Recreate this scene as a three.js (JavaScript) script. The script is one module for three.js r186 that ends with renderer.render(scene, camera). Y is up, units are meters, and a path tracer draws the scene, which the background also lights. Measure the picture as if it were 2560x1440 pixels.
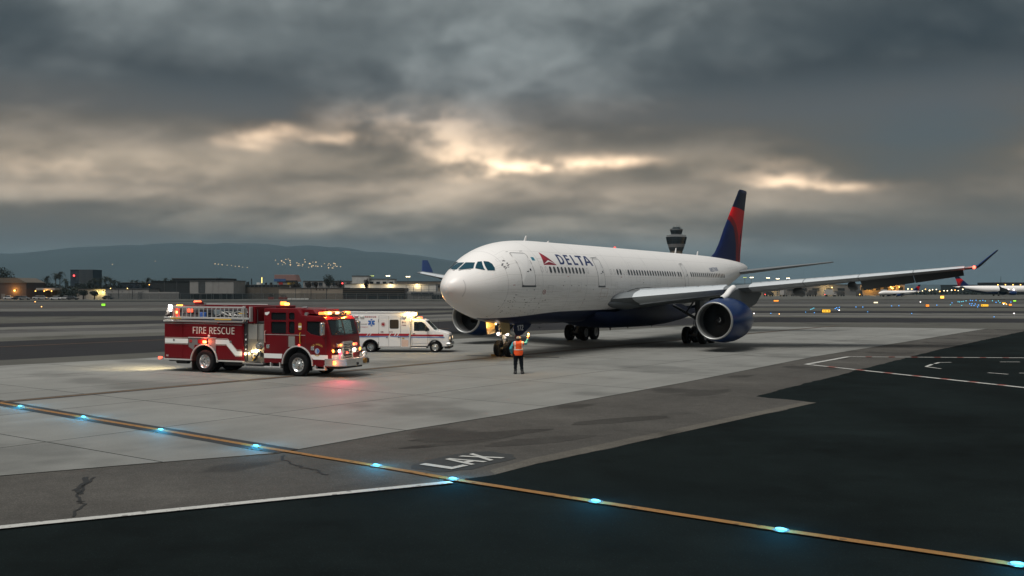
import * as THREE from 'three';
import { mergeGeometries, mergeVertices, toCreasedNormals } from 'three/addons/utils/BufferGeometryUtils.js';
import { RoundedBoxGeometry } from 'three/addons/geometries/RoundedBoxGeometry.js';
import { FontLoader } from 'three/addons/loaders/FontLoader.js';
import { MarchingCubes } from 'three/addons/objects/MarchingCubes.js';
import { Brush, Evaluator, SUBTRACTION } from 'three-bvh-csg';

// ---------- camera, renderer ----------
const scene = new THREE.Scene();
const EYE = 4.2;                                      // lens height over the apron
const camera = new THREE.PerspectiveCamera(32.13, 16 / 9, 0.5, 20000);
camera.position.set(0, EYE, 0);
camera.rotation.x = -Math.atan(-2 / 2500);
const renderer = new THREE.WebGLRenderer({ antialias: true });
renderer.setSize(1024, 576);
renderer.toneMapping = THREE.LinearToneMapping;
renderer.toneMappingExposure = 2.0;
renderer.shadowMap.enabled = true;
renderer.shadowMap.type = THREE.PCFSoftShadowMap;

// ---------- noise ----------
function rng(seed) { let a = seed >>> 0; return () => { a = (a + 0x6D2B79F5) | 0; let t = Math.imul(a ^ (a >>> 15), 1 | a); t = (t + Math.imul(t ^ (t >>> 7), 61 | t)) ^ t; return ((t ^ (t >>> 14)) >>> 0) / 4294967296; }; }
const R0 = rng(7);
const PERM = new Float32Array(65536); for (let i = 0; i < 65536; i++) PERM[i] = R0();
const hash2 = (x, y) => PERM[((x * 1619 + y * 31337 + ((x * y) << 3)) ^ (y << 7) ^ (x << 11)) & 65535];
// value noise that repeats every (px, py) cells
function vnoise(x, y, px = 4096, py = 4096) {
  const xi = Math.floor(x), yi = Math.floor(y); let fx = x - xi, fy = y - yi;
  fx = fx * fx * (3 - 2 * fx); fy = fy * fy * (3 - 2 * fy);
  const x0 = ((xi % px) + px) % px, y0 = ((yi % py) + py) % py, x1 = (x0 + 1) % px, y1 = (y0 + 1) % py;
  const a = hash2(x0, y0), b = hash2(x1, y0), c = hash2(x0, y1), d = hash2(x1, y1);
  return a + (b - a) * fx + (c - a) * fy + (a - b - c + d) * fx * fy;
}
function fbm(x, y, oct = 5, px = 4096, py = 4096, gain = 0.5) {
  let s = 0, a = 1, n = 0;
  for (let i = 0; i < oct; i++) { s += a * vnoise(x + i * 17, y + i * 29, px, py); n += a; a *= gain; x *= 2; y *= 2; px *= 2; py *= 2; }
  return s / n;
}
const clamp = (x, a = 0, b = 1) => Math.min(b, Math.max(a, x));
const sstep = (a, b, x) => { const t = clamp((x - a) / (b - a)); return t * t * (3 - 2 * t); };
const lerp = (a, b, t) => a + (b - a) * t;

// ---------- sky: one overcast cloud deck with a few thin, brighter openings ----------
const STOPS = [   // colour of the deck by elevation (degrees)
  [0, 0.056, 0.080, 0.092], [1.2, 0.068, 0.092, 0.102], [2.2, 0.108, 0.124, 0.126], [3.8, 0.200, 0.186, 0.158], [5.4, 0.300, 0.255, 0.202], [7.0, 0.280, 0.238, 0.186], [8.6, 0.220, 0.194, 0.162],
  [9.8, 0.150, 0.147, 0.140], [11.5, 0.142, 0.159, 0.165], [13.5, 0.154, 0.177, 0.184], [17, 0.150, 0.172, 0.178], [25, 0.20, 0.22, 0.226], [40, 0.29, 0.305, 0.31], [65, 0.37, 0.385, 0.39], [90, 0.40, 0.415, 0.42]];
const MASSES = [  // darker and lighter masses of cloud: azimuth, elevation, half width, half height, amount
  [-18.6, 10.4, 6.8, 1.7, -0.62], [-12.8, 9.4, 4.6, 1.0, -0.40], [-20.5, 15.2, 2.6, 1.2, 0.40], [-24.5, 10.4, 1.8, 1.1, 0.30], [-16, 12.9, 5.5, 1.4, 0.26], [-25, 13.4, 4, 2.2, -0.22],
  [5.0, 9.2, 5.0, 1.1, -0.42], [13.5, 10.8, 7.5, 2.4, -0.36], [22.5, 8.0, 5.5, 1.6, -1.35], [25, 12.5, 8, 5, -0.95], [26, 3.5, 8, 4, -0.95], [24, 7.0, 4.5, 1.1, -0.55], [-27, 13, 4, 4, -0.3], [16, 9.4, 5, 1.3, -0.35], [-8.2, 9.7, 3.4, 1.0, 0.50], [8, 5.0, 5.5, 1.1, 0.16], [-6, 14.5, 8, 2.2, 0.16], [7.5, 9.2, 3.4, 0.8, -0.45], [-9, 7.0, 3.0, 1.25, -0.30], [-13.4, 5.6, 2.4, 0.8, -0.32],
  [9.8, 6.6, 3.4, 0.85, -0.50], [16, 7.6, 2.2, 0.5, -0.3], [-21, 3.3, 8, 1.3, -0.62], [-10, 2.6, 7, 0.7, -0.3], [18.5, 5.0, 7, 1.3, 0.22], [-22, 7.0, 6, 1.4, 0.30], [1, 5.0, 8, 1.2, 0.10], [-1.0, 12.6, 7, 1.6, 0.16], [9, 14.6, 6, 1.2, -0.14], [-3, 9.3, 5, 1.3, 0.30], [2.5, 6.4, 5, 1, 0.12]];
const GAPS = [    // thin places where the evening light comes through
  [-0.9, 7.25, 2.9, 0.55, 0.62], [-2.6, 8.2, 2.0, 0.7, 0.26], [4.3, 7.45, 3.2, 0.42, 0.56], [-4.2, 9.4, 3.0, 1.0, 0.14], [-8.5, 9.0, 3, 0.8, 0.06], [-14.0, 8.35, 2.0, 0.30, 0.27], [-10.2, 8.1, 1.3, 0.28, 0.22], [-23, 6.4, 4, 0.6, 0.06],
  [17.2, 6.15, 1.7, 0.27, 0.42], [19.6, 5.85, 1.9, 0.22, 0.36], [15.9, 6.8, 2, 0.6, 0.09], [7.0, 7.55, 1.3, 0.3, 0.2]];
function sunSide(az, el) { const a = (az + 142.6) * Math.PI / 180, e = el * Math.PI / 180, e0 = 64.5 * Math.PI / 180, d = Math.sin(e) * Math.sin(e0) + Math.cos(e) * Math.cos(e0) * Math.cos(a); return Math.exp(-Math.pow(Math.acos(clamp(d, -1, 1)) / 0.7, 2)); }   // the deck is thinner to look at towards the hidden sun
function skyColour(az, el) {                          // degrees; az 0 = ahead, + right
  let i = 0; while (i < STOPS.length - 2 && el > STOPS[i + 1][0]) i++;
  const A = STOPS[i], B = STOPS[i + 1], f = sstep(0, 1, (el - A[0]) / (B[0] - A[0])); let c = [lerp(A[1], B[1], f), lerp(A[2], B[2], f), lerp(A[3], B[3], f)];
  // clouds seen in perspective: wide and flat near the horizon, rounder overhead; wraps round the compass
  const ar = az * Math.PI / 180, k = 1 / (0.10 + Math.sin(Math.max(el, 0) * Math.PI / 180)), X = Math.sin(ar) * 3.2, Y = Math.cos(ar) * 3.2, Z = Math.log(1 + k) * 5.2;
  const a1 = fbm(X * 0.9 + Z * 0.6 + 21, Y * 0.9 - Z * 0.5 + 45, 4), a2 = fbm(X + 71 - Z * 0.4, Y + Z * 0.8 + 15, 4);
  const q1 = fbm(X * 2.2 + a1 * 2.4 + 9, Z * 1.25 + Y * 2.2 + a2 * 2.2 + 40, 6, 4096, 4096, 0.52), q2 = fbm(X * 5.5 + a2 * 3 + 60, Z * 2.8 + Y * 5.5 + a1 * 3 + 11, 5, 4096, 4096, 0.55);
  let m = (q1 - 0.5) * 1.15 + (q2 - 0.5) * 0.62;
  const q3 = fbm(X * 15 + a1 * 4 + 33, Z * 6.5 + Y * 15 + a2 * 4 + 5, 5, 4096, 4096, 0.56); m += (q3 - 0.5) * 0.34 + (sstep(0.38, 0.60, q1 * 0.6 + q2 * 0.4) - 0.5) * 0.20;
  const wx = (a1 - 0.5) * 5 + (q2 - 0.5) * 3.4, wy = (a2 - 0.5) * 1.6 + (q1 - 0.5) * 1.5 + (q2 - 0.5) * 0.9, near = sstep(0.2, 3, el);
  for (const b of MASSES) { const x = (az + wx - b[0]) / b[2], y = (el + wy - b[1]) / b[3]; m += b[4] * Math.exp(-(x * x + y * y)); }
  m *= 0.25 + 0.75 * near; const e = Math.exp(m);
  c = [c[0] * e, c[1] * (0.06 + 0.94 * e), c[2] * (0.12 + 0.88 * e)];
  let g = 0; for (const b of GAPS) { const x = (az + wx * 1.0 - b[0]) / b[2], y = (el + wy * 0.95 - b[1]) / b[3]; g += b[4] * Math.exp(-(x * x + y * y)); }
  g *= 0.28 + 1.6 * sstep(0.36, 0.60, q2 * 0.55 + q3 * 0.45);
  c = [c[0] + g * 1.38, c[1] + g * 0.98, c[2] + g * 0.64]; c = c.map(v => v * 0.515 * (1 + 0.45 * sunSide(az, el)));
  return c;
}
{
  const W = 2048, H = 1024, d = new Float32Array(W * H * 4);
  for (let j = 0; j < H; j++) for (let i = 0; i < W; i++) {
    const el = ((j + 0.5) / H - 0.5) * 180, an = ((i + 0.5) / W - 0.5) * 2 * Math.PI;   // u = atan2(z, x) / 2pi + 0.5
    let az = (Math.atan2(Math.cos(an), -Math.sin(an))) * 180 / Math.PI;
    const c = skyColour(az, Math.max(el, 0.05)), o = (j * W + i) * 4;
    d[o] = c[0]; d[o + 1] = c[1]; d[o + 2] = c[2]; d[o + 3] = 1;
  }
  // no cloud low over the horizon is much darker than the deck usually is just above it
  const band = [[], [], []]; for (let j = 0; j < H; j++) { const el = ((j + 0.5) / H - 0.5) * 180; if (el >= 10 && el < 20) for (let i = 0; i < W; i += 3) for (let k = 0; k < 3; k++) band[k].push(d[(j * W + i) * 4 + k]); }
  const med = band.map(b => b.sort((x, y) => x - y)[b.length >> 1]), least = 0.615 * (med[0] + med[1] + med[2]) / 3;
  for (let j = 0; j < H; j++) { const el = ((j + 0.5) / H - 0.5) * 180, low = least * (1 - sstep(9.5, 15, el)); for (let i = 0; i < W; i++) { const o = (j * W + i) * 4, mean = (d[o] + d[o + 1] + d[o + 2]) / 3, soft = low * 0.25; if (el > 0 && mean < low + soft) { const want = low + soft * Math.exp((mean - low - soft) / soft), q = clamp(1 - mean / want), n = want; for (let k = 0; k < 3; k++) d[o + k] = lerp(d[o + k] * want / mean, want * [0.96, 1.01, 1.03][k], q * 0.8); } } }
  const t = new THREE.DataTexture(d, W, H, THREE.RGBAFormat, THREE.FloatType);
  t.mapping = THREE.EquirectangularReflectionMapping; t.magFilter = THREE.LinearFilter; t.minFilter = THREE.LinearFilter; t.needsUpdate = true;
  scene.background = t; scene.environment = t;
}
// ---------- the sun behind the deck: high, very soft ----------
const sun = new THREE.DirectionalLight(new THREE.Color(1.0, 0.95, 0.88), 1.5);
sun.position.set(-26, 90, 34).add(new THREE.Vector3(8, 0, -60)); sun.target.position.set(8, 0, -60);
sun.castShadow = true; sun.shadow.radius = 60; sun.shadow.mapSize.set(4096, 4096);
Object.assign(sun.shadow.camera, { left: -110, right: 110, top: 110, bottom: -110, near: 1, far: 400 });
scene.add(sun, sun.target);
// ---------- helpers ----------
const taken = new Map();
function numbered(n) { const k = taken.get(n) || 0; taken.set(n, k + 1); return k ? `${n}_${String(k).padStart(3, '0')}` : n; }
function shade(o) { o.castShadow = true; o.receiveShadow = true; return o; }
function obj(name, geo, mat, parent) {
  const m = shade(new THREE.Mesh(Array.isArray(geo) ? merge(geo) : geo, mat));
  m.name = parent && parent !== scene ? name : numbered(name); (parent || scene).add(m); return m;
}
function thing(name, label, category, x = 0, y = 0, z = 0, turn = 0, group) {
  const o = new THREE.Group(); o.name = numbered(name); o.position.set(x, y, z); o.rotation.y = turn; o.userData = { label, category };
  if (group) o.userData.group = group; scene.add(o); return o;
}
function tag(o, label, category, group) { o.userData.label = label; o.userData.category = category; if (group) o.userData.group = group; return o; }
function struct(name, geo, mat) { const o = obj(name, geo, mat); o.userData.kind = 'structure'; return o; }
function copy(src, label, x, y, z, turn = 0) {
  const c = src.clone(); c.name = numbered(src.name.replace(/_\d{3}$/, '')); c.userData = { ...src.userData, label }; c.position.set(x, y, z); c.rotation.y = turn; scene.add(c); return c;
}
function merge(list) {
  const l = list.map(g => { let q = g.index ? g.toNonIndexed() : g.clone(); for (const k of Object.keys(q.attributes)) if (!['position', 'normal', 'uv'].includes(k)) q.deleteAttribute(k);
    if (!q.attributes.uv) q.setAttribute('uv', new THREE.BufferAttribute(new Float32Array(q.attributes.position.count * 2), 2)); if (!q.attributes.normal) q.computeVertexNormals(); return q; });
  return mergeGeometries(l);
}
const V = (x, y, z) => new THREE.Vector3(x, y, z);
const V2 = (x, y) => new THREE.Vector2(x, y);
function bx(x0, x1, y0, y1, z0, z1, r = 0) {          // a box by its faces, edges rounded by r
  const w = x1 - x0, h = y1 - y0, d = z1 - z0;
  const g = r > 0 ? new RoundedBoxGeometry(w, h, d, 2, Math.min(r, w / 2.01, h / 2.01, d / 2.01)) : new THREE.BoxGeometry(w, h, d);
  return g.translate((x0 + x1) / 2, (y0 + y1) / 2, (z0 + z1) / 2);
}
function rod(a, b, r0, r1 = r0, n = 10) {              // a straight bar between two points
  const d = b.clone().sub(a), g = new THREE.CylinderGeometry(r1, r0, d.length(), n);
  g.translate(0, d.length() / 2, 0); g.applyQuaternion(new THREE.Quaternion().setFromUnitVectors(V(0, 1, 0), d.normalize())); return g.translate(a.x, a.y, a.z);
}
function disc(x, y, z, r, len, axis = 'z', n = 20, r2 = r) {
  const g = new THREE.CylinderGeometry(r2, r, len, n); if (axis === 'z') g.rotateX(Math.PI / 2); if (axis === 'x') g.rotateZ(-Math.PI / 2); return g.translate(x, y, z);
}
const tube = (pts, r, seg = 24, rad = 8, closed = false) => new THREE.TubeGeometry(new THREE.CatmullRomCurve3(pts, closed), seg, r, rad, closed);
function shapeOf(pts) { return new THREE.Shape(pts.map(p => V2(p[0], p[1]))); }
function slab(pts, z0, z1, bev = 0, holes) {           // an outline in (x, y) given thickness from z0 to z1
  const s = pts.isShape ? pts : shapeOf(pts); if (holes) for (const h of holes) s.holes.push(new THREE.Path(h.map(p => V2(p[0], p[1]))));
  const g = new THREE.ExtrudeGeometry(s, { depth: z1 - z0 - 2 * bev, bevelEnabled: bev > 0, bevelThickness: bev, bevelSize: bev, bevelOffset: -bev, bevelSegments: 2, curveSegments: 20 });
  return g.translate(0, 0, z0 + bev);
}
function rrect(x0, x1, y0, y1, r, n = 5) {              // outline of a rectangle with round corners
  const p = [], c = [[x1 - r, y1 - r, 0], [x0 + r, y1 - r, 90], [x0 + r, y0 + r, 180], [x1 - r, y0 + r, 270]];
  for (const [cx, cy, a] of c) for (let i = 0; i <= n; i++) { const t = (a + 90 * i / n) * Math.PI / 180; p.push([cx + r * Math.cos(t), cy + r * Math.sin(t)]); }
  return p;
}
function arcPts(cx, cy, r, a0, a1, n = 16) { const p = []; for (let i = 0; i <= n; i++) { const t = lerp(a0, a1, i / n) * Math.PI / 180; p.push([cx + r * Math.cos(t), cy + r * Math.sin(t)]); } return p; }
const EV = new Evaluator(); EV.useGroups = false;
function cut(a, list) {
  let A = new Brush(prep(a)); A.updateMatrixWorld();
  for (const g of list) { const B = new Brush(prep(g)); B.updateMatrixWorld(); A = EV.evaluate(A, B, SUBTRACTION); A.updateMatrixWorld(); }
  return toCreasedNormals(A.geometry, 0.6);
}
function prep(g) { let q = g.clone(); if (!q.attributes.uv) q.setAttribute('uv', new THREE.BufferAttribute(new Float32Array(q.attributes.position.count * 2), 2)); if (!q.index) q = mergeVertices(q); return q; }
// materials
const M = {};
function mat(r, g, b, rough = 0.6, metal = 0, extra = {}) { const m = new THREE.MeshPhysicalMaterial({ roughness: rough, metalness: metal, ...extra }); m.color.setRGB(r, g, b); return m; }
function glow(r, g, b, k = 1, base = 0.05) { const m = new THREE.MeshStandardMaterial({ roughness: 0.4 }); m.color.setRGB(base, base, base); m.emissive.setRGB(r, g, b); m.emissiveIntensity = k * 0.6; return m; }
function lamp(x, y, z, r, g, b, power, parent = scene, dist = 0) { const l = new THREE.PointLight(new THREE.Color(r, g, b), power * 0.6, dist, 2); l.position.set(x, y, z); l.castShadow = true; parent.add(l); return l; }
function dataTex(W, H, fn, srgb = true, rep = true) {
  const d = new Uint8Array(W * H * 4);
  for (let j = 0; j < H; j++) for (let i = 0; i < W; i++) { const c = fn((i + 0.5) / W, (j + 0.5) / H), o = (j * W + i) * 4; d[o] = clamp(c[0]) * 255; d[o + 1] = clamp(c[1]) * 255; d[o + 2] = clamp(c[2]) * 255; d[o + 3] = 255; }
  const t = new THREE.DataTexture(d, W, H); if (srgb) t.colorSpace = THREE.SRGBColorSpace; t.magFilter = THREE.LinearFilter; t.minFilter = THREE.LinearMipmapLinearFilter; t.generateMipmaps = true;
  if (rep) t.wrapS = t.wrapT = THREE.RepeatWrapping; t.needsUpdate = true; return t;
}
const toS = x => x <= 0.0031308 ? 12.92 * x : 1.055 * Math.pow(x, 1 / 2.4) - 0.055;
const font = await new FontLoader().loadAsync('fonts/droid/droid_sans_bold.typeface.json');
const fontR = await new FontLoader().loadAsync('fonts/droid/droid_sans_regular.typeface.json');
function word(str, x0, x1, y0, y1, z, depth = 0.004, f = font) {   // lettering stretched to fit a rectangle in the plane z
  const s = f.generateShapes(str, 1), g = depth ? new THREE.ExtrudeGeometry(s, { depth: 1, bevelEnabled: false, curveSegments: 3 }) : new THREE.ShapeGeometry(s, 3);
  g.computeBoundingBox(); const b = g.boundingBox;
  g.translate(-b.min.x, -b.min.y, 0); g.scale((x1 - x0) / (b.max.x - b.min.x), (y1 - y0) / (b.max.y - b.min.y), depth || 1); return g.translate(x0, y0, z);
}
// a point of the ground as seen along a line of sight, used to survey the apron from the photograph
const G = (u, v) => { const D = 2500 * EYE / (v - 722); return [(u - 1280) / 2500 * D, -D]; };
const AT = (u, v, D) => V((u - 1280) / 2500 * D, EYE + (722 - v) * D / 2500, -D);
// ---------- ground textures: aggregate, stains and tyre rubber ----------
function speck(i, j, n) { return hash2(i * 7 + 3 & 65535, j * 13 + n * 101 & 65535); }
function groundTex(size, cells, fn) { return dataTex(size, size, (u, v) => fn(u * cells, v * cells, cells, Math.floor(u * size), Math.floor(v * size)), true); }
const texDark = groundTex(2048, 16, (x, y, p, i, j) => {
  const c = fbm(x * 0.5, y * 0.5, 4, p / 2, p / 2), m = fbm(x * 3, y * 3, 3, p * 3, p * 3), s = speck(i, j, 1), st = fbm(x * 0.25, y * 2, 3, p / 4, p * 2);
  const k = 0.0075 * (0.30 + 1.1 * c + 0.5 * m * (0.4 + st)) * (0.72 + 0.56 * s) + (s > 0.99 ? 0.022 : 0);
  return [toS(k * 0.64), toS(k * 1.03), toS(k * 1.06)];
});
const texTan = groundTex(1024, 12, (x, y, p, i, j) => {
  const c = fbm(x * 0.5, y * 0.5, 4, p / 2, p / 2), m = fbm(x * 4, y * 4, 3, p * 4, p * 4), s = speck(i, j, 2);
  const oil = sstep(0.60, 0.72, fbm(x * 0.33 + 9, y * 0.67, 4, 4, 8));
  let k = 0.054 * (0.55 + 0.6 * c + 0.3 * m) * (0.62 + 0.76 * s) + (s > 0.985 ? 0.05 : 0); k *= 1 - 0.38 * oil;
  return [toS(k * 1.05), toS(k * 1.0), toS(k * 0.91)];
});
const texConc = groundTex(2048, 16, (x, y, p, i, j) => {
  const c = fbm(x * 0.25, y * 0.25, 4, p / 4, p / 4), m = fbm(x * 2, y * 2, 4, p * 2, p * 2), s = speck(i, j, 3);
  const streak = fbm(x * 0.25, y * 3, 4, p / 4, p * 3), stain = sstep(0.58, 0.75, fbm(x * 0.5 + 5, y * 0.5, 5, p / 2, p / 2));
  let k = 0.190 * (0.74 + 0.30 * c + 0.20 * (m - 0.3)) * (0.90 + 0.20 * s) * (0.88 + 0.22 * streak); k *= 1 - 0.30 * stain;
  return [toS(k * 0.985), toS(k * 1.0), toS(k * 0.945)];
});
function sheetMat(t, rough, tile) { const m = new THREE.MeshPhysicalMaterial({ map: t, roughness: rough, specularIntensity: rough > 0.95 ? 0.1 : 0.4 }); m.userData.tile = tile; return m; }
M.dark = sheetMat(texDark, 1.0, 26); M.tan = sheetMat(texTan, 0.9, 15); M.conc = sheetMat(texConc, 0.78, 34);
function sheet(pts, y, m, turn = 0) {                   // a flat polygon of ground; pts [x, z]; uv in metres over the tile size
  const g = new THREE.ShapeGeometry(shapeOf(pts.map(p => [p[0], -p[1]]))); g.rotateX(-Math.PI / 2);
  const p = g.attributes.position, uv = g.attributes.uv, T = m.userData.tile || 10, c = Math.cos(turn), s = Math.sin(turn);
  for (let i = 0; i < p.count; i++) { uv.setXY(i, (p.getX(i) * c - p.getZ(i) * s) / T, (p.getX(i) * s + p.getZ(i) * c) / T); p.setY(i, y); }
  g.computeVertexNormals(); return g;
}
{ // the base sheet out to the horizon
  struct('ground', sheet([[-6500, 300], [6500, 300], [6500, -6000], [-6500, -6000]], 0, M.dark), M.dark);
}
const tint = (m, r, g, b) => { const q = m.clone(); q.color.setRGB(r, g, b); q.userData.tile = m.userData.tile; return q; };
// shoulder of coarse worn asphalt
const DIRA = Math.atan2(31.5, 23.3);
const shoulderEdge = [[2560, 828], [2339, 876], [2124, 931], [1890, 991], [2041, 1007], [1700, 1082], [1560, 1113], [1340, 1160], [1238, 1187], [1149, 1199], [0, 1320], [-500, 1370]];
const ragged = (pts, amp) => { const q = []; pts.forEach((p, i) => { const a = G(...p), b = pts[i + 1] && G(...pts[i + 1]); q.push(a); if (b) { const n = Math.min(60, Math.ceil(Math.hypot(b[0] - a[0], b[1] - a[1]) / 0.35)); for (let k = 1; k < n; k++) { const x = lerp(a[0], b[0], k / n), z = lerp(a[1], b[1], k / n); q.push([x + (fbm(x * 1.3 + 50, z * 1.3 + 90, 3) - 0.5) * amp, z + (fbm(x * 1.3 + 11, z * 1.3 + 70, 3) - 0.5) * amp]); } } }); return q; };
struct('shoulder', sheet([...ragged(shoulderEdge, 0.26), ...[[-500, 1100], [0, 1000], [900, 850], [1731, 808], [2700, 800]].map(p => G(...p))], 0.004, M.tan, 0.95), M.tan);
{ // pale band of exposed stone along the shoulder's edge
  const a = [[1238, 1187], [1340, 1160], [1560, 1113], [1700, 1082], [2041, 1007]], b = [[2010, 1005], [1690, 1072], [1550, 1101], [1330, 1146], [1225, 1176]];
  const m = tint(M.tan, 1.45, 1.42, 1.34); struct('shoulder_edge', sheet([...a, ...b].map(p => G(...p)), 0.008, m, 0.95), m);
}
// taxiway bands beyond the apron; every edge surveyed at five places along it
const EDGES = [
  [917, 895, 851, 817, 824], [901, 880, 835, 806, 807], [854, 839, 803, 793, 797], [844, 831, 799, 790, 794], [834, 823, 795, 787, 790.5], [825, 815, 790, 784.5, 787], [818.5, 809, 786, 783, 784],
  [809, 800.5, 781, 777, 778], [792, 790, 776, 769, 770], [779, 777, 771, 766, 767], [772, 769, 766, 760, 760], [763, 763, 761, 755, 755], [754, 754, 753, 749, 748],
];
const BANDU = [0, 412, 1122, 1900, 2560];
const edgeLine = e => { const p = EDGES[e].map((v, i) => G(BANDU[i], v)), l = p[0], l1 = p[1], r = p[4], r1 = p[3], n = EDGES.length;
  return [[l[0] - (l1[0] - l[0]) * 1.5, l[1] - (l1[1] - l[1]) * 1.5], ...p, [r[0] + (r[0] - r1[0]) * 0.6, r[1] + (r[1] - r1[1]) * 0.6]]; };
const bandTone = [[0.52, 0.48], [-0.02, 0.01], [0.62, 0.56], [0.92, 0.90], [0.50, 0.52], [0.90, 0.86], [0.02, 0.05], [0.50, 0.44], [-0.02, 0.01], [0.72, 0.70], [0.30, 0.31], [0.42, 0.42]];
for (let e = 0; e + 1 < EDGES.length; e++) {
  if (!bandTone[e]) continue; const [a0, b0] = bandTone[e], a = 0.40 + 0.72 * (a0 - 0.40), b = 0.40 + 0.72 * (b0 - 0.40), m = tint(M.conc, a * 0.80, a * 0.78, b * 0.78); m.roughness = 0.85;
  struct(e % 3 ? 'taxiway' : 'taxiway_shoulder', sheet([...edgeLine(e), ...edgeLine(e + 1).reverse()], 0.012, m, 0.2), m);
}
{ const m = tint(M.conc, 0.42, 0.42, 0.40); struct('service_road', sheet([[-420, -335], [500, -395], [520, -700], [-480, -700]], 0.012, m), m); }
// concrete apron: slabs laid in a grid, joints left open between them
const APRON = [[-420, 938], [0, 915], [412, 893.5], [1122, 849], [1400, 833], [1731, 815], [2467, 822], [2037, 892], [1700, 959], [1262, 1037.5], [978, 1083], [694, 1134], [351, 1161], [0, 1191], [-420, 1226]].map(p => G(...p));
{
  const base = struct('apron', sheet(APRON, 0.010, M.dark), tint(M.dark, 0.8, 0.8, 0.8));
  const ca = Math.cos(-DIRA), sa = Math.sin(-DIRA), ux = Math.cos(DIRA), uz = -Math.sin(DIRA), nx = Math.sin(DIRA), nz = Math.cos(DIRA);   // u along the joints, n across them
  const toW = (a, b) => [ux * a + nx * b, uz * a + nz * b];
  const clip = (poly, cell) => { let out = poly; for (let i = 0; i < 4; i++) { const A = cell[i], B = cell[(i + 1) % 4], inp = out; out = [];
      const side = p => (B[0] - A[0]) * (p[1] - A[1]) - (B[1] - A[1]) * (p[0] - A[0]);
      for (let k = 0; k < inp.length; k++) { const P = inp[k], Q = inp[(k + 1) % inp.length], sp = side(P), sq = side(Q);
        if (sp >= 0) out.push(P); if ((sp >= 0) !== (sq >= 0)) { const t = sp / (sp - sq); out.push([P[0] + (Q[0] - P[0]) * t, P[1] + (Q[1] - P[1]) * t]); } } if (out.length < 3) return []; } return out; };
  const r = rng(11), tones = [0.95, 1.0, 1.04, 0.98].map(k => tint(M.conc, k, k, k));
  const g = 0.022, SA = 7.5, SB = 6.8, A0 = -0.6, B0 = -19.66 - 6.8 * 9 + 0.0;
  for (let ia = -3; ia < 16; ia++) for (let ib = 0; ib < 16; ib++) {
    const a0 = A0 + ia * SA + g, a1 = A0 + (ia + 1) * SA - g, b0 = B0 + ib * SB + g, b1 = B0 + (ib + 1) * SB - g;
    let cell = [toW(a0, b0), toW(a1, b0), toW(a1, b1), toW(a0, b1)]; if ((cell[1][0] - cell[0][0]) * (cell[2][1] - cell[0][1]) - (cell[1][1] - cell[0][1]) * (cell[2][0] - cell[0][0]) < 0) cell.reverse();
    const p = clip(APRON, cell); if (p.length < 3) continue;
    let area = 0; for (let k = 0; k < p.length; k++) { const q = p[(k + 1) % p.length]; area += p[k][0] * q[1] - q[0] * p[k][1]; } if (Math.abs(area) < 0.6) continue;
    const m = tones[Math.floor(r() * 4)]; obj('concrete_slab', sheet(p, 0.018 + r() * 0.002, m, DIRA), m, base);
  }
}
// painted lines
function paintTex(seed, r, g, b) { return dataTex(512, 128, (u, v) => { const w = fbm(u * 32 + seed, v * 8, 4, 32, 8), s = speck(Math.floor(u * 512), Math.floor(v * 128), seed), k = (0.72 + 0.36 * w) * (0.86 + 0.28 * s) * (1 - 0.6 * sstep(0.66, 0.74, w)); return [toS(r * k), toS(g * k), toS(b * k)]; }); }
M.yellow = new THREE.MeshStandardMaterial({ map: paintTex(5, 0.24, 0.11, 0.022), roughness: 0.75 });
M.oldYellow = new THREE.MeshStandardMaterial({ map: paintTex(6, 0.115, 0.066, 0.032), roughness: 0.8 });
M.white = new THREE.MeshStandardMaterial({ map: paintTex(8, 0.42, 0.42, 0.40), roughness: 0.7 });
M.blackPaint = new THREE.MeshStandardMaterial({ map: paintTex(9, 0.012, 0.014, 0.015), roughness: 0.8 });
M.redPaint = new THREE.MeshStandardMaterial({ map: paintTex(10, 0.24, 0.06, 0.045), roughness: 0.8 });
function stripe(pts, w, y) {                            // a painted band along a polyline, w metres wide, worn edges
  const pos = [], uv = [], idx = []; let L = 0; const fine = [];
  for (let i = 0; i + 1 < pts.length; i++) { const n = Math.max(1, Math.ceil(Math.hypot(pts[i + 1][0] - pts[i][0], pts[i + 1][1] - pts[i][1]) / 0.7)); for (let k = 0; k < n; k++) fine.push([lerp(pts[i][0], pts[i + 1][0], k / n), lerp(pts[i][1], pts[i + 1][1], k / n)]); } fine.push(pts[pts.length - 1]);
  fine.forEach((p, i) => { const a = fine[Math.max(0, i - 1)], b = fine[Math.min(fine.length - 1, i + 1)], l = Math.hypot(b[0] - a[0], b[1] - a[1]) || 1, nx = -(b[1] - a[1]) / l, nz = (b[0] - a[0]) / l;
    if (i) L += Math.hypot(p[0] - fine[i - 1][0], p[1] - fine[i - 1][1]); const e = 1 + (vnoise(L * 1.3, 3) - 0.5) * 0.16, f = 1 + (vnoise(L * 1.3, 9) - 0.5) * 0.16;
    pos.push(p[0] + nx * w / 2 * e, y, p[1] + nz * w / 2 * e, p[0] - nx * w / 2 * f, y, p[1] - nz * w / 2 * f); uv.push(L / 4, 0, L / 4, Math.min(1, w)); if (i) { const o = i * 2; idx.push(o - 2, o - 1, o, o, o - 1, o + 1); } });
  const g = new THREE.BufferGeometry(); g.setAttribute('position', new THREE.Float32BufferAttribute(pos, 3)); g.setAttribute('uv', new THREE.Float32BufferAttribute(uv, 2)); g.setIndex(idx); g.computeVertexNormals();
  if (g.attributes.normal.getY(0) < 0) { const ix = g.index.array; for (let i = 0; i < ix.length; i += 3) { const t = ix[i]; ix[i] = ix[i + 1]; ix[i + 1] = t; } g.computeVertexNormals(); } return g;
}
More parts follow.
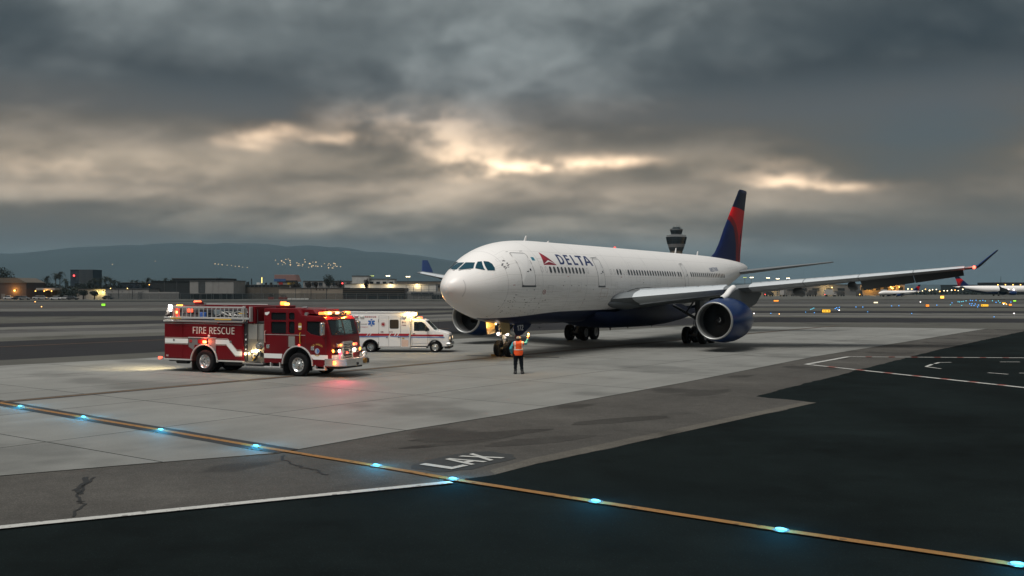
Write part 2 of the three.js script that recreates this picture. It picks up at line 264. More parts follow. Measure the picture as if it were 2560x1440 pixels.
const LIGHTS = [[51, 1018], [209, 1045], [402, 1077], [640, 1118], [941, 1167], [1133, 1201], [1489, 1257], [1953, 1329], [2545, 1416]];
const taxiLine = [[-420, 936], [0, 1008.5], ...LIGHTS, [2900, 1466]].map(p => G(...p));
{
  const i0 = taxiLine.length;
  struct('taxi_line_border', stripe([[-420, 936], [0, 1008.5], ...LIGHTS.slice(0, 4), [715, 1130]].map(p => G(...p)), 0.78, 0.026), M.blackPaint);
  struct('taxi_line', stripe(taxiLine, 0.21, 0.031), M.yellow);
  const lead = [[0, 1007], [722, 942.5], [860, 929.5], [1104, 907], [1235, 894.5], [1330, 886], [1460, 873], [1650, 855], [2090, 815]].map(p => G(...p));
  struct('lead_in_border', stripe(lead, 0.66, 0.026), tint(M.blackPaint, 2.6, 2.5, 2.3)); struct('lead_in_line', stripe(lead, 0.26, 0.031), M.oldYellow);
  struct('stop_bar', stripe([[1240, 893], [1330, 893.5]].map(p => G(...p)), 0.34, 0.035), M.oldYellow);
  struct('stop_bar_border', stripe([[1168, 889.5], [1240, 891.5], [1330, 893.5], [1398, 894]].map(p => G(...p)), 0.62, 0.0225), M.blackPaint);
  struct('edge_line', stripe([[-400, 1363], [0, 1322], [560, 1265], [1128, 1208]].map(p => G(...p)), 0.25, 0.031), M.white);
  const box1 = [[2700, 985.5], [2016, 912], [2120, 893], [2700, 896.5]].map(p => G(...p)); struct('stand_box_line', stripe(box1, 0.30, 0.031), M.white);
  const dash = []; for (const [a, b] of [[[2016, 912], [2560, 970]], [[2120, 893], [2560, 896]]]) for (let k = 0; k < 7; k++) { const t = 0.1 + k * 0.13; dash.push(stripe([[lerp(a[0], b[0], t), lerp(a[1], b[1], t)], [lerp(a[0], b[0], t + 0.035), lerp(a[1], b[1], t + 0.035)]].map(p => G(...p)), 0.32, 0.036)); }
  struct('stand_box_dashes', dash.length && merge(dash), M.redPaint);
  const br = [[[2352, 923], [2315, 918], [2330, 912]], [[2337, 910.5], [2347, 907.5], [2378, 907]], [[2470, 933], [2520, 937]], [[2500, 906], [2550, 906]], [[2548, 934], [2600, 935]]];
  struct('stand_mark', merge(br.map(l => stripe(l.map(p => G(...p)), 0.17, 0.031))), M.white);
  struct('lane_mark', merge([[[812, 945], [856, 944.5]], [[912, 936], [932, 935.5]]].map(l => stripe(l.map(p => G(...p)), 0.2, 0.031))), M.white);
  struct('far_edge_line', merge([stripe([[0, 868], [412, 850], [1122, 822]].map(p => G(...p)), 0.35, 0.031), stripe([[-100, 771], [700, 764], [1122, 762]].map(p => G(...p)), 1.0, 0.031)]), M.oldYellow);
}
{ // airport code painted on a black patch
  const o = G(1129, 1176), up = G(1048, 1164), e = G(1264, 1146), dx = [e[0] - o[0], e[1] - o[1]], W = Math.hypot(...dx), bxn = [dx[0] / W, dx[1] / W], hy = [up[0] - o[0], up[1] - o[1]], Hh = Math.hypot(...hy), byn = [hy[0] / Hh, hy[1] / Hh];
  const lay = (g, y) => { const p = g.attributes.position; for (let i = 0; i < p.count; i++) { const a = p.getX(i), b = p.getY(i); p.setXYZ(i, o[0] + bxn[0] * a + byn[0] * b, y, o[1] + bxn[1] * a + byn[1] * b); } g.computeVertexNormals(); return g; };
  const wob = []; for (let i = 0; i < 40; i++) { const t = i / 40 * 2 * Math.PI, c = Math.cos(t), s = Math.sin(t), q = 0.92 + 0.2 * vnoise(i * 0.5, 4); wob.push([W * 0.53 + W * 0.72 * q * Math.sign(c) * Math.pow(Math.abs(c), 0.7), Hh * 0.5 + Hh * 0.78 * q * Math.sign(s) * Math.pow(Math.abs(s), 0.7)]); }
  struct('code_patch', lay(new THREE.ShapeGeometry(shapeOf(wob)), 0.012), tint(M.blackPaint, 1.5, 1.5, 1.45));
  const lg = ['L', 'A', 'X'].map((c, i) => word(c, W * (0.00 + i * 0.345), W * (0.30 + i * 0.345), 0, Hh, 0, 0)); struct('airport_code', lay(merge(lg), 0.031), M.white);
}
{ // sealed cracks and oil stains
  const crack = (pts, w, seed) => { const r = rng(seed), q = []; for (let i = 0; i + 1 < pts.length; i++) for (let k = 0; k < 6; k++) { const a = G(...pts[i]), b = G(...pts[i + 1]); q.push([lerp(a[0], b[0], k / 6) + (r() - 0.5) * 0.16, lerp(a[1], b[1], k / 6) + (r() - 0.5) * 0.16]); } return stripe(q, w, 0.0125); };
  struct('asphalt_crack', merge([crack([[230, 1195], [205, 1225], [190, 1250], [208, 1260], [180, 1300]], 0.055, 3), crack([[222, 1193], [195, 1222], [200, 1238]], 0.12, 8), crack([[705, 1140], [722, 1158], [760, 1170], [800, 1180], [825, 1190]], 0.06, 4)]), tint(M.blackPaint, 0.35, 0.35, 0.35));
  const blot = (u, v, a, b, seed) => { const c = G(u, v), p = []; for (let i = 0; i < 48; i++) { const t = i / 48 * 2 * Math.PI, q = 0.65 + 0.7 * fbm(Math.cos(t) * 2 + seed, Math.sin(t) * 2 + 5, 4); p.push([c[0] + (Math.cos(t) * a * ux2 + Math.sin(t) * b * -uz2) * q, c[1] + (Math.cos(t) * a * uz2 + Math.sin(t) * b * ux2) * q]); } return p; };
  const ux2 = Math.cos(0.55), uz2 = -Math.sin(0.55), m = tint(M.tan, 0.62, 0.62, 0.62);
  struct('oil_stain', merge([sheet(blot(1200, 1090, 2.1, 0.62, 3), 0.0085, m), sheet(blot(1345, 1102, 1.6, 0.5, 9), 0.0085, m), sheet(blot(1065, 1116, 0.7, 0.22, 14), 0.0085, m), sheet(blot(1560, 1050, 2.0, 0.5, 21), 0.0085, m)]), m);
}
// ---------- the airliner: s metres aft of the nose (x), y up, z to port; built at full size and set down turned ----------
const curve = (tab) => (s) => { let i = 0; while (i < tab.length - 2 && s > tab[i + 1][0]) i++; const a = tab[Math.max(0, i - 1)], b = tab[i], c = tab[i + 1], d = tab[Math.min(tab.length - 1, i + 2)], t = clamp((s - b[0]) / (c[0] - b[0]));
  const h = c[0] - b[0], mb = i === 0 ? (c[1] - b[1]) / h : (c[1] - a[1]) / (c[0] - a[0]), mc = i + 2 >= tab.length ? (c[1] - b[1]) / h : (d[1] - b[1]) / (d[0] - b[0]), t2 = t * t, t3 = t2 * t;
  return (2 * t3 - 3 * t2 + 1) * b[1] + (t3 - 2 * t2 + t) * h * mb + (-2 * t3 + 3 * t2) * c[1] + (t3 - t2) * h * mc; };
const FL = 58.6;
const fTop = curve([[0, 4.55], [0.04, 4.74], [0.15, 4.93], [0.5, 5.26], [1, 5.58], [1.6, 5.90], [2.2, 6.22], [2.9, 6.60], [3.8, 6.97], [5, 7.31], [6.4, 7.55], [8, 7.68], [10, 7.73], [40, 7.73], [46, 7.68], [52, 7.52], [57, 7.25], [58.6, 6.98]]);
const fBot = curve([[0, 4.55], [0.04, 4.36], [0.15, 4.17], [0.5, 3.83], [1, 3.51], [1.8, 3.14], [3, 2.74], [4.5, 2.39], [6, 2.19], [8, 2.07], [10, 2.03], [36, 2.03], [39, 2.25], [43, 3.0], [48, 4.2], [53, 5.35], [57, 6.2], [58.6, 6.62]]);
const fWid = curve([[0, 0], [0.04, 0.20], [0.15, 0.42], [0.5, 0.82], [1, 1.20], [1.8, 1.66], [3, 2.13], [4.5, 2.50], [6, 2.70], [8, 2.81], [10, 2.82], [38, 2.82], [42, 2.66], [47, 2.16], [52, 1.48], [56, 0.82], [58.6, 0.24]]);
function fSurf(s, phi, off = 0) {                       // phi from the crown, round by port
  const t = fTop(s), b = fBot(s), w = fWid(s), c = (t + b) / 2, h = (t - b) / 2;
  const p = V(s, c + h * Math.cos(phi), w * Math.sin(phi)); if (!off) return p;
  const e = 0.02, q = (a, f) => { const T = fTop(a), B = fBot(a); return V(a, (T + B) / 2 + (T - B) / 2 * Math.cos(f), fWid(a) * Math.sin(f)); };
  const du = q(s + e, phi).sub(q(Math.max(0.001, s - e), phi)), dv = q(s, phi + e).sub(q(s, phi - e)), n = dv.cross(du).normalize(); return p.addScaledVector(n, off * (n.dot(V(0, p.y - c, p.z)) < 0 ? -1 : 1));
}
function phiAt(s, y) { const t = fTop(s), b = fBot(s); return Math.acos(clamp((y - (t + b) / 2) / ((t - b) / 2), -1, 1)); }
function fPatch(outline, off, rings = 2, side = 1) {    // a panel on the hull; outline in (s, height); convex
  const c = outline.reduce((a, p) => [a[0] + p[0] / outline.length, a[1] + p[1] / outline.length], [0, 0]), n = outline.length, pos = [], idx = [];
  const put = (s, y) => { const p = fSurf(s, phiAt(s, y), off); pos.push(p.x, p.y, p.z * side); };
  put(...c); for (let r = 1; r <= rings; r++) for (const p of outline) put(lerp(c[0], p[0], r / rings), lerp(c[1], p[1], r / rings));
  for (let i = 0; i < n; i++) { const j = (i + 1) % n; idx.push(0, 1 + i, 1 + j); for (let r = 1; r < rings; r++) { const a = 1 + (r - 1) * n, b = 1 + r * n; idx.push(a + i, b + i, a + j, a + j, b + i, b + j); } }
  const g = new THREE.BufferGeometry(); g.setAttribute('position', new THREE.Float32BufferAttribute(pos, 3)); g.setIndex(idx); g.computeVertexNormals(); return g;
}
function fBand(line, w, off, closed = true) {           // a thin strip on the hull along (s, height) points
  const pos = [], idx = [], n = line.length, P = line.map(([s, y]) => fSurf(s, phiAt(s, y), off)), c = P.reduce((a, p) => a.add(p.clone().divideScalar(n)), V(0, 0, 0));
  P.forEach((p, i) => { const a = P[closed ? (i + n - 1) % n : Math.max(0, i - 1)], b = P[closed ? (i + 1) % n : Math.min(n - 1, i + 1)], d = b.clone().sub(a).normalize(), out = V(0, p.y - 4.88, p.z).normalize(), q = d.cross(out).normalize().multiplyScalar(w / 2); pos.push(p.x + q.x, p.y + q.y, p.z + q.z, p.x - q.x, p.y - q.y, p.z - q.z); });
  const m = closed ? n : n - 1; for (let i = 0; i < m; i++) { const a = i * 2, b = ((i + 1) % n) * 2; idx.push(a, a + 1, b, b, a + 1, b + 1); }
  const g = new THREE.BufferGeometry(); g.setAttribute('position', new THREE.Float32BufferAttribute(pos, 3)); g.setIndex(idx); g.computeVertexNormals(); return g;
}
const dense = (o, k = 6) => { const q = []; o.forEach((p, i) => { const b = o[(i + 1) % o.length]; for (let j = 0; j < k; j++) q.push([lerp(p[0], b[0], j / k), lerp(p[1], b[1], j / k)]); }); return q; };
function liveryTex(full) {
  const W = full ? 2048 : 512, H = full ? 1024 : 256, cv = document.createElement('canvas'); cv.width = W; cv.height = H; const x = cv.getContext('2d'), r = rng(21);
  x.fillStyle = '#e4e2e0'; x.fillRect(0, 0, W, H);
  const U = s => s / FL * W, Y = (s, y, port = 1) => { const p = phiAt(s, y) / (2 * Math.PI); return (port > 0 ? p : 1 - p) * H; };
  // blue belly
  x.fillStyle = '#0b1a3c'; x.beginPath(); const bl = s => s < 3.3 ? fBot(s) - 0.02 : lerp(2.62, 2.93, sstep(3.3, 11, s)) + (s > 36 ? (s - 36) * 0.16 : 0);
  for (let s = 3.3; s <= FL; s += 0.4) x.lineTo(U(s), Y(s, Math.min(bl(s), fTop(s) - 0.1))); for (let s = FL; s >= 3.3; s -= 0.4) x.lineTo(U(s), Y(s, Math.min(bl(s), fTop(s) - 0.1), -1)); x.fill();
  if (full) {
    // skin joints, rivet rows and grime streaks
    x.lineWidth = 1; for (const s of [0.6, 3.4, 6.9, 10.6, 13.2, 17.2, 20.8, 24.5, 28.2, 31.6, 34.6, 38.2, 42.4, 46.5, 50.5, 54]) { x.strokeStyle = `rgba(70,70,74,${s < 2 ? 0.35 : 0.26})`; x.beginPath(); if (s < 2) { x.moveTo(U(s), Y(s, 5.0)); x.lineTo(U(s), Y(s, fBot(s) + 0.25)); } else { x.moveTo(U(s), 0); x.lineTo(U(s), H); } x.stroke(); }
    for (const y of [5.35, 4.45, 6.9, 3.6]) { x.strokeStyle = 'rgba(80,80,84,0.3)'; x.beginPath(); for (let s = 3.5; s < 50; s += 0.5) x.lineTo(U(s), Y(s, Math.min(y, fTop(s) - 0.3))); x.stroke(); }
    for (let i = 0; i < 900; i++) { const s = 1 + r() * 52, y = fBot(s) + 0.25 + r() * 2.6, L = 0.4 + r() * 2.4; x.fillStyle = `rgba(96,88,72,${0.02 + r() * 0.05})`; x.fillRect(U(s), Y(s, y), L / FL * W, 1 + r() * 5); }
    for (let i = 0; i < 300; i++) { const s = 1 + r() * 52, y = 4 + r() * 3; x.fillStyle = `rgba(120,116,108,${0.02 + r() * 0.03})`; x.fillRect(U(s), Y(s, Math.min(y, fTop(s) - 0.1)), 2 + r() * 4, 4 + r() * 50); }
    for (let i = 0; i < 60; i++) { const s = 3 + r() * 4.5, y = 2.55 + r() * 1.4; x.fillStyle = 'rgba(40,36,32,0.6)'; x.fillRect(U(s), Y(s, Math.max(y, fBot(s) + 0.1)), 1 + r() * 3, 1 + r() * 2.5); }
    for (let i = 0; i < 46; i++) { const s = 3 + r() * 40, y = 3.3 + r() * 3.2, w = 0.25 + r() * 0.7; x.strokeStyle = `rgba(90,90,94,${0.15 + r() * 0.25})`; x.strokeRect(U(s), Y(s, Math.min(y, fTop(s) - 0.4)), w / FL * W, (0.2 + r() * 0.35) * 58); } for (let i = 0; i < 40; i++) { const s = 3 + r() * 42, y = 3.2 + r() * 2.2; x.fillStyle = r() < 0.3 ? 'rgba(130,40,40,0.55)' : 'rgba(50,50,56,0.5)'; x.fillRect(U(s), Y(s, y), 2 + r() * 6, 1.5 + r() * 2); }
    // the lettering and the mark
    x.fillStyle = '#15285a'; x.save(); const y0 = Y(12, 6.10), y1 = Y(12, 6.80); x.translate(U(9.55), y0); const letters = 'DELTA'; x.font = 'bold 100px sans-serif'; const lw = 1.04; const wx = [0, 1.12, 2.12, 2.98, 3.98];
    letters.split('').forEach((c, i) => { x.save(); x.translate(wx[i] / FL * W, 0); const w = x.measureText(c).width; x.scale((lw * (c === 'L' ? 0.78 : c === 'E' ? 0.82 : c === 'A' ? 1.22 : 1)) / FL * W / w, (y0 - y1) / 73); x.fillText(c, 0, 0); x.restore(); }); x.restore();
    const tri = (p, c) => { x.fillStyle = c; x.beginPath(); p.forEach(([s, y]) => x.lineTo(U(s), Y(s, y))); x.fill(); };
    tri([[7.72, 6.86], [7.42, 6.02], [9.12, 6.04]], '#7d1023'); tri([[7.72, 6.86], [7.58, 6.38], [8.2, 6.34]], '#a01a2c'); tri([[7.42, 6.06], [8.22, 6.36], [9.12, 6.08], [8.25, 6.24]], '#dcdad8');
    x.fillStyle = '#1a2b52'; x.save(); x.translate(U(39.6), Y(41, 6.10)); x.font = 'bold 40px sans-serif'; x.scale(2.6 / FL * W / x.measureText('N857NW').width, 0.36 * (Y(41, 6.1) - Y(41, 6.5)) / 0.4 / 29); x.fillText('N857NW', 0, 0); x.restore();
    // round emblem behind the cockpit, door placards, static port target
    const wear = (s, y, n, sz) => { for (let i = 0; i < n; i++) { const a = i / n * 6.28 + r(), q = 0.12 + r() * 0.14; x.fillStyle = 'rgba(58,58,62,0.8)'; x.beginPath(); x.ellipse(U(s + Math.cos(a) * q), Y(s, y + Math.sin(a) * q), 1.2 + r() * 2.2, 1.5 + r() * 2.4, a, 0, 6.28); x.fill(); } }; wear(3.6, 5.96, 13);
    tri([[6.3, 6.5], [6.62, 6.5], [6.62, 6.28], [6.3, 6.28]], '#1c6f86'); x.strokeStyle = '#7a2a2e'; x.lineWidth = 2; x.beginPath(); x.ellipse(U(7.15), Y(7.15, 4.26), 6, 8, 0, 0, 6.28); x.stroke(); x.fillStyle = '#7a2a2e'; x.beginPath(); x.ellipse(U(7.15), Y(7.15, 4.26), 2, 3, 0, 0, 6.28); x.fill();
    for (const s of [9.6, 10.8, 11.9, 13.0]) { x.fillStyle = 'rgba(30,30,34,0.8)'; x.fillRect(U(s), Y(s, 4.72), 3, 4); } x.strokeStyle = 'rgba(120,60,40,0.5)'; x.lineWidth = 1; x.strokeRect(U(15.6), Y(15.6, 4.5), U(1.1), Y(16, 3.8) - Y(16, 4.4));
  }
  const t = new THREE.CanvasTexture(cv); t.colorSpace = THREE.SRGBColorSpace; t.flipY = true; t.needsUpdate = true; return t;
}
function hull(segS, segP) {
  const pos = [], uv = [], idx = [], S = []; for (let i = 0; i <= segS; i++) { const t = i / segS; S.push(t < 0.45 ? 9 * Math.pow(t / 0.45, 1.9) : lerp(9, FL, (t - 0.45) / 0.55)); }
  S.forEach((s) => { for (let j = 0; j <= segP; j++) { const f = j / segP * 2 * Math.PI, p = fSurf(s, f); pos.push(p.x, p.y, p.z); uv.push(s / FL, 1 - j / segP); } });
  const n = segP + 1; for (let i = 0; i < segS; i++) for (let j = 0; j < segP; j++) { const a = i * n + j; idx.push(a, a + n, a + 1, a + 1, a + n, a + n + 1); }
  const g = new THREE.BufferGeometry(); g.setAttribute('position', new THREE.Float32BufferAttribute(pos, 3)); g.setAttribute('uv', new THREE.Float32BufferAttribute(uv, 2)); g.setIndex(idx); g.computeVertexNormals();
  const q = g.attributes.normal; for (let i = 0; i < S.length; i++) { const a = i * n, b = i * n + segP, x = q.getX(a) + q.getX(b), y = q.getY(a) + q.getY(b), z = q.getZ(a) + q.getZ(b), l = Math.hypot(x, y, z) || 1; for (const k of [a, b]) q.setXYZ(k, x / l, y / l, z / l); }
  if (q.getY(Math.floor(segS * 0.7) * n) < 0) { const ix = g.index.array; for (let i = 0; i < ix.length; i += 3) { const t = ix[i]; ix[i] = ix[i + 1]; ix[i + 1] = t; } for (let i = 0; i < q.count; i++) q.setXYZ(i, -q.getX(i), -q.getY(i), -q.getZ(i)); } return g;
}
// an aerofoil surface through stations [le s, y, z, chord, thickness share, twist]; z may be either side
const FOIL = [[1, 0], [0.85, 0.022], [0.65, 0.046], [0.45, 0.060], [0.28, 0.062], [0.15, 0.052], [0.07, 0.038], [0.025, 0.023], [0, 0.0], [0.025, -0.017], [0.07, -0.027], [0.15, -0.038], [0.28, -0.046], [0.45, -0.044], [0.65, -0.028], [0.85, -0.008]];
function foil(st, cut0 = 0, cut1 = 1, vertical = false) {
  const pos = [], idx = [], n = FOIL.length, caps = [];
  st.forEach(([s, y, z, c, th, tw = 0]) => { for (const [u, v] of FOIL) { const a = clamp(u, cut0, cut1) * c, b = v * c * th / 0.11; const dx = a * Math.cos(tw) + b * Math.sin(tw), dy = -a * Math.sin(tw) + b * Math.cos(tw); vertical ? pos.push(s + dx, y, z + dy) : pos.push(s + dx, y + dy, z); } });
  for (let i = 0; i + 1 < st.length; i++) for (let j = 0; j < n; j++) { const a = i * n + j, b = i * n + (j + 1) % n; idx.push(a, b, a + n, b, b + n, a + n); }
  for (const i of [0, st.length - 1]) for (let j = 1; j + 1 < n; j++) idx.push(i * n, i * n + j, i * n + j + 1);
  const g = new THREE.BufferGeometry(); g.setAttribute('position', new THREE.Float32BufferAttribute(pos, 3)); g.setIndex(idx); return toCreasedNormals(g, 0.7);
}
const wLE = l => l < 3 ? 18.0 - (3 - l) * 0.9 : 18.0 + 0.64 * (l - 3), wTE = l => l < 9.4 ? 28.6 + 0.12 * (l - 3) : 29.37 + 0.35 * (l - 9.4);
const wY = l => 3.45 + 0.098 * l + 0.0002 * l * l;      // height of the chord line at the leading edge
function wingSt(l, side) { const c = wTE(l) - wLE(l); return [wLE(l), wY(l), l * side, c, lerp(0.125, 0.092, clamp(l / 10)), lerp(0.055, 0.0, clamp(l / 25.6))]; }

M.hullMat = new THREE.MeshPhysicalMaterial({ map: liveryTex(true), roughness: 0.36, clearcoat: 0.25, clearcoatRoughness: 0.25, specularIntensity: 0.5 });
M.wingletBlue = mat(0.005, 0.024, 0.095, 0.4, 0, { specularIntensity: 0.4 }); M.seam = mat(0.09, 0.10, 0.11, 0.6); M.cabinGlass = mat(0.030, 0.033, 0.040, 0.18, 0, { clearcoat: 0.6 }); M.cockpitGlass = mat(0.010, 0.050, 0.075, 0.12, 0, { ior: 1.5, specularIntensity: 0.22 });
M.hullWhite = mat(0.76, 0.75, 0.74, 0.36, 0, { clearcoat: 0.3, clearcoatRoughness: 0.25 }); M.wingGrey = mat(0.125, 0.14, 0.15, 0.5, 0); M.slat = mat(0.50, 0.535, 0.56, 0.4, 0.1);
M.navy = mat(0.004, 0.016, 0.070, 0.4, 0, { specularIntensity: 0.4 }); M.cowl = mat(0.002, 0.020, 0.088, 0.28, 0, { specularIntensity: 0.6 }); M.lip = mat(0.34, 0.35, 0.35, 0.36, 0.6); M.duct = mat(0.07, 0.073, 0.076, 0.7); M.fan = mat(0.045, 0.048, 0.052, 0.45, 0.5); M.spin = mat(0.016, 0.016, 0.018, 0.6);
M.rubber = mat(0.010, 0.010, 0.011, 0.9, 0, { specularIntensity: 0.4 }); M.gearSteel = mat(0.10, 0.105, 0.11, 0.5, 0.4); M.gearPaint = mat(0.24, 0.25, 0.25, 0.5, 0.2); M.darkHole = mat(0.06, 0.06, 0.062, 0.9); M.rimGrey = mat(0.30, 0.30, 0.30, 0.45, 0.5); M.exhaust = mat(0.14, 0.12, 0.10, 0.4, 0.8); M.redBit = mat(0.30, 0.03, 0.03, 0.6); M.whiteInk = mat(0.66, 0.66, 0.66, 0.7); M.litDoorGold = mat(0.42, 0.30, 0.12, 0.35, 0.6);

function finTex() {
  const W = 512, H = 512, cv = document.createElement('canvas'); cv.width = W; cv.height = H; const x = cv.getContext('2d'), X = s => (s - 46) / 13.4 * W, Y = y => (15.6 - y) / 8.6 * H;
  const poly = (p, c) => { x.fillStyle = c; x.beginPath(); p.forEach(([a, b]) => x.lineTo(X(a), Y(b))); x.fill(); };
  x.fillStyle = '#0a1a40'; x.fillRect(0, 0, W, H);
  poly([[46, 15.6], [60, 15.6], [60, 13.0], [46, 13.3]], '#0a1830');
  poly([[52, 13.30], [59, 12.95], [59, 7], [55, 7], [54.4, 9.2], [53.4, 11.3], [52.3, 12.2]], '#c4141c');
  poly([[52.0, 12.35], [52.9, 12.3], [54.3, 11.3], [55.4, 10.1], [55.9, 8.8], [56.1, 7], [55, 7], [54.4, 9.2], [53.4, 11.0], [52.2, 11.6]], '#7a1218');
  poly([[59, 12.2], [57.3, 11.2], [56.2, 10.1], [56.0, 8.4], [56.05, 7], [56.35, 7], [56.5, 9.0], [57.0, 10.6], [58.2, 11.8]], '#1c1a2c');
  poly([[46, 13.0], [52.15, 12.0], [53.3, 10.9], [54.0, 9.2], [54.5, 7], [46, 7]], '#0b1d4a');
  const t = new THREE.CanvasTexture(cv); t.colorSpace = THREE.SRGBColorSpace; t.needsUpdate = true; return t;
}
function wheelGeo(r, w, rim) {
  const p = []; const pr = [[rim, -w * 0.42], [r * 0.80, -w * 0.5], [r * 0.93, -w * 0.45], [r * 0.985, -w * 0.30], [r, -w * 0.1], [r, w * 0.1], [r * 0.985, w * 0.30], [r * 0.93, w * 0.45], [r * 0.80, w * 0.5], [rim, w * 0.42]];
  return new THREE.LatheGeometry(pr.map(q => V2(q[0], q[1])), 28).rotateX(Math.PI / 2);
}
function rimGeo(rim, w) { return new THREE.LatheGeometry([[0.001, w * 0.26], [rim * 0.28, w * 0.26], [rim * 0.34, w * 0.16], [rim * 0.78, w * 0.12], [rim * 0.92, w * 0.40], [rim * 1.02, w * 0.43], [rim * 1.02, -w * 0.43], [rim * 0.92, -w * 0.40], [rim * 0.78, -w * 0.12], [rim * 0.3, -w * 0.16], [0.001, -w * 0.16]].map(q => V2(q[0], q[1])), 24).rotateX(Math.PI / 2); }
function planeWheel(parent, x, y, z, r, w, side) { const t = obj('wheel', wheelGeo(r, w, r * 0.52), M.rubber, parent); t.position.set(x, y, z); const q = obj('rim', rimGeo(r * 0.52, w).scale(1, 1, side), M.rimGrey, t); return t; }

function engine(root, side, full) {
  const E = V(17.9, 2.22, 10.35 * side), L = (pr, n = full ? 48 : 20) => new THREE.LatheGeometry(pr.map(q => V2(q[0], q[1])), n).rotateZ(-Math.PI / 2).translate(E.x, E.y, E.z);
  const cow = obj('engine_cowl', L([[1.34, 0.16], [1.42, 0.4], [1.53, 1.0], [1.61, 2.0], [1.60, 3.0], [1.47, 4.2], [1.24, 5.3], [1.20, 5.3], [1.1, 4.4], [1.1, 3.4]]), M.cowl, root);
  obj('inlet_lip', L([[1.20, 0.42], [1.185, 0.2], [1.21, 0.07], [1.26, 0.01], [1.30, 0.02], [1.335, 0.09], [1.345, 0.17]]), M.lip, cow);
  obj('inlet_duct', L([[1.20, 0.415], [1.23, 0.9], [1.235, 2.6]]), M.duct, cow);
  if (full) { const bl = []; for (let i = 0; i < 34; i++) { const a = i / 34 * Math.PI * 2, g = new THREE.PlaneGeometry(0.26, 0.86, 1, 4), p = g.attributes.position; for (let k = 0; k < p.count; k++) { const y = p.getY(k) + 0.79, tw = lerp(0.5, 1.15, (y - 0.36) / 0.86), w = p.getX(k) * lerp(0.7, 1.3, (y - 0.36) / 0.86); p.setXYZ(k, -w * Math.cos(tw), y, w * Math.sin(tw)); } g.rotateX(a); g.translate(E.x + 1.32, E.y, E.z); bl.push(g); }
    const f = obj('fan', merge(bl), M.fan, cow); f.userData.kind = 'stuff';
    obj('spinner', L([[0.001, 0.78], [0.10, 0.86], [0.24, 1.05], [0.36, 1.32], [0.38, 1.5]]), M.spin, cow);
    const sw = []; for (let i = 0; i <= 16; i++) { const a = -0.9 + i / 16 * 2.2, rr = 0.12 + 0.10 * i / 16; sw.push(V(E.x + 0.90 + 0.13 * i / 16 - 0.015, E.y + Math.sin(a) * rr, E.z + Math.cos(a) * rr)); } obj('spinner_swirl', tube(sw, 0.02, 20, 5), M.whiteInk, cow); }
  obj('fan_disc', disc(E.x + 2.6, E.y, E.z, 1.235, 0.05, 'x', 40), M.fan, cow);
  obj('exhaust_nozzle', L([[0.88, 4.6], [0.86, 5.6], [0.66, 6.5], [0.60, 6.5], [0.6, 5.5]]), M.exhaust, cow); obj('exhaust_plug', L([[0.42, 5.4], [0.36, 6.4], [0.05, 7.3], [0.001, 7.3]]), M.exhaust, cow);
  const z = E.z; obj('pylon', slab([[19.4, 3.72], [20.6, 4.02], [22.2, 4.42], [23.2, 4.56], [27.6, 4.42], [28.9, 4.1], [27.4, 3.3], [25.2, 2.9], [22.2, 2.9], [20, 3.3]], z - 0.2, z + 0.2, 0.06), M.wingGrey, root);
  if (full) { obj('pylon_fairing', tube([V(19.5, 3.72, z), V(20.6, 3.98, z), V(21.5, 4.35, z), V(22.1, 4.55, z + 0.05)], 0.22, 20, 10), M.hullWhite, root); obj('cowl_strake', slab([[19.9, 0], [21.3, 0.0], [21.2, 0.28]], -0.015, 0.015).rotateX(-0.75).translate(0, E.y + 1.12, z - 1.12), M.cowl, cow); }
}
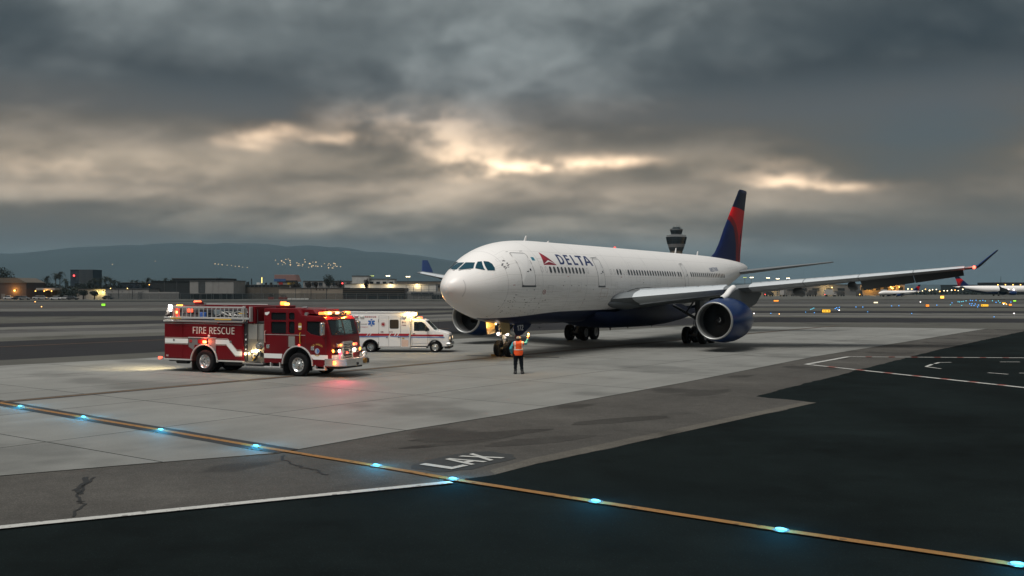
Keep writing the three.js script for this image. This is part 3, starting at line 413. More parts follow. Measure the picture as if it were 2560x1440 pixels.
function airliner(full, label, x, z, turn, k, group) {
  const root = thing('airliner', label, 'airplane', x, 0, z, turn, group); root.scale.setScalar(k);
  const H = obj('fuselage', full ? hull(150, 72) : hull(36, 20), full ? M.hullMat : M.hullFar, root);
  // belly fairing
  { const pr = curve([[16, 0.1], [17.5, 0.55], [20, 0.98], [24, 1.12], [31, 1.12], [35, 0.8], [38, 0.25], [39, 0.02]]), pos = [], idx = [], n = 24, S = []; for (let s = 16.2; s <= 38.9; s += full ? 0.55 : 2) S.push(s);
    S.forEach(s => { for (let j = 0; j <= n; j++) { const a = lerp(-1.55, 1.55, j / n), q = pr(s), wd = 1.95 + 0.58 * q, bt = fBot(s) + 0.42 - 0.93 * q, tp = 2.86 + 0.5 * sstep(0.85, 1.1, q); const ca = Math.cos(a), sa = Math.sin(a); pos.push(s, lerp(tp, bt, Math.pow(Math.abs(ca), 0.62)), wd * Math.sign(sa) * Math.pow(Math.abs(sa), 0.7)); } });
    for (let i = 0; i + 1 < S.length; i++) for (let j = 0; j < n; j++) { const a = i * (n + 1) + j, b = a + n + 1; idx.push(a, b, a + 1, a + 1, b, b + 1); } const g = new THREE.BufferGeometry(); g.setAttribute('position', new THREE.Float32BufferAttribute(pos, 3)); g.setIndex(idx); g.computeVertexNormals(); obj('belly_fairing', g, M.navyBelly, root); }
  for (const side of [1, -1]) {
    const stn = [2.2, 3, 5, 7.5, 9.4, 12, 15, 18, 21, 23.5, 25.6].map(l => wingSt(l, side));
    const w = obj('wing', foil(stn), M.wingGrey, root);
    if (full) {
      // slats: five metal panels along the leading edge, small gaps between
      for (const [a, b] of [[3.9, 9.6], [11.2, 14.6], [14.65, 18.1], [18.15, 21.6], [21.65, 24.9]]) { const st = []; for (let i = 0; i <= 6; i++) { const l = lerp(a, b, i / 6), q = wingSt(l, side); q[0] -= 0.07; q[1] += 0.012; q[3] *= 1.0; q[4] += 0.010; st.push(q); } obj('slat', foil(st, 0, 0.135), M.slat, w); }
      for (const [a, b, dr] of [[4.0, 9.2, 0.10], [9.6, 17.4, 0.08], [17.6, 21.2, 0.50], [21.25, 24.6, 0.52]]) { const st = []; for (const t of [0, 0.5, 1]) { const l = lerp(a, b, t), c = (wTE(l) - wLE(l)), tw = lerp(0.055, 0, l / 25.6); st.push([wTE(l) - c * 0.24, wY(l) - c * 0.76 * tw + 0.02, l * side, c * (dr > 0.2 ? 0.36 : 0.27), 0.10, dr]); } obj(dr > 0.2 ? 'aileron' : 'flap', foil(st), M.wingGrey, w); }
      for (const [l, L] of [[7.2, 4.2], [13.2, 3.6], [17.0, 3.2]]) { const s0 = wTE(l) - L * 0.72, y0 = wY(l) - 0.42 - 0.3 * (1 - l / 20), g = new THREE.SphereGeometry(1, 18, 10); g.scale(L / 2, 0.36, 0.24); const p = g.attributes.position; for (let i = 0; i < p.count; i++) p.setY(i, p.getY(i) - Math.max(0, p.getX(i)) * 0.13); g.computeVertexNormals(); obj('flap_track_fairing', g.translate(s0 + L / 2, y0, l * side), M.wingGrey, w); }
    }
    // winglet
    { const g = slab([[0.3, -0.02], [1.0, 0.18], [2.65, 1.34], [3.6, 1.36], [2.9, 0.25], [2.6, 0.0]], -0.06, 0.06, 0.03), p = g.attributes.position; for (let i = 0; i < p.count; i++) { const y = Math.max(0, p.getY(i)); p.setZ(i, (p.getZ(i) * (1.2 - 0.45 * y) + 25.55 + 0.98 * y) * side); p.setX(i, p.getX(i) + wLE(25.6)); p.setY(i, p.getY(i) + wY(25.6)); } g.computeVertexNormals(); obj('winglet', toCreasedNormals(g, 0.6), M.wingletBlue, w); }
    engine(root, side, full);
    // tailplane
    obj('tailplane', foil([[50.9, 6.12, 0.5 * side, 5.0, 0.10], [51.5, 6.2, 1.5 * side, 4.6, 0.10], [53.8, 6.72, 5.6 * side, 3.2, 0.095], [56.0, 7.2, 9.55 * side, 1.75, 0.085], [56.5, 7.24, 9.75 * side, 1.1, 0.06]]), M.wingGrey, root);
  }
  // fin
  { const st = [[46.3, 7.35, 0, 10.3, 0.05], [48.3, 8.15, 0, 8.4, 0.07], [49.6, 9.1, 0, 7.35, 0.09], [51.3, 10.8, 0, 6.15, 0.095], [53.6, 12.85, 0, 4.55, 0.095], [55.6, 14.6, 0, 3.2, 0.09], [56.0, 15.0, 0, 2.95, 0.085], [56.4, 15.22, 0, 2.5, 0.06]]; const g = foil(st, 0, 1, true), p = g.attributes.position, uv = new Float32Array(p.count * 2); for (let i = 0; i < p.count; i++) { uv[i * 2] = (p.getX(i) - 46) / 13.4; uv[i * 2 + 1] = 1 - (15.6 - p.getY(i)) / 8.6; } g.setAttribute('uv', new THREE.BufferAttribute(uv, 2)); const f = obj('fin', g, M.finMat, root); if (full) obj('fin_cap', foil([[56.2, 14.92, 0, 2.85, 0.1], [56.45, 15.24, 0, 2.5, 0.08]], 0, 1, true), M.navy, f); }
  return root;
}
M.finMat = new THREE.MeshPhysicalMaterial({ map: finTex(), roughness: 0.5, specularIntensity: 0.35 });
M.navyBelly = mat(0.004, 0.011, 0.042, 0.5, 0, { specularIntensity: 0.35 });
M.hullFar = new THREE.MeshStandardMaterial({ map: liveryTex(false), roughness: 0.45 });
const PK = 0.94, jet = airliner(true, 'large white twin-engine airliner with blue belly and red and blue tail on the apron', -3.634, -56.158, Math.PI / 2 - 0.530, PK);
{
  // cabin windows, cut as individual panes with a rim
  const win = (s) => { const w = 0.15, h = 0.215, o = []; for (let i = 0; i < 12; i++) { const t = i / 12 * 2 * Math.PI, c = Math.cos(t), q = Math.sin(t); o.push([s + w * Math.sign(c) * Math.pow(Math.abs(c), 0.7), 5.72 + h * Math.sign(q) * Math.pow(Math.abs(q), 0.7)]); } const m = obj('cabin_window', fPatch(o, 0.012, 1), M.cabinGlass, jet); };
  const list = []; for (let i = 0; i < 10; i++) list.push(8.05 + i * 0.535); list.push(18.55, 19.1); for (let i = 0; i < 19; i++) list.push(20.6 + i * 0.535); list.push(31.05, 31.6); for (let i = 0; i < 19; i++) list.push(34.15 + i * 0.535); list.forEach(win);
  for (const s of [6.95, 7.5, 13.5, 17.4, 18.0, 19.65, 20.15, 30.75]) { const o = arcPts(0, 0, 1, 0, 345, 15).map(([a, b]) => [s + a * 0.125, 5.72 + b * 0.19]); obj('window_plug', fBand(o, 0.018, 0.010), M.seam, jet); }
  // doors: a panel a little proud, dark gap round it, handle and peep window
  for (const [s0, s1, y0, y1] of [[4.62, 6.02, 4.66, 6.74], [15.05, 16.15, 4.66, 6.62], [32.35, 33.2, 4.66, 6.55]]) {
    const o = rrect(s0, s1, y0, y1, 0.16), d = obj('passenger_door', fPatch(dense(rrect(s0 + 0.03, s1 - 0.03, y0 + 0.03, y1 - 0.03, 0.14), 3), 0.016, 6), M.hullWhite, jet);
    obj('door_gap', fBand(dense(o, 4), 0.045, 0.010), M.seam, d); obj('door_sill', fBand([[s0 - 0.04, y0 - 0.03], [s1 + 0.04, y0 - 0.03]], 0.11, 0.022, false), M.seam, d);
    obj('door_window', fPatch(arcPts((s0 + s1) / 2 + 0.32, 5.68, 0.085, 0, 330, 11), 0.024, 1), M.cabinGlass, d); obj('door_handle', fBand([[(s0 + s1) / 2 - 0.1, 5.55], [(s0 + s1) / 2 + 0.14, 5.58]], 0.05, 0.024, false), M.seam, d);
    obj('door_hinge_line', fBand([[s0 - 0.12, y1 + 0.05], [s1 - 0.05, y1 + 0.14]], 0.035, 0.012, false), M.seam, d);
  }
  // wing root fairing line
  obj('wing_fillet', fBand([[17.4, 2.6], [18.14, 2.98], [18.84, 3.78], [19.98, 4.23], [21.76, 4.5], [24.1, 4.56], [27, 4.45], [30, 4.25]], 0.05, 0.012, false), M.seam, jet);
  const rootFairing = (sd) => { const g = new THREE.SphereGeometry(1, 28, 18), p = g.attributes.position; for (let i = 0; i < p.count; i++) { const x = p.getX(i), t = x < 0 ? Math.pow(1 - Math.abs(x), 0.25) : 1; p.setXYZ(i, 20.4 + x * 3.0, 3.50 + 0.10 * x + p.getY(i) * 0.60 * t, (2.55 + 0.25 * Math.max(-1, x) + p.getZ(i) * 1.05 * t) * sd); } g.computeVertexNormals(); return g; };
  for (const sd of [1, -1]) { const g = rootFairing(sd); obj('wing_root_fairing', g, M.wingGrey, jet); if (sd > 0) obj('landing_light', disc(18.9, 3.75, 3.86, 0.16, 0.1, 'z', 16), M.darkHole, jet); }
  // cockpit glazing, port and starboard; outlines in (station, height)
  const pane = (o, side, off) => { const solve = (y, z) => { let lo = 0.2, hi = 9; for (let k = 0; k < 34; k++) { const q = (lo + hi) / 2, c = (fTop(q) + fBot(q)) / 2, h = (fTop(q) - fBot(q)) / 2, w = fWid(q); if (((y - c) / h) ** 2 + (z / w) ** 2 > 1) lo = q; else hi = q; } const q = (lo + hi) / 2, p = fSurf(q, phiAt(q, y), off); return [p.x, p.y, p.z]; };
    const d = dense(o, 3), c = d.reduce((a, p) => [a[0] + p[0] / d.length, a[1] + p[1] / d.length], [0, 0]), pos = [], idx = [], n = d.length, put = (y, z) => { const p = solve(y, Math.abs(z)); pos.push(p[0], p[1], p[2] * side); }; put(...c); const rg = 4;
    for (let r = 1; r <= rg; r++) for (const p of d) put(lerp(c[0], p[0], r / rg), lerp(c[1], p[1], r / rg)); for (let i = 0; i < n; i++) { const j = (i + 1) % n; idx.push(0, 1 + i, 1 + j); for (let r = 1; r < rg; r++) { const a = 1 + (r - 1) * n, b = 1 + r * n; idx.push(a + i, b + i, a + j, a + j, b + i, b + j); } }
    const g = new THREE.BufferGeometry(); g.setAttribute('position', new THREE.Float32BufferAttribute(pos, 3)); g.setIndex(idx); g.computeVertexNormals(); const q = g.attributes.normal, m = V(0, 0, 0); for (let i = 0; i < q.count; i++) m.add(V(q.getX(i), q.getY(i), q.getZ(i))); m.normalize(); if (m.y < 0) { m.negate(); const ix = g.index.array; for (let i = 0; i < ix.length; i += 3) { const t = ix[i]; ix[i] = ix[i + 1]; ix[i + 1] = t; } } for (let i = 0; i < q.count; i++) { const v = V(q.getX(i), q.getY(i), q.getZ(i)); if (v.dot(m) < 0) v.negate(); v.lerp(m, 0.85).normalize(); q.setXYZ(i, v.x, v.y, v.z); } return g; };
  const WS = [[5.64, 0.05], [5.62, 0.25], [5.70, 0.82], [6.07, 0.62], [6.08, 0.05]], SW = [[[5.71, 0.90], [5.60, 1.36], [6.15, 0.90], [6.12, 0.72], [5.93, 0.79]], [[5.59, 1.46], [5.59, 1.72], [5.75, 1.65], [5.99, 1.45], [6.13, 1.22], [6.16, 0.97]]];
  for (const side of [1, -1]) { obj('windscreen', pane(WS, side, 0.02), M.cockpitGlass, jet); for (const o of SW) obj('cockpit_window', pane(o, side, 0.02), M.cockpitGlass, jet); }
  for (const side of [1, -1]) obj('windscreen_wiper', rod(V(0.98, 5.58, 0.15 * side), V(1.42, 5.64, 0.75 * side), 0.018, 0.012, 6), M.seam, jet);
  // aerials and beacons
  for (const [s, h] of [[9.2, 0.36], [37.2, 0.5], [43, 0.4], [12.4, 0.12]]) obj('blade_aerial', slab([[s, fTop(s) - 0.05], [s + 0.32, fTop(s) - 0.05], [s + 0.42, fTop(s) + h], [s + 0.3, fTop(s) + h]], -0.02, 0.02), M.hullWhite, jet);
  obj('beacon', new THREE.SphereGeometry(0.11, 12, 8).translate(24, 7.76, 0), glow(1, 0.05, 0.03, 1.2), jet);
  for (const [s, z] of [[22, 0.4], [27, -0.3], [31, 0.2], [11.2, 0]]) obj('drain_mast', slab([[s, 1.75], [s + 0.3, 1.75], [s + 0.35, s > 20 ? 1.2 : 1.8], [s + 0.2, s > 20 ? 1.2 : 1.8]], z - 0.02, z + 0.02), M.seam, jet);
  const tipL = wingSt(25.3, 1); obj('navigation_light', new THREE.SphereGeometry(0.12, 12, 8).translate(tipL[0] + 0.12, tipL[1] + 0.02, tipL[2] + 0.25), glow(1, 0.07, 0.04, 6), jet);
  lamp(tipL[0] - 0.15, tipL[1] + 0.05, tipL[2] + 0.3, 1, 0.1, 0.06, 2.2, jet);
  // nose gear
  const ng = new THREE.Group(); ng.name = 'nose_gear'; ng.position.set(6.67, 0, 0); jet.add(ng);
  obj('strut', [rod(V(0, 0.55, 0), V(0, 2.45, 0), 0.10, 0.13, 14), rod(V(0, 0.55, -0.36), V(0, 0.55, 0.36), 0.075), rod(V(0, 1.2, 0), V(0, 2.2, 0), 0.16, 0.17, 14), bx(-0.14, 0.12, 1.42, 1.62, -0.42, 0.42, 0.03), rod(V(0.05, 1.5, 0), V(1.6, 2.4, 0), 0.05), rod(V(0.18, 0.62, 0), V(0.34, 1.1, 0), 0.04), rod(V(0.34, 1.1, 0), V(0.15, 1.55, 0), 0.04), rod(V(-0.12, 1.5, 0.36), V(-0.12, 2.1, 0.2), 0.03), rod(V(-0.12, 1.5, -0.36), V(-0.12, 2.1, -0.2), 0.03), bx(-0.05, 0.4, 1.34, 1.40, -0.62, 0.62, 0.02)], M.gearPaint, ng);
  for (const sd of [1, -1]) planeWheel(ng, 0, 0.545, 0.37 * sd, 0.545, 0.40, sd);
  for (const sd of [1, -1]) { obj('gear_door', slab([[0.15, 2.35], [2.55, 2.28], [2.35, 1.95], [1.2, 1.42], [0.45, 1.42], [0.1, 1.75]], 0.62 * sd - 0.02, 0.62 * sd + 0.02), M.navyBelly, ng); obj('front_gear_door', slab([[-1.5, 2.55], [-0.35, 2.4], [-0.25, 1.6], [-1.25, 1.5]], 0.56 * sd - 0.02, 0.56 * sd + 0.02), M.litDoorGold, ng); }  // front doors: yellow lamplight painted into their colour
  obj('fleet_number', word('172', 0.55, 1.35, 1.72, 2.08, 0.645, 0.004), M.whiteInk, ng); obj('door_jack', bx(0.45, 1.05, 1.18, 1.42, 0.52, 0.6, 0.02), M.redBit, ng);
  for (const g of [tube([V(-0.1, 2.3, 0.2), V(-0.3, 2.0, 0.25), V(-0.15, 1.6, 0.28), V(0, 1.2, 0.2)], 0.025, 16, 6), tube([V(-0.1, 2.3, -0.2), V(-0.34, 1.9, -0.25), V(-0.2, 1.5, -0.2), V(0, 1.0, -0.15)], 0.025, 16, 6), tube([V(-0.9, 2.5, 0.3), V(-0.6, 2.0, 0.1), V(-0.2, 2.2, 0)], 0.03, 16, 6)]) obj('gear_hose', g, M.gearSteel, ng);
  for (const [y, z, r, g] of [[1.52, 0.34, 0.10, 1], [1.52, -0.34, 0.10, 1], [1.95, 0.2, 0.08, 1]]) obj('taxi_light', [disc(-0.2, y, z, r, 0.09, 'x', 14, r * 0.9)], glow(1, 0.80, 0.70, 5), ng);
  for (const [x, y, z] of [[-0.7, 2.28, 0.2], [-1.1, 2.2, 0.0], [-0.35, 2.18, 0.32], [0.02, 2.32, 0.3], [-0.55, 2.4, -0.2]]) obj('bay_lamp', new THREE.SphereGeometry(0.055, 8, 6).translate(x, y, z), glow(1, 0.62, 0.2, 10), ng);
  obj('bay_red_lamp', new THREE.SphereGeometry(0.07, 8, 6).translate(-0.12, 1.78, 0.12), glow(1, 0.12, 0.08, 8), ng);
  lamp(-0.55, 2.05, 0.15, 1, 0.62, 0.2, 4, ng); lamp(-0.42, 1.52, 0.34, 1, 0.86, 0.74, 1.0, ng);
  // main gear
  for (const sd of [1, -1]) {
    const g = new THREE.Group(); g.name = 'main_gear'; g.position.set(28.85, 0, 5.34 * sd); jet.add(g);
    obj('strut', [rod(V(0, 0.75, 0), V(-0.25, 3.75, 0), 0.16, 0.22, 14), rod(V(-0.05, 1.5, 0), V(-0.25, 3.75, 0), 0.25, 0.27, 14), rod(V(0, 1.9, 0), V(-0.1, 3.1, -2.2 * sd), 0.13, 0.11), rod(V(-0.05, 2.5, -1.1 * sd), V(-0.4, 3.6, -0.2 * sd), 0.07), rod(V(0.3, 0.9, 0), V(0.42, 1.4, 0), 0.06), rod(V(0.42, 1.4, 0), V(0.12, 1.8, 0), 0.06), rod(V(-1.0, 0.8, 0), V(-0.2, 1.7, 0), 0.055), bx(-0.4, -0.1, 1.35, 1.7, -0.2, 0.2, 0.04)], M.gearSteel, g);
    obj('bogie_beam', [bx(-1.15, 1.15, 0.6, 0.86, -0.13, 0.13, 0.06), rod(V(-0.99, 0.7, -0.7), V(-0.99, 0.7, 0.7), 0.1), rod(V(0.99, 0.7, -0.7), V(0.99, 0.7, 0.7), 0.1)], M.gearSteel, g);
    for (const ax of [-0.99, 0.99]) for (const q of [-1, 1]) planeWheel(g, ax, 0.70, 0.68 * q, 0.70, 0.50, q);
    obj('gear_leg_door', slab([[-0.75, 1.75], [0.55, 1.85], [0.65, 3.6], [-0.8, 3.7]], 0.34 * sd - 0.025, 0.34 * sd + 0.025), M.wingGrey, g); for (const q of [tube([V(-0.2, 2.4, 0.25), V(-0.45, 1.7, 0.3), V(-0.6, 1.1, 0.2), V(-0.9, 0.85, 0.2)], 0.03, 16, 6), tube([V(-0.2, 2.4, -0.25), V(-0.42, 1.6, -0.3), V(-0.6, 1.0, -0.2), V(-0.9, 0.85, -0.2)], 0.03, 16, 6)]) obj('brake_hose', q, M.gearSteel, g);
    if (sd < 0) obj('bay_lamp', bx(-0.6, -0.2, 2.62, 2.72, -0.3, 0.3), glow(1, 0.6, 0.2, 3), g);
  }
}
// ---------- fire engine: x forward with the front axle at 0, y up, z to its right (towards the lens) ----------
M.fireRed = mat(0.125, 0.003, 0.007, 0.34, 0, { clearcoat: 0.22, clearcoatRoughness: 0.12, specularIntensity: 0.45 }); M.roofRed = M.fireRed;
M.chrome = mat(0.66, 0.66, 0.65, 0.2, 0.85); M.alu = mat(0.50, 0.50, 0.49, 0.4, 0.35); M.stainless = mat(0.30, 0.29, 0.26, 0.42, 0.75); M.tread = mat(0.26, 0.26, 0.26, 0.5, 0.7); M.reflex = mat(0.72, 0.72, 0.70, 0.5); M.pinRed = mat(0.16, 0.012, 0.014, 0.5); M.blackTrim = mat(0.018, 0.018, 0.02, 0.6); M.tintGlass = mat(0.010, 0.013, 0.015, 0.08, 0, { clearcoat: 0.4 });
M.clearGlass = new THREE.MeshPhysicalMaterial({ transmission: 1, thickness: 0, roughness: 0.03, ior: 1.5 }); M.clearGlass.color.setRGB(0.62, 0.70, 0.70);
M.cabInside = mat(0.16, 0.165, 0.17, 0.8); M.seat = mat(0.05, 0.055, 0.06, 0.85); M.hose = mat(0.015, 0.015, 0.016, 0.8); M.yellowTool = mat(0.55, 0.33, 0.02, 0.5); M.goldLeaf = mat(0.52, 0.34, 0.09, 0.4, 0.4); M.silverLetter = mat(0.66, 0.62, 0.55, 0.5); M.blueInk = mat(0.02, 0.10, 0.36, 0.5); M.bed = mat(0.025, 0.03, 0.038, 0.9);
const gRed = glow(1, 0.06, 0.03, 5), gAmber = glow(1, 0.26, 0.03, 5), gWhite = glow(1, 0.9, 0.8, 10), gWarm = glow(1, 0.75, 0.36, 9), gOrange = glow(1, 0.20, 0.03, 5);
M.liner = mat(0.055, 0.055, 0.056, 0.85);
function wellLiner(parent, x, y, r, z1, z0) { for (const sd of [1, -1]) { const g = new THREE.CylinderGeometry(r, r, z1 - z0, 24, 1, true, 0, Math.PI).rotateX(Math.PI / 2).rotateZ(Math.PI / 2); const q = g.attributes.position; g.computeBoundingBox(); if (g.boundingBox.max.y < r * 0.5) g.rotateZ(Math.PI); obj('wheel_well_liner', [g.translate(x, y, sd * (z0 + z1) / 2), slab(arcPts(x, y, r, 0, 180, 20), sd * z0 - 0.01, sd * z0 + 0.01)], M.liner, parent); } }
function roadWheel(parent, x, z, r, w, side, rimR, deep) {
  const t = obj('wheel', wheelGeo(r, w, rimR), M.rubber, parent); t.position.set(x, r, z); const k = w * 0.5;
  const pr = deep ? [[0.001, -k * 0.05], [rimR * 0.34, -k * 0.05], [rimR * 0.36, -k * 0.45], [rimR * 0.80, -k * 0.55], [rimR * 0.86, k * 0.55], [rimR * 0.98, k * 0.86], [rimR * 1.03, k * 0.84]] : [[0.001, k * 1.02], [rimR * 0.22, k * 0.98], [rimR * 0.26, k * 0.62], [rimR * 0.55, k * 0.52], [rimR * 0.78, k * 0.40], [rimR * 0.90, k * 0.70], [rimR * 0.99, k * 0.88], [rimR * 1.03, k * 0.84]];
  obj('rim', new THREE.LatheGeometry(pr.map(q => V2(q[0], q[1])), 32).rotateX(Math.PI / 2).scale(1, 1, side), M.chrome, t);
  obj('hub', [disc(0, 0, side * (deep ? k * 0.1 : k * 0.95), rimR * 0.26, 0.10, 'z', 16), ...Array.from({ length: 10 }, (_, i) => disc(Math.cos(i * 0.628) * rimR * 0.42, Math.sin(i * 0.628) * rimR * 0.42, side * (deep ? -k * 0.36 : k * 0.60), rimR * 0.05, 0.05, 'z', 6))], M.chrome, t).userData.kind = 'stuff';
  for (let i = 0; i < 10; i++) obj('hand_hole', disc(Math.cos(i * 0.628 + 0.3) * rimR * 0.70, Math.sin(i * 0.628 + 0.3) * rimR * 0.70, side * (deep ? -k * 0.5 : k * 0.46), rimR * 0.075, 0.03, 'z', 8), M.darkHole, t); return t;
}
{
  const F = V(-10.156, 0, -47.727), al = -23.84 * Math.PI / 180, nx = -0.40417, nz = 0.91468;
  const T = thing('fire_engine', 'red fire engine with white stripe, side ladder and flashing lights', 'fire engine', F.x - nx * 1.12, 0, F.z - nz * 1.12, al), Z = 1.25;
  // chassis
  obj('chassis', [bx(-8.0, 1.6, 0.52, 0.72, -0.45, 0.45, 0.03), bx(-3.3, -1.0, 0.36, 0.62, -1.0, 1.0, 0.05), bx(-5.75, -5.45, 0.42, 0.7, -0.9, 0.9), bx(-0.15, 0.15, 0.42, 0.7, -0.9, 0.9), rod(V(-4.7, 0.5, 0.75), V(-3.6, 0.5, 0.75), 0.13), rod(V(-7.7, 0.55, 0.8), V(-7.0, 0.55, 0.8), 0.16), bx(-8.1, -6.6, 0.52, 0.66, -1.0, 1.0)], M.blackTrim, T);
  // rear body with wheel arches
  const arch = (cx, r) => arcPts(cx, 0.60, r, 180, 0, 18);
  const bodyPts = [[-8.18, 0.66], [-6.52, 0.66], ...arch(-5.62, 0.80), [-4.72, 0.66], [-3.2, 0.66], [-3.2, 2.50], [-8.18, 2.56]];
  const body = obj('rear_body', slab(bodyPts, -Z, Z, 0.02), M.fireRed, T);
  wellLiner(body, -5.62, 0.60, 0.785, 1.23, 0.45);
  obj('body_sill', [bx(-8.2, -6.5, 0.60, 0.67, -Z - 0.02, Z + 0.03, 0.01)], M.alu, body); obj('body_sill', [bx(-4.75, -3.18, 0.60, 0.67, -Z - 0.02, Z + 0.03, 0.01)], M.alu, body);
  obj('top_rail', bx(-8.22, -3.2, 2.53, 2.62, Z - 0.12, Z + 0.04, 0.015), M.alu, body); obj('top_rail', bx(-8.22, -3.2, 2.53, 2.62, -Z - 0.04, -Z + 0.12, 0.015), M.alu, body);
  // compartment doors, a little proud of the body
  for (const [a, b, c, d] of [[-8.12, -6.98, 0.72, 2.44], [-6.94, -4.74, 1.76, 2.44], [-4.70, -3.26, 0.72, 2.40]]) { const dr = obj('compartment_door', bx(a, b, c, d, Z, Z + 0.022, 0.012), M.fireRed, T); obj('drip_rail', bx(a, b, d + 0.005, d + 0.03, Z, Z + 0.03, 0.006), M.chrome, dr); obj('door_latch', disc((a + b) / 2 + (b - a) * 0.02, lerp(c, d, 0.52), Z + 0.03, 0.06, 0.03, 'z', 14), M.chrome, dr); }
  // reflective stripe with its red pinlines
  const zS = Z + 0.026, st = (p, z = zS, m = M.reflex, nm = 'reflective_stripe', d = 0.006) => obj(nm, slab(p, z, z + d), m, T);
  st([[-8.12, 1.46], [-6.62, 1.46], [-6.62, 1.69], [-8.12, 1.69]]); st([[-4.88, 1.46], [-4.22, 1.46], [-3.66, 0.92], [-3.26, 0.92], [-3.26, 1.14], [-3.56, 1.14], [-4.12, 1.69], [-4.88, 1.69]]);
  for (const dy of [-0.045, 0.27]) { st([[-8.12, 1.46 + dy], [-6.62, 1.46 + dy], [-6.62, 1.475 + dy], [-8.12, 1.475 + dy]], zS, M.silverLetter, 'pin_line'); st([[-4.88, 1.46 + dy], [-4.20 + dy * 0.2, 1.46 + dy], [-3.64 + dy * 0.2, 0.92 + dy], [-3.26, 0.92 + dy], [-3.26, 0.935 + dy], [-3.635 + dy * 0.2, 0.935 + dy], [-4.195 + dy * 0.2, 1.475 + dy], [-4.88, 1.475 + dy]], zS, M.silverLetter, 'pin_line'); }
  // panel of lamps over the rear wheel
  obj('lamp_panel', slab([[-6.60, 1.30], [-6.30, 1.14], [-6.22, 1.40], [-5.2, 1.40], [-5.1, 1.2], [-4.95, 1.06], [-4.88, 1.06], [-4.88, 1.72], [-6.60, 1.72]], Z, Z + 0.018), M.tread, T); obj('lamp_visor', bx(-6.6, -4.84, 1.74, 1.78, Z, Z + 0.06, 0.008), M.alu, T);
  const rl = obj('side_warning_lamp', bx(-6.0, -5.38, 1.46, 1.68, Z + 0.01, Z + 0.06, 0.03), mat(0.22, 0.01, 0.01, 0.25), T); obj('lit_bulb', bx(-5.66, -5.44, 1.49, 1.62, Z + 0.05, Z + 0.075, 0.03), glow(1, 0.20, 0.05, 7), rl); obj('side_marker', bx(-6.55, -6.38, 1.5, 1.66, Z + 0.01, Z + 0.045, 0.02), M.redBit, T);
  lamp(-5.55, 1.55, Z + 0.16, 1, 0.12, 0.04, 1.5, T);
  // arches
  const archTrim = (cx, r, nm) => obj(nm, slab([...arcPts(cx, 0.60, r + 0.055, 180, -3, 22), ...arcPts(cx, 0.60, r - 0.01, -3, 180, 22)], Z - 0.06, Z + 0.05, 0.012), M.alu, T); archTrim(-5.62, 0.80, 'wheel_arch'); archTrim(0, 0.84, 'wheel_arch');
  for (const z of [1, -1]) { roadWheel(T, 0, z * 1.06, 0.58, 0.36, z, 0.335, false); roadWheel(T, -5.62, z * 1.06, 0.58, 0.36, z, 0.335, true); roadWheel(T, -5.62, z * 0.68, 0.58, 0.32, z, 0.335, true); for (const x of [-6.44, -0.88]) obj('mud_flap', bx(x - 0.02, x + 0.02, 0.10, 0.72, z > 0 ? 0.62 : -1.2, z > 0 ? 1.2 : -0.62), M.hose, T); }
  // lettering
  obj('lettering', [word('FIRE RESCUE', -6.32, -3.72, 1.96, 2.30, Z + 0.024, 0.006, fontR)], M.silverLetter, T).userData.kind = 'stuff'; obj('shield_badge', disc(-5.3, 1.86, Z + 0.03, 0.07, 0.015, 'z', 6), M.silverLetter, T); obj('unit_number', word('12', -8.05, -7.9, 0.78, 0.86, Z + 0.024, 0.004), M.reflex, T);
  // hose bed, its walls and the folded hose
  obj('hose_bed_wall', bx(-7.6, -3.05, 2.58, 3.36, -1.12, -1.06, 0.01), M.fireRed, T); obj('hose_bed_wall', bx(-7.55, -3.0, 3.24, 3.36, 0.92, 0.98, 0.01), M.fireRed, T); obj('hose_bed_floor', bx(-7.9, -3.1, 2.5, 2.66, -1.05, 1.0), M.bed, T); obj('hose_bed_wall', bx(-3.06, -2.6, 2.5, 3.34, -1.1, 1.1, 0.02), M.fireRed, T);
  obj('bed_partition', bx(-7.5, -3.1, 2.66, 3.1, 0.1, 0.16), M.bed, T);
  for (let i = 0; i < 9; i++) obj('folded_hose', bx(-7.3 + (i % 3) * 0.1, -3.4 - (i % 4) * 0.1, 2.68 + i * 0.052, 2.725 + i * 0.052, -0.9 + (i % 2) * 0.1, 0.86 - (i % 3) * 0.06, 0.02), i % 3 ? M.bed : mat(0.07, 0.08, 0.09, 0.8), T);
  obj('coiled_cable', tube(Array.from({ length: 26 }, (_, i) => V(-5.0 + 0.5 * Math.sin(i * 0.9) + i * 0.06, 2.95 + 0.12 * Math.cos(i * 1.7), 0.9 + 0.05 * Math.sin(i * 2.3))), 0.022, 120, 5), M.alu, T); obj('equipment_box', bx(-6.2, -5.8, 2.68, 3.02, 0.72, 0.95, 0.03), M.blueInk, T); obj('equipment_box', bx(-5.3, -4.8, 2.9, 3.14, 0.7, 0.95, 0.03), mat(0.14, 0.18, 0.2, 0.6), T);
  obj('hanging_hose', tube([V(-7.9, 3.22, 0.8), V(-8.22, 3.15, 0.9), V(-8.3, 2.85, 0.95), V(-8.1, 2.95, 1.0), V(-8.34, 2.7, 1.05)], 0.09, 40, 8), M.hose, T); obj('hanging_hose', tube([V(-7.9, 3.1, 0.3), V(-8.25, 3.05, 0.4), V(-8.3, 2.6, 0.45)], 0.10, 30, 8), M.hose, T);
  // ladder: two rails, rungs, brackets
  const lad = new THREE.Group(); lad.name = 'ladder'; T.add(lad); const zl = Z + 0.16;
  obj('rail', bx(-8.05, -2.72, 2.70, 2.79, zl - 0.03, zl + 0.03, 0.012), M.alu, lad); obj('rail', bx(-7.78, -2.95, 3.24, 3.32, zl - 0.03, zl + 0.03, 0.012), M.alu, lad);
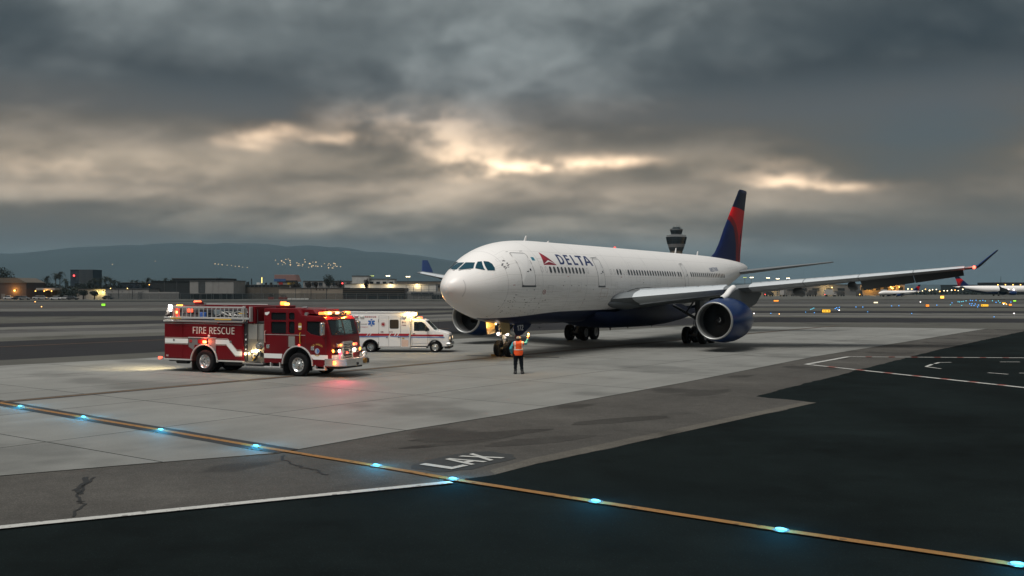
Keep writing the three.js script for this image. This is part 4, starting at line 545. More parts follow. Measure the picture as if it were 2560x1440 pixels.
  for (let i = 0; i < 9; i++) obj('rung', bx(-7.42 + i * 0.53, -7.37 + i * 0.53, 2.76, 3.27, zl - 0.02, zl + 0.02, 0.008), M.alu, lad);
  obj('second_ladder_rail', bx(-7.6, -2.9, 2.74, 2.80, zl - 0.16, zl - 0.11, 0.01), M.alu, lad); for (let i = 0; i < 9; i++) obj('rung', bx(-7.26 + i * 0.53, -7.22 + i * 0.53, 2.78, 3.25, zl - 0.15, zl - 0.12), M.alu, lad);
  for (const x of [-7.4, -3.05]) obj('ladder_bracket', [bx(x - 0.03, x + 0.03, 2.6, 3.36, Z + 0.03, zl + 0.05, 0.01)], M.alu, T);
  obj('pike_pole', bx(-7.55, -6.9, 2.69, 2.75, zl + 0.05, zl + 0.10, 0.015), M.yellowTool, T); obj('pike_pole', bx(-4.75, -3.75, 2.66, 2.72, zl + 0.05, zl + 0.10, 0.015), M.yellowTool, T); obj('tool_handle', bx(-3.35, -2.98, 2.98, 3.02, zl, zl + 0.04, 0.01), M.yellowTool, T);
  obj('walkway_rail', rod(V(-6.2, 3.42, 0.4), V(-2.4, 3.42, 0.4), 0.025), M.alu, T); obj('ladder_post', bx(-2.78, -2.70, 2.6, 3.32, Z - 0.1, Z + 0.1, 0.01), M.alu, T);
  // rear warning lamps and work lamp
  obj('rear_warning_lamp', bx(-7.62, -7.22, 2.78, 3.22, Z - 0.05, Z + 0.03, 0.05), glow(1, 0.05, 0.02, 1.6), T); obj('lit_bulb', bx(-7.5, -7.3, 2.96, 3.08, Z + 0.03, Z + 0.05, 0.03), glow(1, 0.3, 0.08, 7), T); obj('rear_warning_lamp', bx(-6.7, -6.36, 3.02, 3.2, Z - 0.05, Z + 0.02, 0.04), glow(1, 0.08, 0.03, 2.2), T);
  obj('work_lamp', [disc(-8.02, 3.28, 1.0, 0.10, 0.12, 'z', 16), bx(-8.06, -7.98, 3.05, 3.2, 0.95, 1.05)], gWhite, T); lamp(-8.1, 3.3, 1.14, 1, 0.86, 0.72, 5, T);
  obj('rear_beacon', [disc(-6.6, 3.46, 0.5, 0.26, 0.14, 'y', 18, 0.22)], M.fireRed, T); obj('beacon_lens', disc(-6.7, 3.56, 0.5, 0.2, 0.08, 'y', 18, 0.16), glow(1, 0.10, 0.03, 4), T); obj('amber_marker', bx(-7.45, -7.2, 3.34, 3.4, 1.0, 1.2, 0.02), gAmber, T);
  obj('tail_step', bx(-8.62, -8.18, 0.60, 0.66, -1.2, 1.2, 0.01), M.tread, T); obj('tail_lamp', bx(-8.62, -8.48, 0.62, 0.74, Z - 0.18, Z - 0.02, 0.02), gRed, T); obj('tail_lamp', bx(-8.24, -8.19, 1.2, 1.8, -1.1, -0.85), gRed, T);
  // ground lamp at the back throws a warm pool on the concrete behind
  { const s = new THREE.SpotLight(new THREE.Color(1, 0.78, 0.40), 60, 0, 0.7, 1.0, 2); s.position.set(-8.3, 2.5, 0.6); s.target.position.set(-10.6, 0, 0.4); s.castShadow = true; T.add(s, s.target); obj('rear_scene_lamp', bx(-8.26, -8.19, 2.38, 2.50, 0.4, 0.8, 0.02), glow(1, 0.8, 0.5, 6), T); }
  // pump panel
  const P = obj('pump_panel', [bx(-3.18, -2.0, 0.62, 2.48, -1.14, 1.14, 0.01)], M.stainless, T);
  obj('panel_plate', bx(-3.16, -2.02, 1.62, 2.46, 1.14, 1.16, 0.005), M.stainless, P); obj('panel_plate', bx(-3.16, -2.02, 0.66, 1.60, 1.14, 1.155, 0.005), M.stainless, P);
  for (let i = 0; i < 14; i++) obj('louvre', bx(-2.92, -2.06, 1.76 + i * 0.048, 1.78 + i * 0.048, 1.16, 1.178), M.alu, P);
  obj('panel_post', bx(-3.2, -3.0, 0.66, 2.5, 1.12, 1.19, 0.02), M.blackTrim, P); obj('grab_post', rod(V(-2.34, 1.65, 1.24), V(-2.34, 3.2, 1.24), 0.022), M.blackTrim, P); obj('pump_step', bx(-3.2, -1.98, 0.52, 0.60, 0.8, 1.32, 0.015), M.tread, P); obj('running_board', bx(-3.1, -1.6, 0.38, 0.46, 0.75, 1.25, 0.02), M.alu, P);
  obj('suction_cap', [disc(-2.30, 1.42, 1.22, 0.17, 0.14, 'z', 22, 0.15), disc(-2.30, 1.42, 1.31, 0.05, 0.06, 'z', 10)], M.chrome, P); for (const [x, y, r] of [[-2.55, 0.92, 0.11], [-2.22, 1.02, 0.09], [-2.72, 1.1, 0.07]]) obj('discharge_valve', [disc(x, y, 1.22, r, 0.14, 'z', 16, r * 0.8), rod(V(x, y, 1.28), V(x + 0.1, y + 0.12, 1.34), 0.02)], M.alu, P);
  obj('crosslay_hose', tube([V(-2.7, 0.9, 1.2), V(-2.5, 0.75, 1.28), V(-2.3, 1.0, 1.3), V(-2.15, 1.15, 1.25), V(-2.1, 0.9, 1.28)], 0.05, 40, 8), M.hose, P); obj('nozzle', rod(V(-2.62, 0.72, 1.26), V(-2.45, 0.88, 1.3), 0.035, 0.055), M.yellowTool, P); for (let i = 0; i < 5; i++) obj('gauge', disc(-3.08, 1.0 + i * 0.24, 1.2, 0.045, 0.03, 'z', 14), i % 2 ? M.reflex : M.chrome, P); obj('speedlay', bx(-3.0, -2.05, 2.48, 2.6, -0.9, 0.9, 0.03), M.hose, P);
  for (const [x, y, k] of [[-2.62, 1.16, 1.3], [-3.1, 1.02, 0.5]]) { obj('panel_lamp', disc(x, y, 1.21, 0.055, 0.05, 'z', 12), gWarm, P); lamp(x + 0.02, y, 1.33, 1, 0.72, 0.36, k, T); }
  // cab: side outline with the raised rear roof, hollowed out, windows cut through
  const cabPts = [[-1.97, 0.62], [-0.93, 0.62], ...arcPts(0, 0.60, 0.84, 178, 2, 18), [0.90, 0.55], [1.72, 0.50], [1.86, 0.62], [1.92, 1.25], [1.86, 1.92], [1.62, 2.74], [1.46, 2.88], [0.24, 2.94], [-0.06, 3.27], [-1.92, 3.27], [-1.97, 3.22]];
  const zw = 1.6, sideWins = [rrect(-1.54, -0.66, 2.70, 3.06, 0.05), rrect(-1.54, -0.66, 2.04, 2.62, 0.05), rrect(-0.50, -0.17, 2.72, 3.06, 0.08), rrect(-0.50, -0.17, 2.06, 2.64, 0.08)], frontWin = [[0.52, 2.66], [1.36, 2.66], [1.50, 2.2], [1.52, 1.98], [1.2, 1.98], [0.72, 2.06], [0.52, 2.2]];
  const shell = cut(slab(cabPts, -Z, Z, 0.03), [bx(-1.88, 1.42, 1.55, 2.80, -Z + 0.07, Z - 0.07), bx(-1.88, -0.2, 2.78, 3.18, -Z + 0.07, Z - 0.07), slab([[1.38, 2.02], [1.98, 2.02], [1.80, 2.72], [1.38, 2.72]], -Z + 0.14, Z - 0.14), slab([[1.34, 2.02], [1.7, 2.02], [1.58, 2.72], [1.34, 2.72]], -Z + 0.1, Z - 0.1), ...sideWins.map(w => slab(w, -zw, zw)), slab(frontWin, -zw, zw)]);
  const cab = obj('cab', shell, M.fireRed, T); wellLiner(cab, 0, 0.60, 0.825, 1.23, 0.45);
  sideWins.forEach(w => { for (const z of [1, -1]) obj('crew_window', slab(w, z * (Z - 0.055) - 0.01, z * (Z - 0.055) + 0.01), M.tintGlass, cab); }); for (const z of [1, -1]) obj('door_window', slab(frontWin, z * (Z - 0.055) - 0.01, z * (Z - 0.055) + 0.01), z > 0 ? M.tintGlass : M.clearGlass, cab);
  // windscreen, two raked panes
  const ang = Math.atan2(0.24, 0.82); for (const z of [1, -1]) { const p = slab(rrect(0.03, 1.10, 0, 0.72, 0.06), -0.008, 0.008).rotateY(Math.PI / 2).scale(1, 1, -z); const g = p.clone(); g.rotateZ(ang * 0.98).translate(1.842, 2.01, 0); obj('windscreen', toCreasedNormals(g, 0.6), M.clearGlass, cab); obj('wiper', rod(V(1.90, 2.04, z * 0.9), V(1.84, 2.22, z * 0.35), 0.014), M.blackTrim, cab); }
  obj('windscreen_pillar', rod(V(1.86, 1.98, 0), V(1.64, 2.72, 0), 0.03), M.blackTrim, cab);
  obj('dashboard', [bx(1.2, 1.45, 1.6, 1.98, -1.1, 1.1, 0.08), bx(0.6, 1.2, 1.55, 1.8, -0.4, 0.4, 0.05)], M.cabInside, cab); obj('steering_wheel', new THREE.TorusGeometry(0.25, 0.022, 8, 28).rotateY(Math.PI / 2).rotateZ(-0.5).translate(1.12, 2.1, -0.55), M.hose, cab); for (const z of [-0.6, 0.6]) obj('cab_seat', [bx(0.2, 0.7, 1.55, 1.75, z - 0.26, z + 0.26, 0.06), bx(0.1, 0.26, 1.7, 2.5, z - 0.24, z + 0.24, 0.06)], M.seat, cab);
  // doors, handles, stripe
  const seamBox = (x0, x1, y0, y1) => obj('door_seam', bx(x0, x1, y0, y1, Z - 0.01, Z + 0.004), M.blackTrim, cab);
  seamBox(-0.60, -0.585, 1.2, 3.2); seamBox(0.44, 0.452, 1.45, 2.86); seamBox(1.60, 1.615, 0.6, 2.7); obj('belt_trim', bx(-1.97, 0.45, 1.985, 2.005, Z, Z + 0.014, 0.004), M.alu, cab);
  for (const [x, y] of [[-1.72, 1.42], [0.86, 1.38]]) obj('door_latch', bx(x - 0.09, x + 0.09, y - 0.09, y + 0.09, Z, Z + 0.03, 0.02), M.chrome, cab); obj('grab_handle', [rod(V(-1.86, 1.62, Z + 0.07), V(-1.86, 2.16, Z + 0.07), 0.02), rod(V(-1.86, 1.62, Z), V(-1.86, 1.62, Z + 0.07), 0.02), rod(V(-1.86, 2.16, Z), V(-1.86, 2.16, Z + 0.07), 0.02)], mat(0.6, 0.34, 0.3, 0.5), cab); obj('grab_handle', [rod(V(0.18, 1.62, Z + 0.07), V(0.18, 2.1, Z + 0.07), 0.022), rod(V(0.18, 1.62, Z), V(0.18, 1.62, Z + 0.07), 0.02), rod(V(0.18, 2.1, Z), V(0.18, 2.1, Z + 0.07), 0.02)], M.yellowTool, cab);
  obj('vent_grille', bx(-0.52, -0.14, 1.42, 1.94, Z, Z + 0.016, 0.006), M.stainless, cab); for (let i = 0; i < 10; i++) obj('vent_slat', bx(-0.50, -0.16, 1.45 + i * 0.048, 1.465 + i * 0.048, Z + 0.016, Z + 0.024), M.alu, cab);
  obj('marker_lamp', new THREE.SphereGeometry(0.05, 10, 8).translate(0.1, 1.52, Z + 0.02), glow(1, 0.06, 0.04, 3), cab);
  { const p = [[-1.95, 0.86], [-0.92, 0.86], [-0.88, 1.08], [-1.95, 1.08]], q = [[0.90, 0.86], [1.72, 0.86], [1.72, 1.08], [0.72, 1.08], [0.83, 0.95]]; for (const o of [p, q]) obj('reflective_stripe', slab(o, Z + 0.002, Z + 0.010), M.reflex, cab); obj('reflective_stripe', slab([[0.42, 0.86], [1.22, 0.86], [1.22, 1.08], [0.42, 1.08]], 0, 0.01).rotateY(Math.PI / 2).translate(1.925, 0, 1.64), M.reflex, cab); }
  obj('door_lettering', Array.from('LOS ANGELES').map((c, i) => c === ' ' ? null : word(c, -0.03, 0.03, 0, 0.075, 0, 0.004).translate(0, 0.42, 0).rotateZ((5 - i) * 0.13).translate(1.12, 1.12, Z + 0.004)).filter(Boolean), M.goldLeaf, cab).userData.kind = 'stuff'; obj('crest', disc(1.12, 1.26, Z + 0.006, 0.13, 0.012, 'z', 24), mat(0.30, 0.34, 0.42, 0.5), cab); obj('crest_centre', slab([[1.14, 1.16], [1.22, 1.24], [1.2, 1.34], [1.13, 1.36]], Z + 0.012, Z + 0.017), M.blueInk, cab); obj('crest_scroll', slab([[0.96, 1.09], [1.02, 1.03], [1.12, 1.01], [1.22, 1.03], [1.28, 1.09], [1.22, 1.08], [1.12, 1.06], [1.02, 1.08]], Z + 0.004, Z + 0.012), M.goldLeaf, cab); obj('door_badge', slab(rrect(0.05, 0.24, 2.24, 2.58, 0.07), Z + 0.002, Z + 0.012), M.goldLeaf, cab); obj('door_badge_band', bx(0.06, 0.23, 2.36, 2.44, Z + 0.012, Z + 0.017), M.reflex, cab); obj('roof_badge', slab([[-1.9, 3.06], [-1.62, 3.1], [-1.66, 3.0], [-1.78, 2.92], [-1.9, 2.96]], Z + 0.002, Z + 0.012), M.reflex, cab);
  obj('step', [bx(-1.62, -0.98, 0.40, 0.46, 1.0, 1.28, 0.012), bx(-1.6, -1.54, 0.4, 0.66, 1.1, 1.26), bx(-1.06, -1.0, 0.4, 0.66, 1.1, 1.26)], M.alu, T); obj('step', [bx(0.98, 1.56, 0.36, 0.42, 1.0, 1.28, 0.012), bx(0.98, 1.04, 0.36, 0.6, 1.1, 1.26), bx(1.5, 1.56, 0.36, 0.6, 1.1, 1.26)], M.alu, T);
  // roof: raised hood, beacons, lightbar
  obj('roof_cap', slab([[-0.3, 2.98], [0.3, 2.98], [0.9, 3.0], [0.65, 3.22], [-0.2, 3.26]], -0.95, 0.95, 0.03), M.fireRed, cab); obj('air_conditioner', bx(0.3, 1.0, 2.92, 3.22, -0.85, 0.35, 0.08), M.fireRed, cab);
  const beaconBase = obj('roof_beacon', bx(-1.62, -0.8, 3.27, 3.40, 0.25, 0.85, 0.06), M.fireRed, cab); obj('beacon_lens', bx(-1.44, -1.24, 3.40, 3.58, 0.4, 0.7, 0.05), glow(1, 0.16, 0.02, 5), beaconBase); obj('beacon_lens', bx(-1.22, -1.06, 3.40, 3.52, 0.4, 0.7, 0.05), glow(1, 0.34, 0.06, 6), beaconBase); obj('spot_lamp', disc(0.42, 2.99, 1.1, 0.09, 0.14, 'z', 14), M.chrome, cab); obj('air_horn', rod(V(-0.2, 3.3, 0.6), V(0.1, 3.3, 0.6), 0.02, 0.05), M.chrome, cab);
  const lb = obj('light_bar', bx(1.08, 1.46, 2.92, 2.98, -1.15, 1.15, 0.02), M.blackTrim, cab); const dim = mat(0.35, 0.20, 0.14, 0.2), lbm = [glow(1, 0.14, 0.02, 4), glow(1, 0.40, 0.10, 9), dim, glow(1, 0.5, 0.25, 3), M.chrome, dim, glow(1, 0.18, 0.02, 5)]; for (let i = 0; i < 7; i++) obj('lens', bx(1.1, 1.44, 2.98, 3.10, 1.13 - i * 0.322 - 0.30, 1.13 - i * 0.322, 0.03), lbm[i], lb);
  lamp(1.56, 3.08, 0.95, 1, 0.30, 0.04, 4, T); lamp(1.56, 3.08, -0.9, 1, 0.30, 0.04, 4, T);
  // front: grille, headlamps, bumper
  const gr = obj('grille', slab(rrect(-0.40, 0.40, 0.84, 1.66, 0.05), 0, 0.10, 0.01).rotateY(Math.PI / 2).translate(1.86, 0, 0), M.blackTrim, T); obj('grille_frame', slab([[-0.44, 0.84], [0.44, 0.84], [0.44, 1.60], [0.34, 1.70], [-0.34, 1.70], [-0.44, 1.60]], 0, 0.08, 0, [[[-0.37, 0.88], [0.37, 0.88], [0.37, 1.56], [-0.37, 1.56]]]).rotateY(Math.PI / 2).translate(1.93, 0, 0), M.chrome, gr); for (let i = 0; i < 5; i++) obj('grille_bar', bx(1.96, 1.99, 0.95 + i * 0.13, 0.985 + i * 0.13, -0.37, 0.37), M.chrome, gr); obj('grille_lamp', new THREE.SphereGeometry(0.045, 10, 8).translate(2.0, 1.14, 0.05), gRed, gr);
  for (const z of [1, -1]) { const h = obj('headlamp', slab([[0.50, 1.10], [1.16, 1.14], [1.24, 1.26], [1.16, 1.36], [0.50, 1.40]], 0, 0.05, 0.012).rotateY(Math.PI / 2).scale(1, 1, z > 0 ? -1 : 1).translate(1.90, 0, 0), M.chrome, T); obj('bulb', disc(1.96, 1.25, z * 0.66, 0.085, 0.05, 'x', 16), glow(1, 0.78, 0.58, 5), h); obj('bulb', disc(1.96, 1.25, z * 0.9, 0.09, 0.05, 'x', 16), M.darkHole, h); obj('turn_lamp', disc(1.94, 1.27, z * 1.15, 0.08, 0.04, 'x', 14), gAmber, h); const w = obj('warning_lamp', bx(1.90, 1.97, 1.46, 1.60, z > 0 ? 0.46 : -0.86, z > 0 ? 0.86 : -0.46, 0.02), M.chrome, T); obj('lens', bx(1.965, 1.985, 1.48, 1.58, z > 0 ? 0.48 : -0.62, z > 0 ? 0.62 : -0.48, 0.01), gOrange, w); obj('lens', bx(1.965, 1.985, 1.48, 1.58, z > 0 ? 0.66 : -0.84, z > 0 ? 0.84 : -0.66, 0.01), z > 0 ? M.goldLeaf : gRed, w); }
  lamp(2.12, 1.26, 0.62, 1, 0.75, 0.5, 0.7, T); lamp(2.12, 1.26, -0.62, 1, 0.75, 0.5, 0.7, T);
  { const plan = [[1.55, -1.27], [2.1, -1.27], [2.55, -0.95], [2.66, -0.3], [2.66, 0.3], [2.55, 0.95], [2.1, 1.27], [1.55, 1.27], [1.55, 1.1], [2.0, 1.1], [2.3, 0.8], [2.3, -0.8], [2.0, -1.1], [1.55, -1.1]]; const g = slab(plan, 0.56, 0.92, 0.02).rotateX(-Math.PI / 2).scale(1, 1, -1); const g2 = slab(plan.map(p => [p[0], -p[1]]), 0.56, 0.92, 0.02).rotateX(-Math.PI / 2); obj('bumper', g2, M.chrome, T); obj('bumper_deck', slab([[1.75, -1.08], [2.25, -0.8], [2.25, 0.8], [1.75, 1.08]].map(p => [p[0], -p[1]]), 0.80, 0.84).rotateX(-Math.PI / 2), M.tread, T); obj('bumper_lamp', bx(2.02, 2.14, 0.63, 0.82, 1.24, 1.30, 0.03), gOrange, T); obj('front_siren', disc(2.62, 0.76, -0.5, 0.13, 0.16, 'x', 20), mat(0.42, 0.22, 0.06, 0.3, 0.9), T); obj('siren_speaker', new THREE.SphereGeometry(0.14, 16, 10).translate(2.34, 1.06, -0.95), M.chrome, T); obj('tow_eye', bx(2.64, 2.70, 0.6, 0.72, 0.1, 0.22, 0.02), M.blackTrim, T); obj('tow_eye', bx(2.5, 2.6, 0.62, 0.84, -0.98, -0.86, 0.02), M.blackTrim, T); obj('bumper_underside', bx(1.6, 2.2, 0.42, 0.56, -1.0, 1.0, 0.04), M.blackTrim, T); }
  lamp(2.22, 0.72, 1.42, 1, 0.24, 0.04, 1.4, T);
  // red floodlight and stalk added on the bumper to make the red pool
  { const s = new THREE.SpotLight(new THREE.Color(1, 0.05, 0.14), 18, 0, 0.55, 0.9, 2); s.position.set(2.36, 1.17, 1.12); s.target.position.set(3.9, 0, 3.4); s.castShadow = true; T.add(s, s.target); obj('added_floodlight', [disc(2.26, 1.17, 1.02, 0.07, 0.09, 'x', 14), rod(V(2.2, 0.86, 1.0), V(2.24, 1.12, 1.02), 0.018)], glow(1, 0.05, 0.10, 3), T); }
  // mirrors
  for (const z of [1, -1]) { obj('mirror_arm', [rod(V(1.5, 2.62, z * Z), V(1.62, 2.66, z * (Z + 0.28)), 0.02), rod(V(1.5, 1.9, z * Z), V(1.62, 1.95, z * (Z + 0.28)), 0.02)], M.blackTrim, cab); obj('mirror', bx(1.52, 1.68, 2.02, 2.62, z * (Z + 0.28) - 0.13, z * (Z + 0.28) + 0.13, 0.06), M.chrome, cab); }
}
// ---------- ambulance: x forward with the front axle at 0, z to its right ----------
{
  const A = thing('ambulance', 'white ambulance with red and blue stripe and amber flashing lights behind the fire engine', 'ambulance', -5.056 + 0.049 * 0.95, 0, -65.83 - 0.998 * 0.95, -2.82 * Math.PI / 180), Z = 1.1;
  M.ambWhite = mat(0.74, 0.73, 0.72, 0.34, 0, { clearcoat: 0.5, clearcoatRoughness: 0.15 }); M.ambRed = mat(0.34, 0.012, 0.025, 0.45); M.ambBlue = mat(0.02, 0.12, 0.42, 0.45); M.ambSeam = mat(0.16, 0.15, 0.15, 0.6); M.smoke = mat(0.05, 0.04, 0.03, 0.2); M.ambSilver = mat(0.50, 0.50, 0.49, 0.4, 0.5);
  obj('chassis', [bx(-6.2, 0.8, 0.38, 0.52, -0.4, 0.4), bx(-4.45, -4.1, 0.28, 0.5, -0.8, 0.8), bx(-0.1, 0.1, 0.28, 0.45, -0.8, 0.8), bx(-1.7, -0.5, 0.3, 0.4, 0.6, 1.0)], M.blackTrim, A);
  const box = obj('patient_module', cut(bx(-6.4, -1.62, 0.36, 2.63, -Z, Z, 0.06), [slab(arcPts(-4.27, 0.34, 0.50, 0, 360, 30).slice(0, -1), Z - 0.45, Z + 0.2), slab(arcPts(-4.27, 0.34, 0.50, 0, 360, 30).slice(0, -1), -Z - 0.2, -Z + 0.45)]), M.ambWhite, A);
  wellLiner(box, -4.27, 0.34, 0.49, Z - 0.02, Z - 0.44);
  obj('roof_edge', [bx(-6.38, -1.66, 2.60, 2.66, Z - 0.07, Z + 0.015, 0.012)], M.ambSilver, box); obj('roof_edge', bx(-6.38, -1.66, 2.60, 2.66, -Z - 0.015, -Z + 0.07, 0.012), M.ambSilver, box); obj('module_skirt', bx(-3.75, -1.62, 0.33, 0.40, Z - 0.05, Z + 0.02, 0.01), M.alu, box);
  obj('arch_trim', slab([...arcPts(-4.27, 0.34, 0.55, 185, -5, 22), ...arcPts(-4.27, 0.34, 0.49, -5, 185, 22)], Z - 0.02, Z + 0.03, 0.008), M.blackTrim, box);
  // side door with its two leaves
  for (const [a, b] of [[-3.70, -3.06], [-3.045, -2.27]]) { const d = obj('side_door', bx(a, b, 0.42, 2.40, Z, Z + 0.018, 0.008), M.ambWhite, box); obj('door_handle', bx(b - 0.16, b - 0.06, 0.98, 1.02, Z + 0.018, Z + 0.045, 0.008), M.blackTrim, d); }
  obj('door_gap', slab([[-3.72, 0.40], [-2.25, 0.40], [-2.25, 2.42], [-3.72, 2.42]], Z + 0.0005, Z + 0.004), M.ambSeam, box);
  const w = obj('module_window', slab(rrect(-2.96, -2.42, 1.60, 2.14, 0.07), Z + 0.018, Z + 0.026), M.smoke, box); obj('window_rubber', slab(rrect(-2.99, -2.39, 1.57, 2.17, 0.09), Z + 0.016, Z + 0.021), M.blackTrim, w);
  for (const [x, y] of [[-3.72, 2.1], [-3.72, 1.2], [-3.72, 0.6]]) obj('door_hinge', bx(x - 0.03, x + 0.02, y - 0.1, y + 0.1, Z + 0.004, Z + 0.022, 0.006), M.ambSeam, box);
  // stripes: red band cut by white slashes, thin blue line under it
  const z1 = Z + 0.020, band = (x0, x1, y0, y1, m, nm, sl = 0.10) => obj(nm, slab([[x0, y0], [x1, y0], [x1 + sl, y1], [x0 + sl, y1]], z1, z1 + 0.004), m, box);
  band(-6.3, -4.55, 1.10, 1.25, M.ambRed, 'red_stripe'); band(-4.48, -4.36, 1.10, 1.25, M.ambRed, 'red_stripe'); band(-4.29, -3.06, 1.10, 1.25, M.ambRed, 'red_stripe'); band(-3.0, -2.72, 1.10, 1.25, M.ambRed, 'red_stripe'); band(-2.65, -2.53, 1.10, 1.25, M.ambRed, 'red_stripe'); band(-2.46, -1.76, 1.10, 1.25, M.ambRed, 'red_stripe'); band(-6.3, -3.1, 1.03, 1.075, M.ambBlue, 'blue_stripe', 0.02); band(-2.95, -1.72, 1.03, 1.075, M.ambBlue, 'blue_stripe', 0.02);
  // emblem: six-armed blue star with a white staff
  { const p = []; for (let k = 0; k < 3; k++) p.push(bx(-0.06, 0.06, -0.24, 0.24, 0, 0.006).rotateZ(k * Math.PI / 3)); p.forEach((g, k) => obj('star_arm', g.translate(-4.2, 1.97, Z + 0.002 + k * 0.001), M.ambBlue, box)); obj('star_staff', bx(-4.215, -4.185, 1.78, 2.16, Z + 0.010, Z + 0.014), M.reflex, box); }
  obj('round_emblem', disc(-3.42, 1.86, Z + 0.024, 0.14, 0.010, 'z', 24), M.ambRed, box); obj('emblem_ring', new THREE.TorusGeometry(0.105, 0.012, 6, 24).translate(-3.42, 1.86, Z + 0.030), M.reflex, box);
  obj('lettering', [word('RESCUE', -4.62, -3.88, 2.30, 2.40, Z + 0.002, 0.005)], M.ambRed, box).userData.kind = 'stuff'; obj('small_lettering', [word('Advanced', -5.1, -4.5, 1.84, 1.92, Z + 0.002, 0.004)], M.ambSeam, box).userData.kind = 'stuff'; obj('small_lettering', [word('Life Support', -5.1, -4.42, 1.64, 1.72, Z + 0.002, 0.004)], M.ambRed, box).userData.kind = 'stuff'; obj('small_lettering', [word('Air', -5.05, -4.9, 1.98, 2.06, Z + 0.002, 0.004)], M.ambBlue, box).userData.kind = 'stuff';
  for (const [s, x0, x1, y0, y1, z] of [['911', -2.18, -1.92, 1.92, 2.06, 0.002], ['FIRE', -2.18, -1.92, 1.76, 1.84, 0.002], ['EMS', -3.58, -3.40, 1.30, 1.41, 0.02], ['R 5', -3.00, -2.80, 1.30, 1.41, 0.02]]) obj('small_lettering', [word(s, x0, x1, y0, y1, Z + z, 0.005)], M.pinRed, box).userData.kind = 'stuff';
  obj('service_hatch', bx(-2.2, -1.75, 0.40, 0.84, Z, Z + 0.012, 0.006), mat(0.62, 0.44, 0.36, 0.5), box); obj('hatch_lock', bx(-2.16, -2.02, 0.90, 0.98, Z, Z + 0.02, 0.006), M.goldLeaf, box);
  for (const [x, m] of [[-5.2, mat(0.46, 0.20, 0.26, 0.3)], [-4.82, M.reflex], [-2.02, M.reflex]]) { const l = obj('box_lamp', bx(x - 0.14, x + 0.14, 2.28, 2.44, Z, Z + 0.04, 0.03), M.ambSilver, box); obj('lens', bx(x - 0.11, x + 0.11, 2.31, 2.41, Z + 0.035, Z + 0.052, 0.02), m, l); }
  // amber flashers on the front top of the module, red pair on the cab roof
  for (let i = 0; i < 5; i++) obj('module_flasher', bx(-1.63, -1.50, 2.40, 2.60, 0.95 - i * 0.44 - 0.28, 0.95 - i * 0.44, 0.03), glow(1, 0.62, 0.16, i === 0 ? 16 : 8), box); obj('corner_flasher', bx(-1.86, -1.66, 2.44, 2.58, Z, Z + 0.05, 0.02), glow(1, 0.72, 0.28, 12), box);
  lamp(-1.36, 2.52, 0.85, 1, 0.62, 0.16, 9, A); lamp(-1.75, 2.60, Z + 0.14, 1, 0.62, 0.16, 2.6, A); lamp(-1.9, 2.78, 0.6, 1, 0.62, 0.16, 3, A);
  // cab with hood
  const cabPts = [[-1.62, 0.42], [-0.60, 0.42], ...arcPts(0, 0.34, 0.46, 172, 4, 16), [0.80, 0.40], [0.92, 0.46], [0.94, 1.02], [0.88, 1.24], [0.62, 1.34], [0.02, 1.46], [-0.06, 1.50], [-0.66, 2.12], [-0.86, 2.18], [-1.62, 2.18]];
  const cw = [[-1.40, 1.42], [-1.42, 2.02], [-0.90, 2.02], [-0.72, 1.92], [-0.36, 1.52], [-0.40, 1.42]];
  const tumb = g => { const p = g.attributes.position; for (let i = 0; i < p.count; i++) { const y = p.getY(i), x = p.getX(i); let k = 1 - 0.13 * sstep(1.3, 2.2, y); k *= 1 - 0.05 * sstep(0.5, 0.95, x); p.setZ(i, p.getZ(i) * k); } g.computeVertexNormals(); return g; };
  const ZC = 1.0, sh = cut(slab(cabPts, -ZC, ZC, 0.05), [bx(-1.56, -0.3, 1.05, 2.08, -ZC + 0.06, ZC - 0.06), slab([[-0.40, 1.42], [0.2, 1.42], [-0.5, 2.08], [-1.0, 2.08]], -ZC + 0.14, ZC - 0.14), slab(cw, -1.5, 1.5)]);
  const cab = obj('cab', toCreasedNormals(tumb(sh), 0.6), M.ambWhite, A);
  for (const z of [1, -1]) obj('door_glass', toCreasedNormals(tumb(slab(cw, z * 0.95 - 0.006, z * 0.95 + 0.006)), 0.5), M.clearGlass, cab);
  obj('windscreen', new THREE.BoxGeometry(0.86, 0.012, 1.62).rotateZ(-0.80).translate(-0.37, 1.80, 0), M.clearGlass, cab); obj('dashboard', bx(-0.55, -0.05, 1.0, 1.38, -0.9, 0.9, 0.06), M.cabInside, cab); for (const z of [-0.45, 0.45]) obj('cab_seat', [bx(-1.3, -0.85, 1.05, 1.2, z - 0.24, z + 0.24, 0.05), bx(-1.45, -1.28, 1.15, 1.86, z - 0.22, z + 0.22, 0.05)], M.seat, cab);
  const ds = (x0, x1, y0, y1) => obj('door_seam', bx(x0, x1, y0, y1, ZC - 0.02, ZC + 0.003), M.ambSeam, cab); ds(-1.50, -1.488, 0.5, 1.4); ds(-0.50, -0.488, 0.6, 1.42); ds(-1.5, -0.5, 0.60, 0.612);
  obj('red_stripe', bx(-1.60, 0.55, 1.08, 1.19, ZC, ZC + 0.006), M.ambRed, cab); obj('blue_stripe', bx(-1.60, 0.62, 0.99, 1.035, ZC, ZC + 0.006), M.ambBlue, cab); obj('door_handle', bx(-1.46, -1.32, 1.22, 1.27, ZC, ZC + 0.03, 0.01), M.blackTrim, cab); obj('fender_trim', slab([...arcPts(0, 0.34, 0.50, 172, 4, 18), ...arcPts(0, 0.34, 0.45, 4, 172, 18)], ZC - 0.03, ZC + 0.02, 0.006), M.blackTrim, cab);
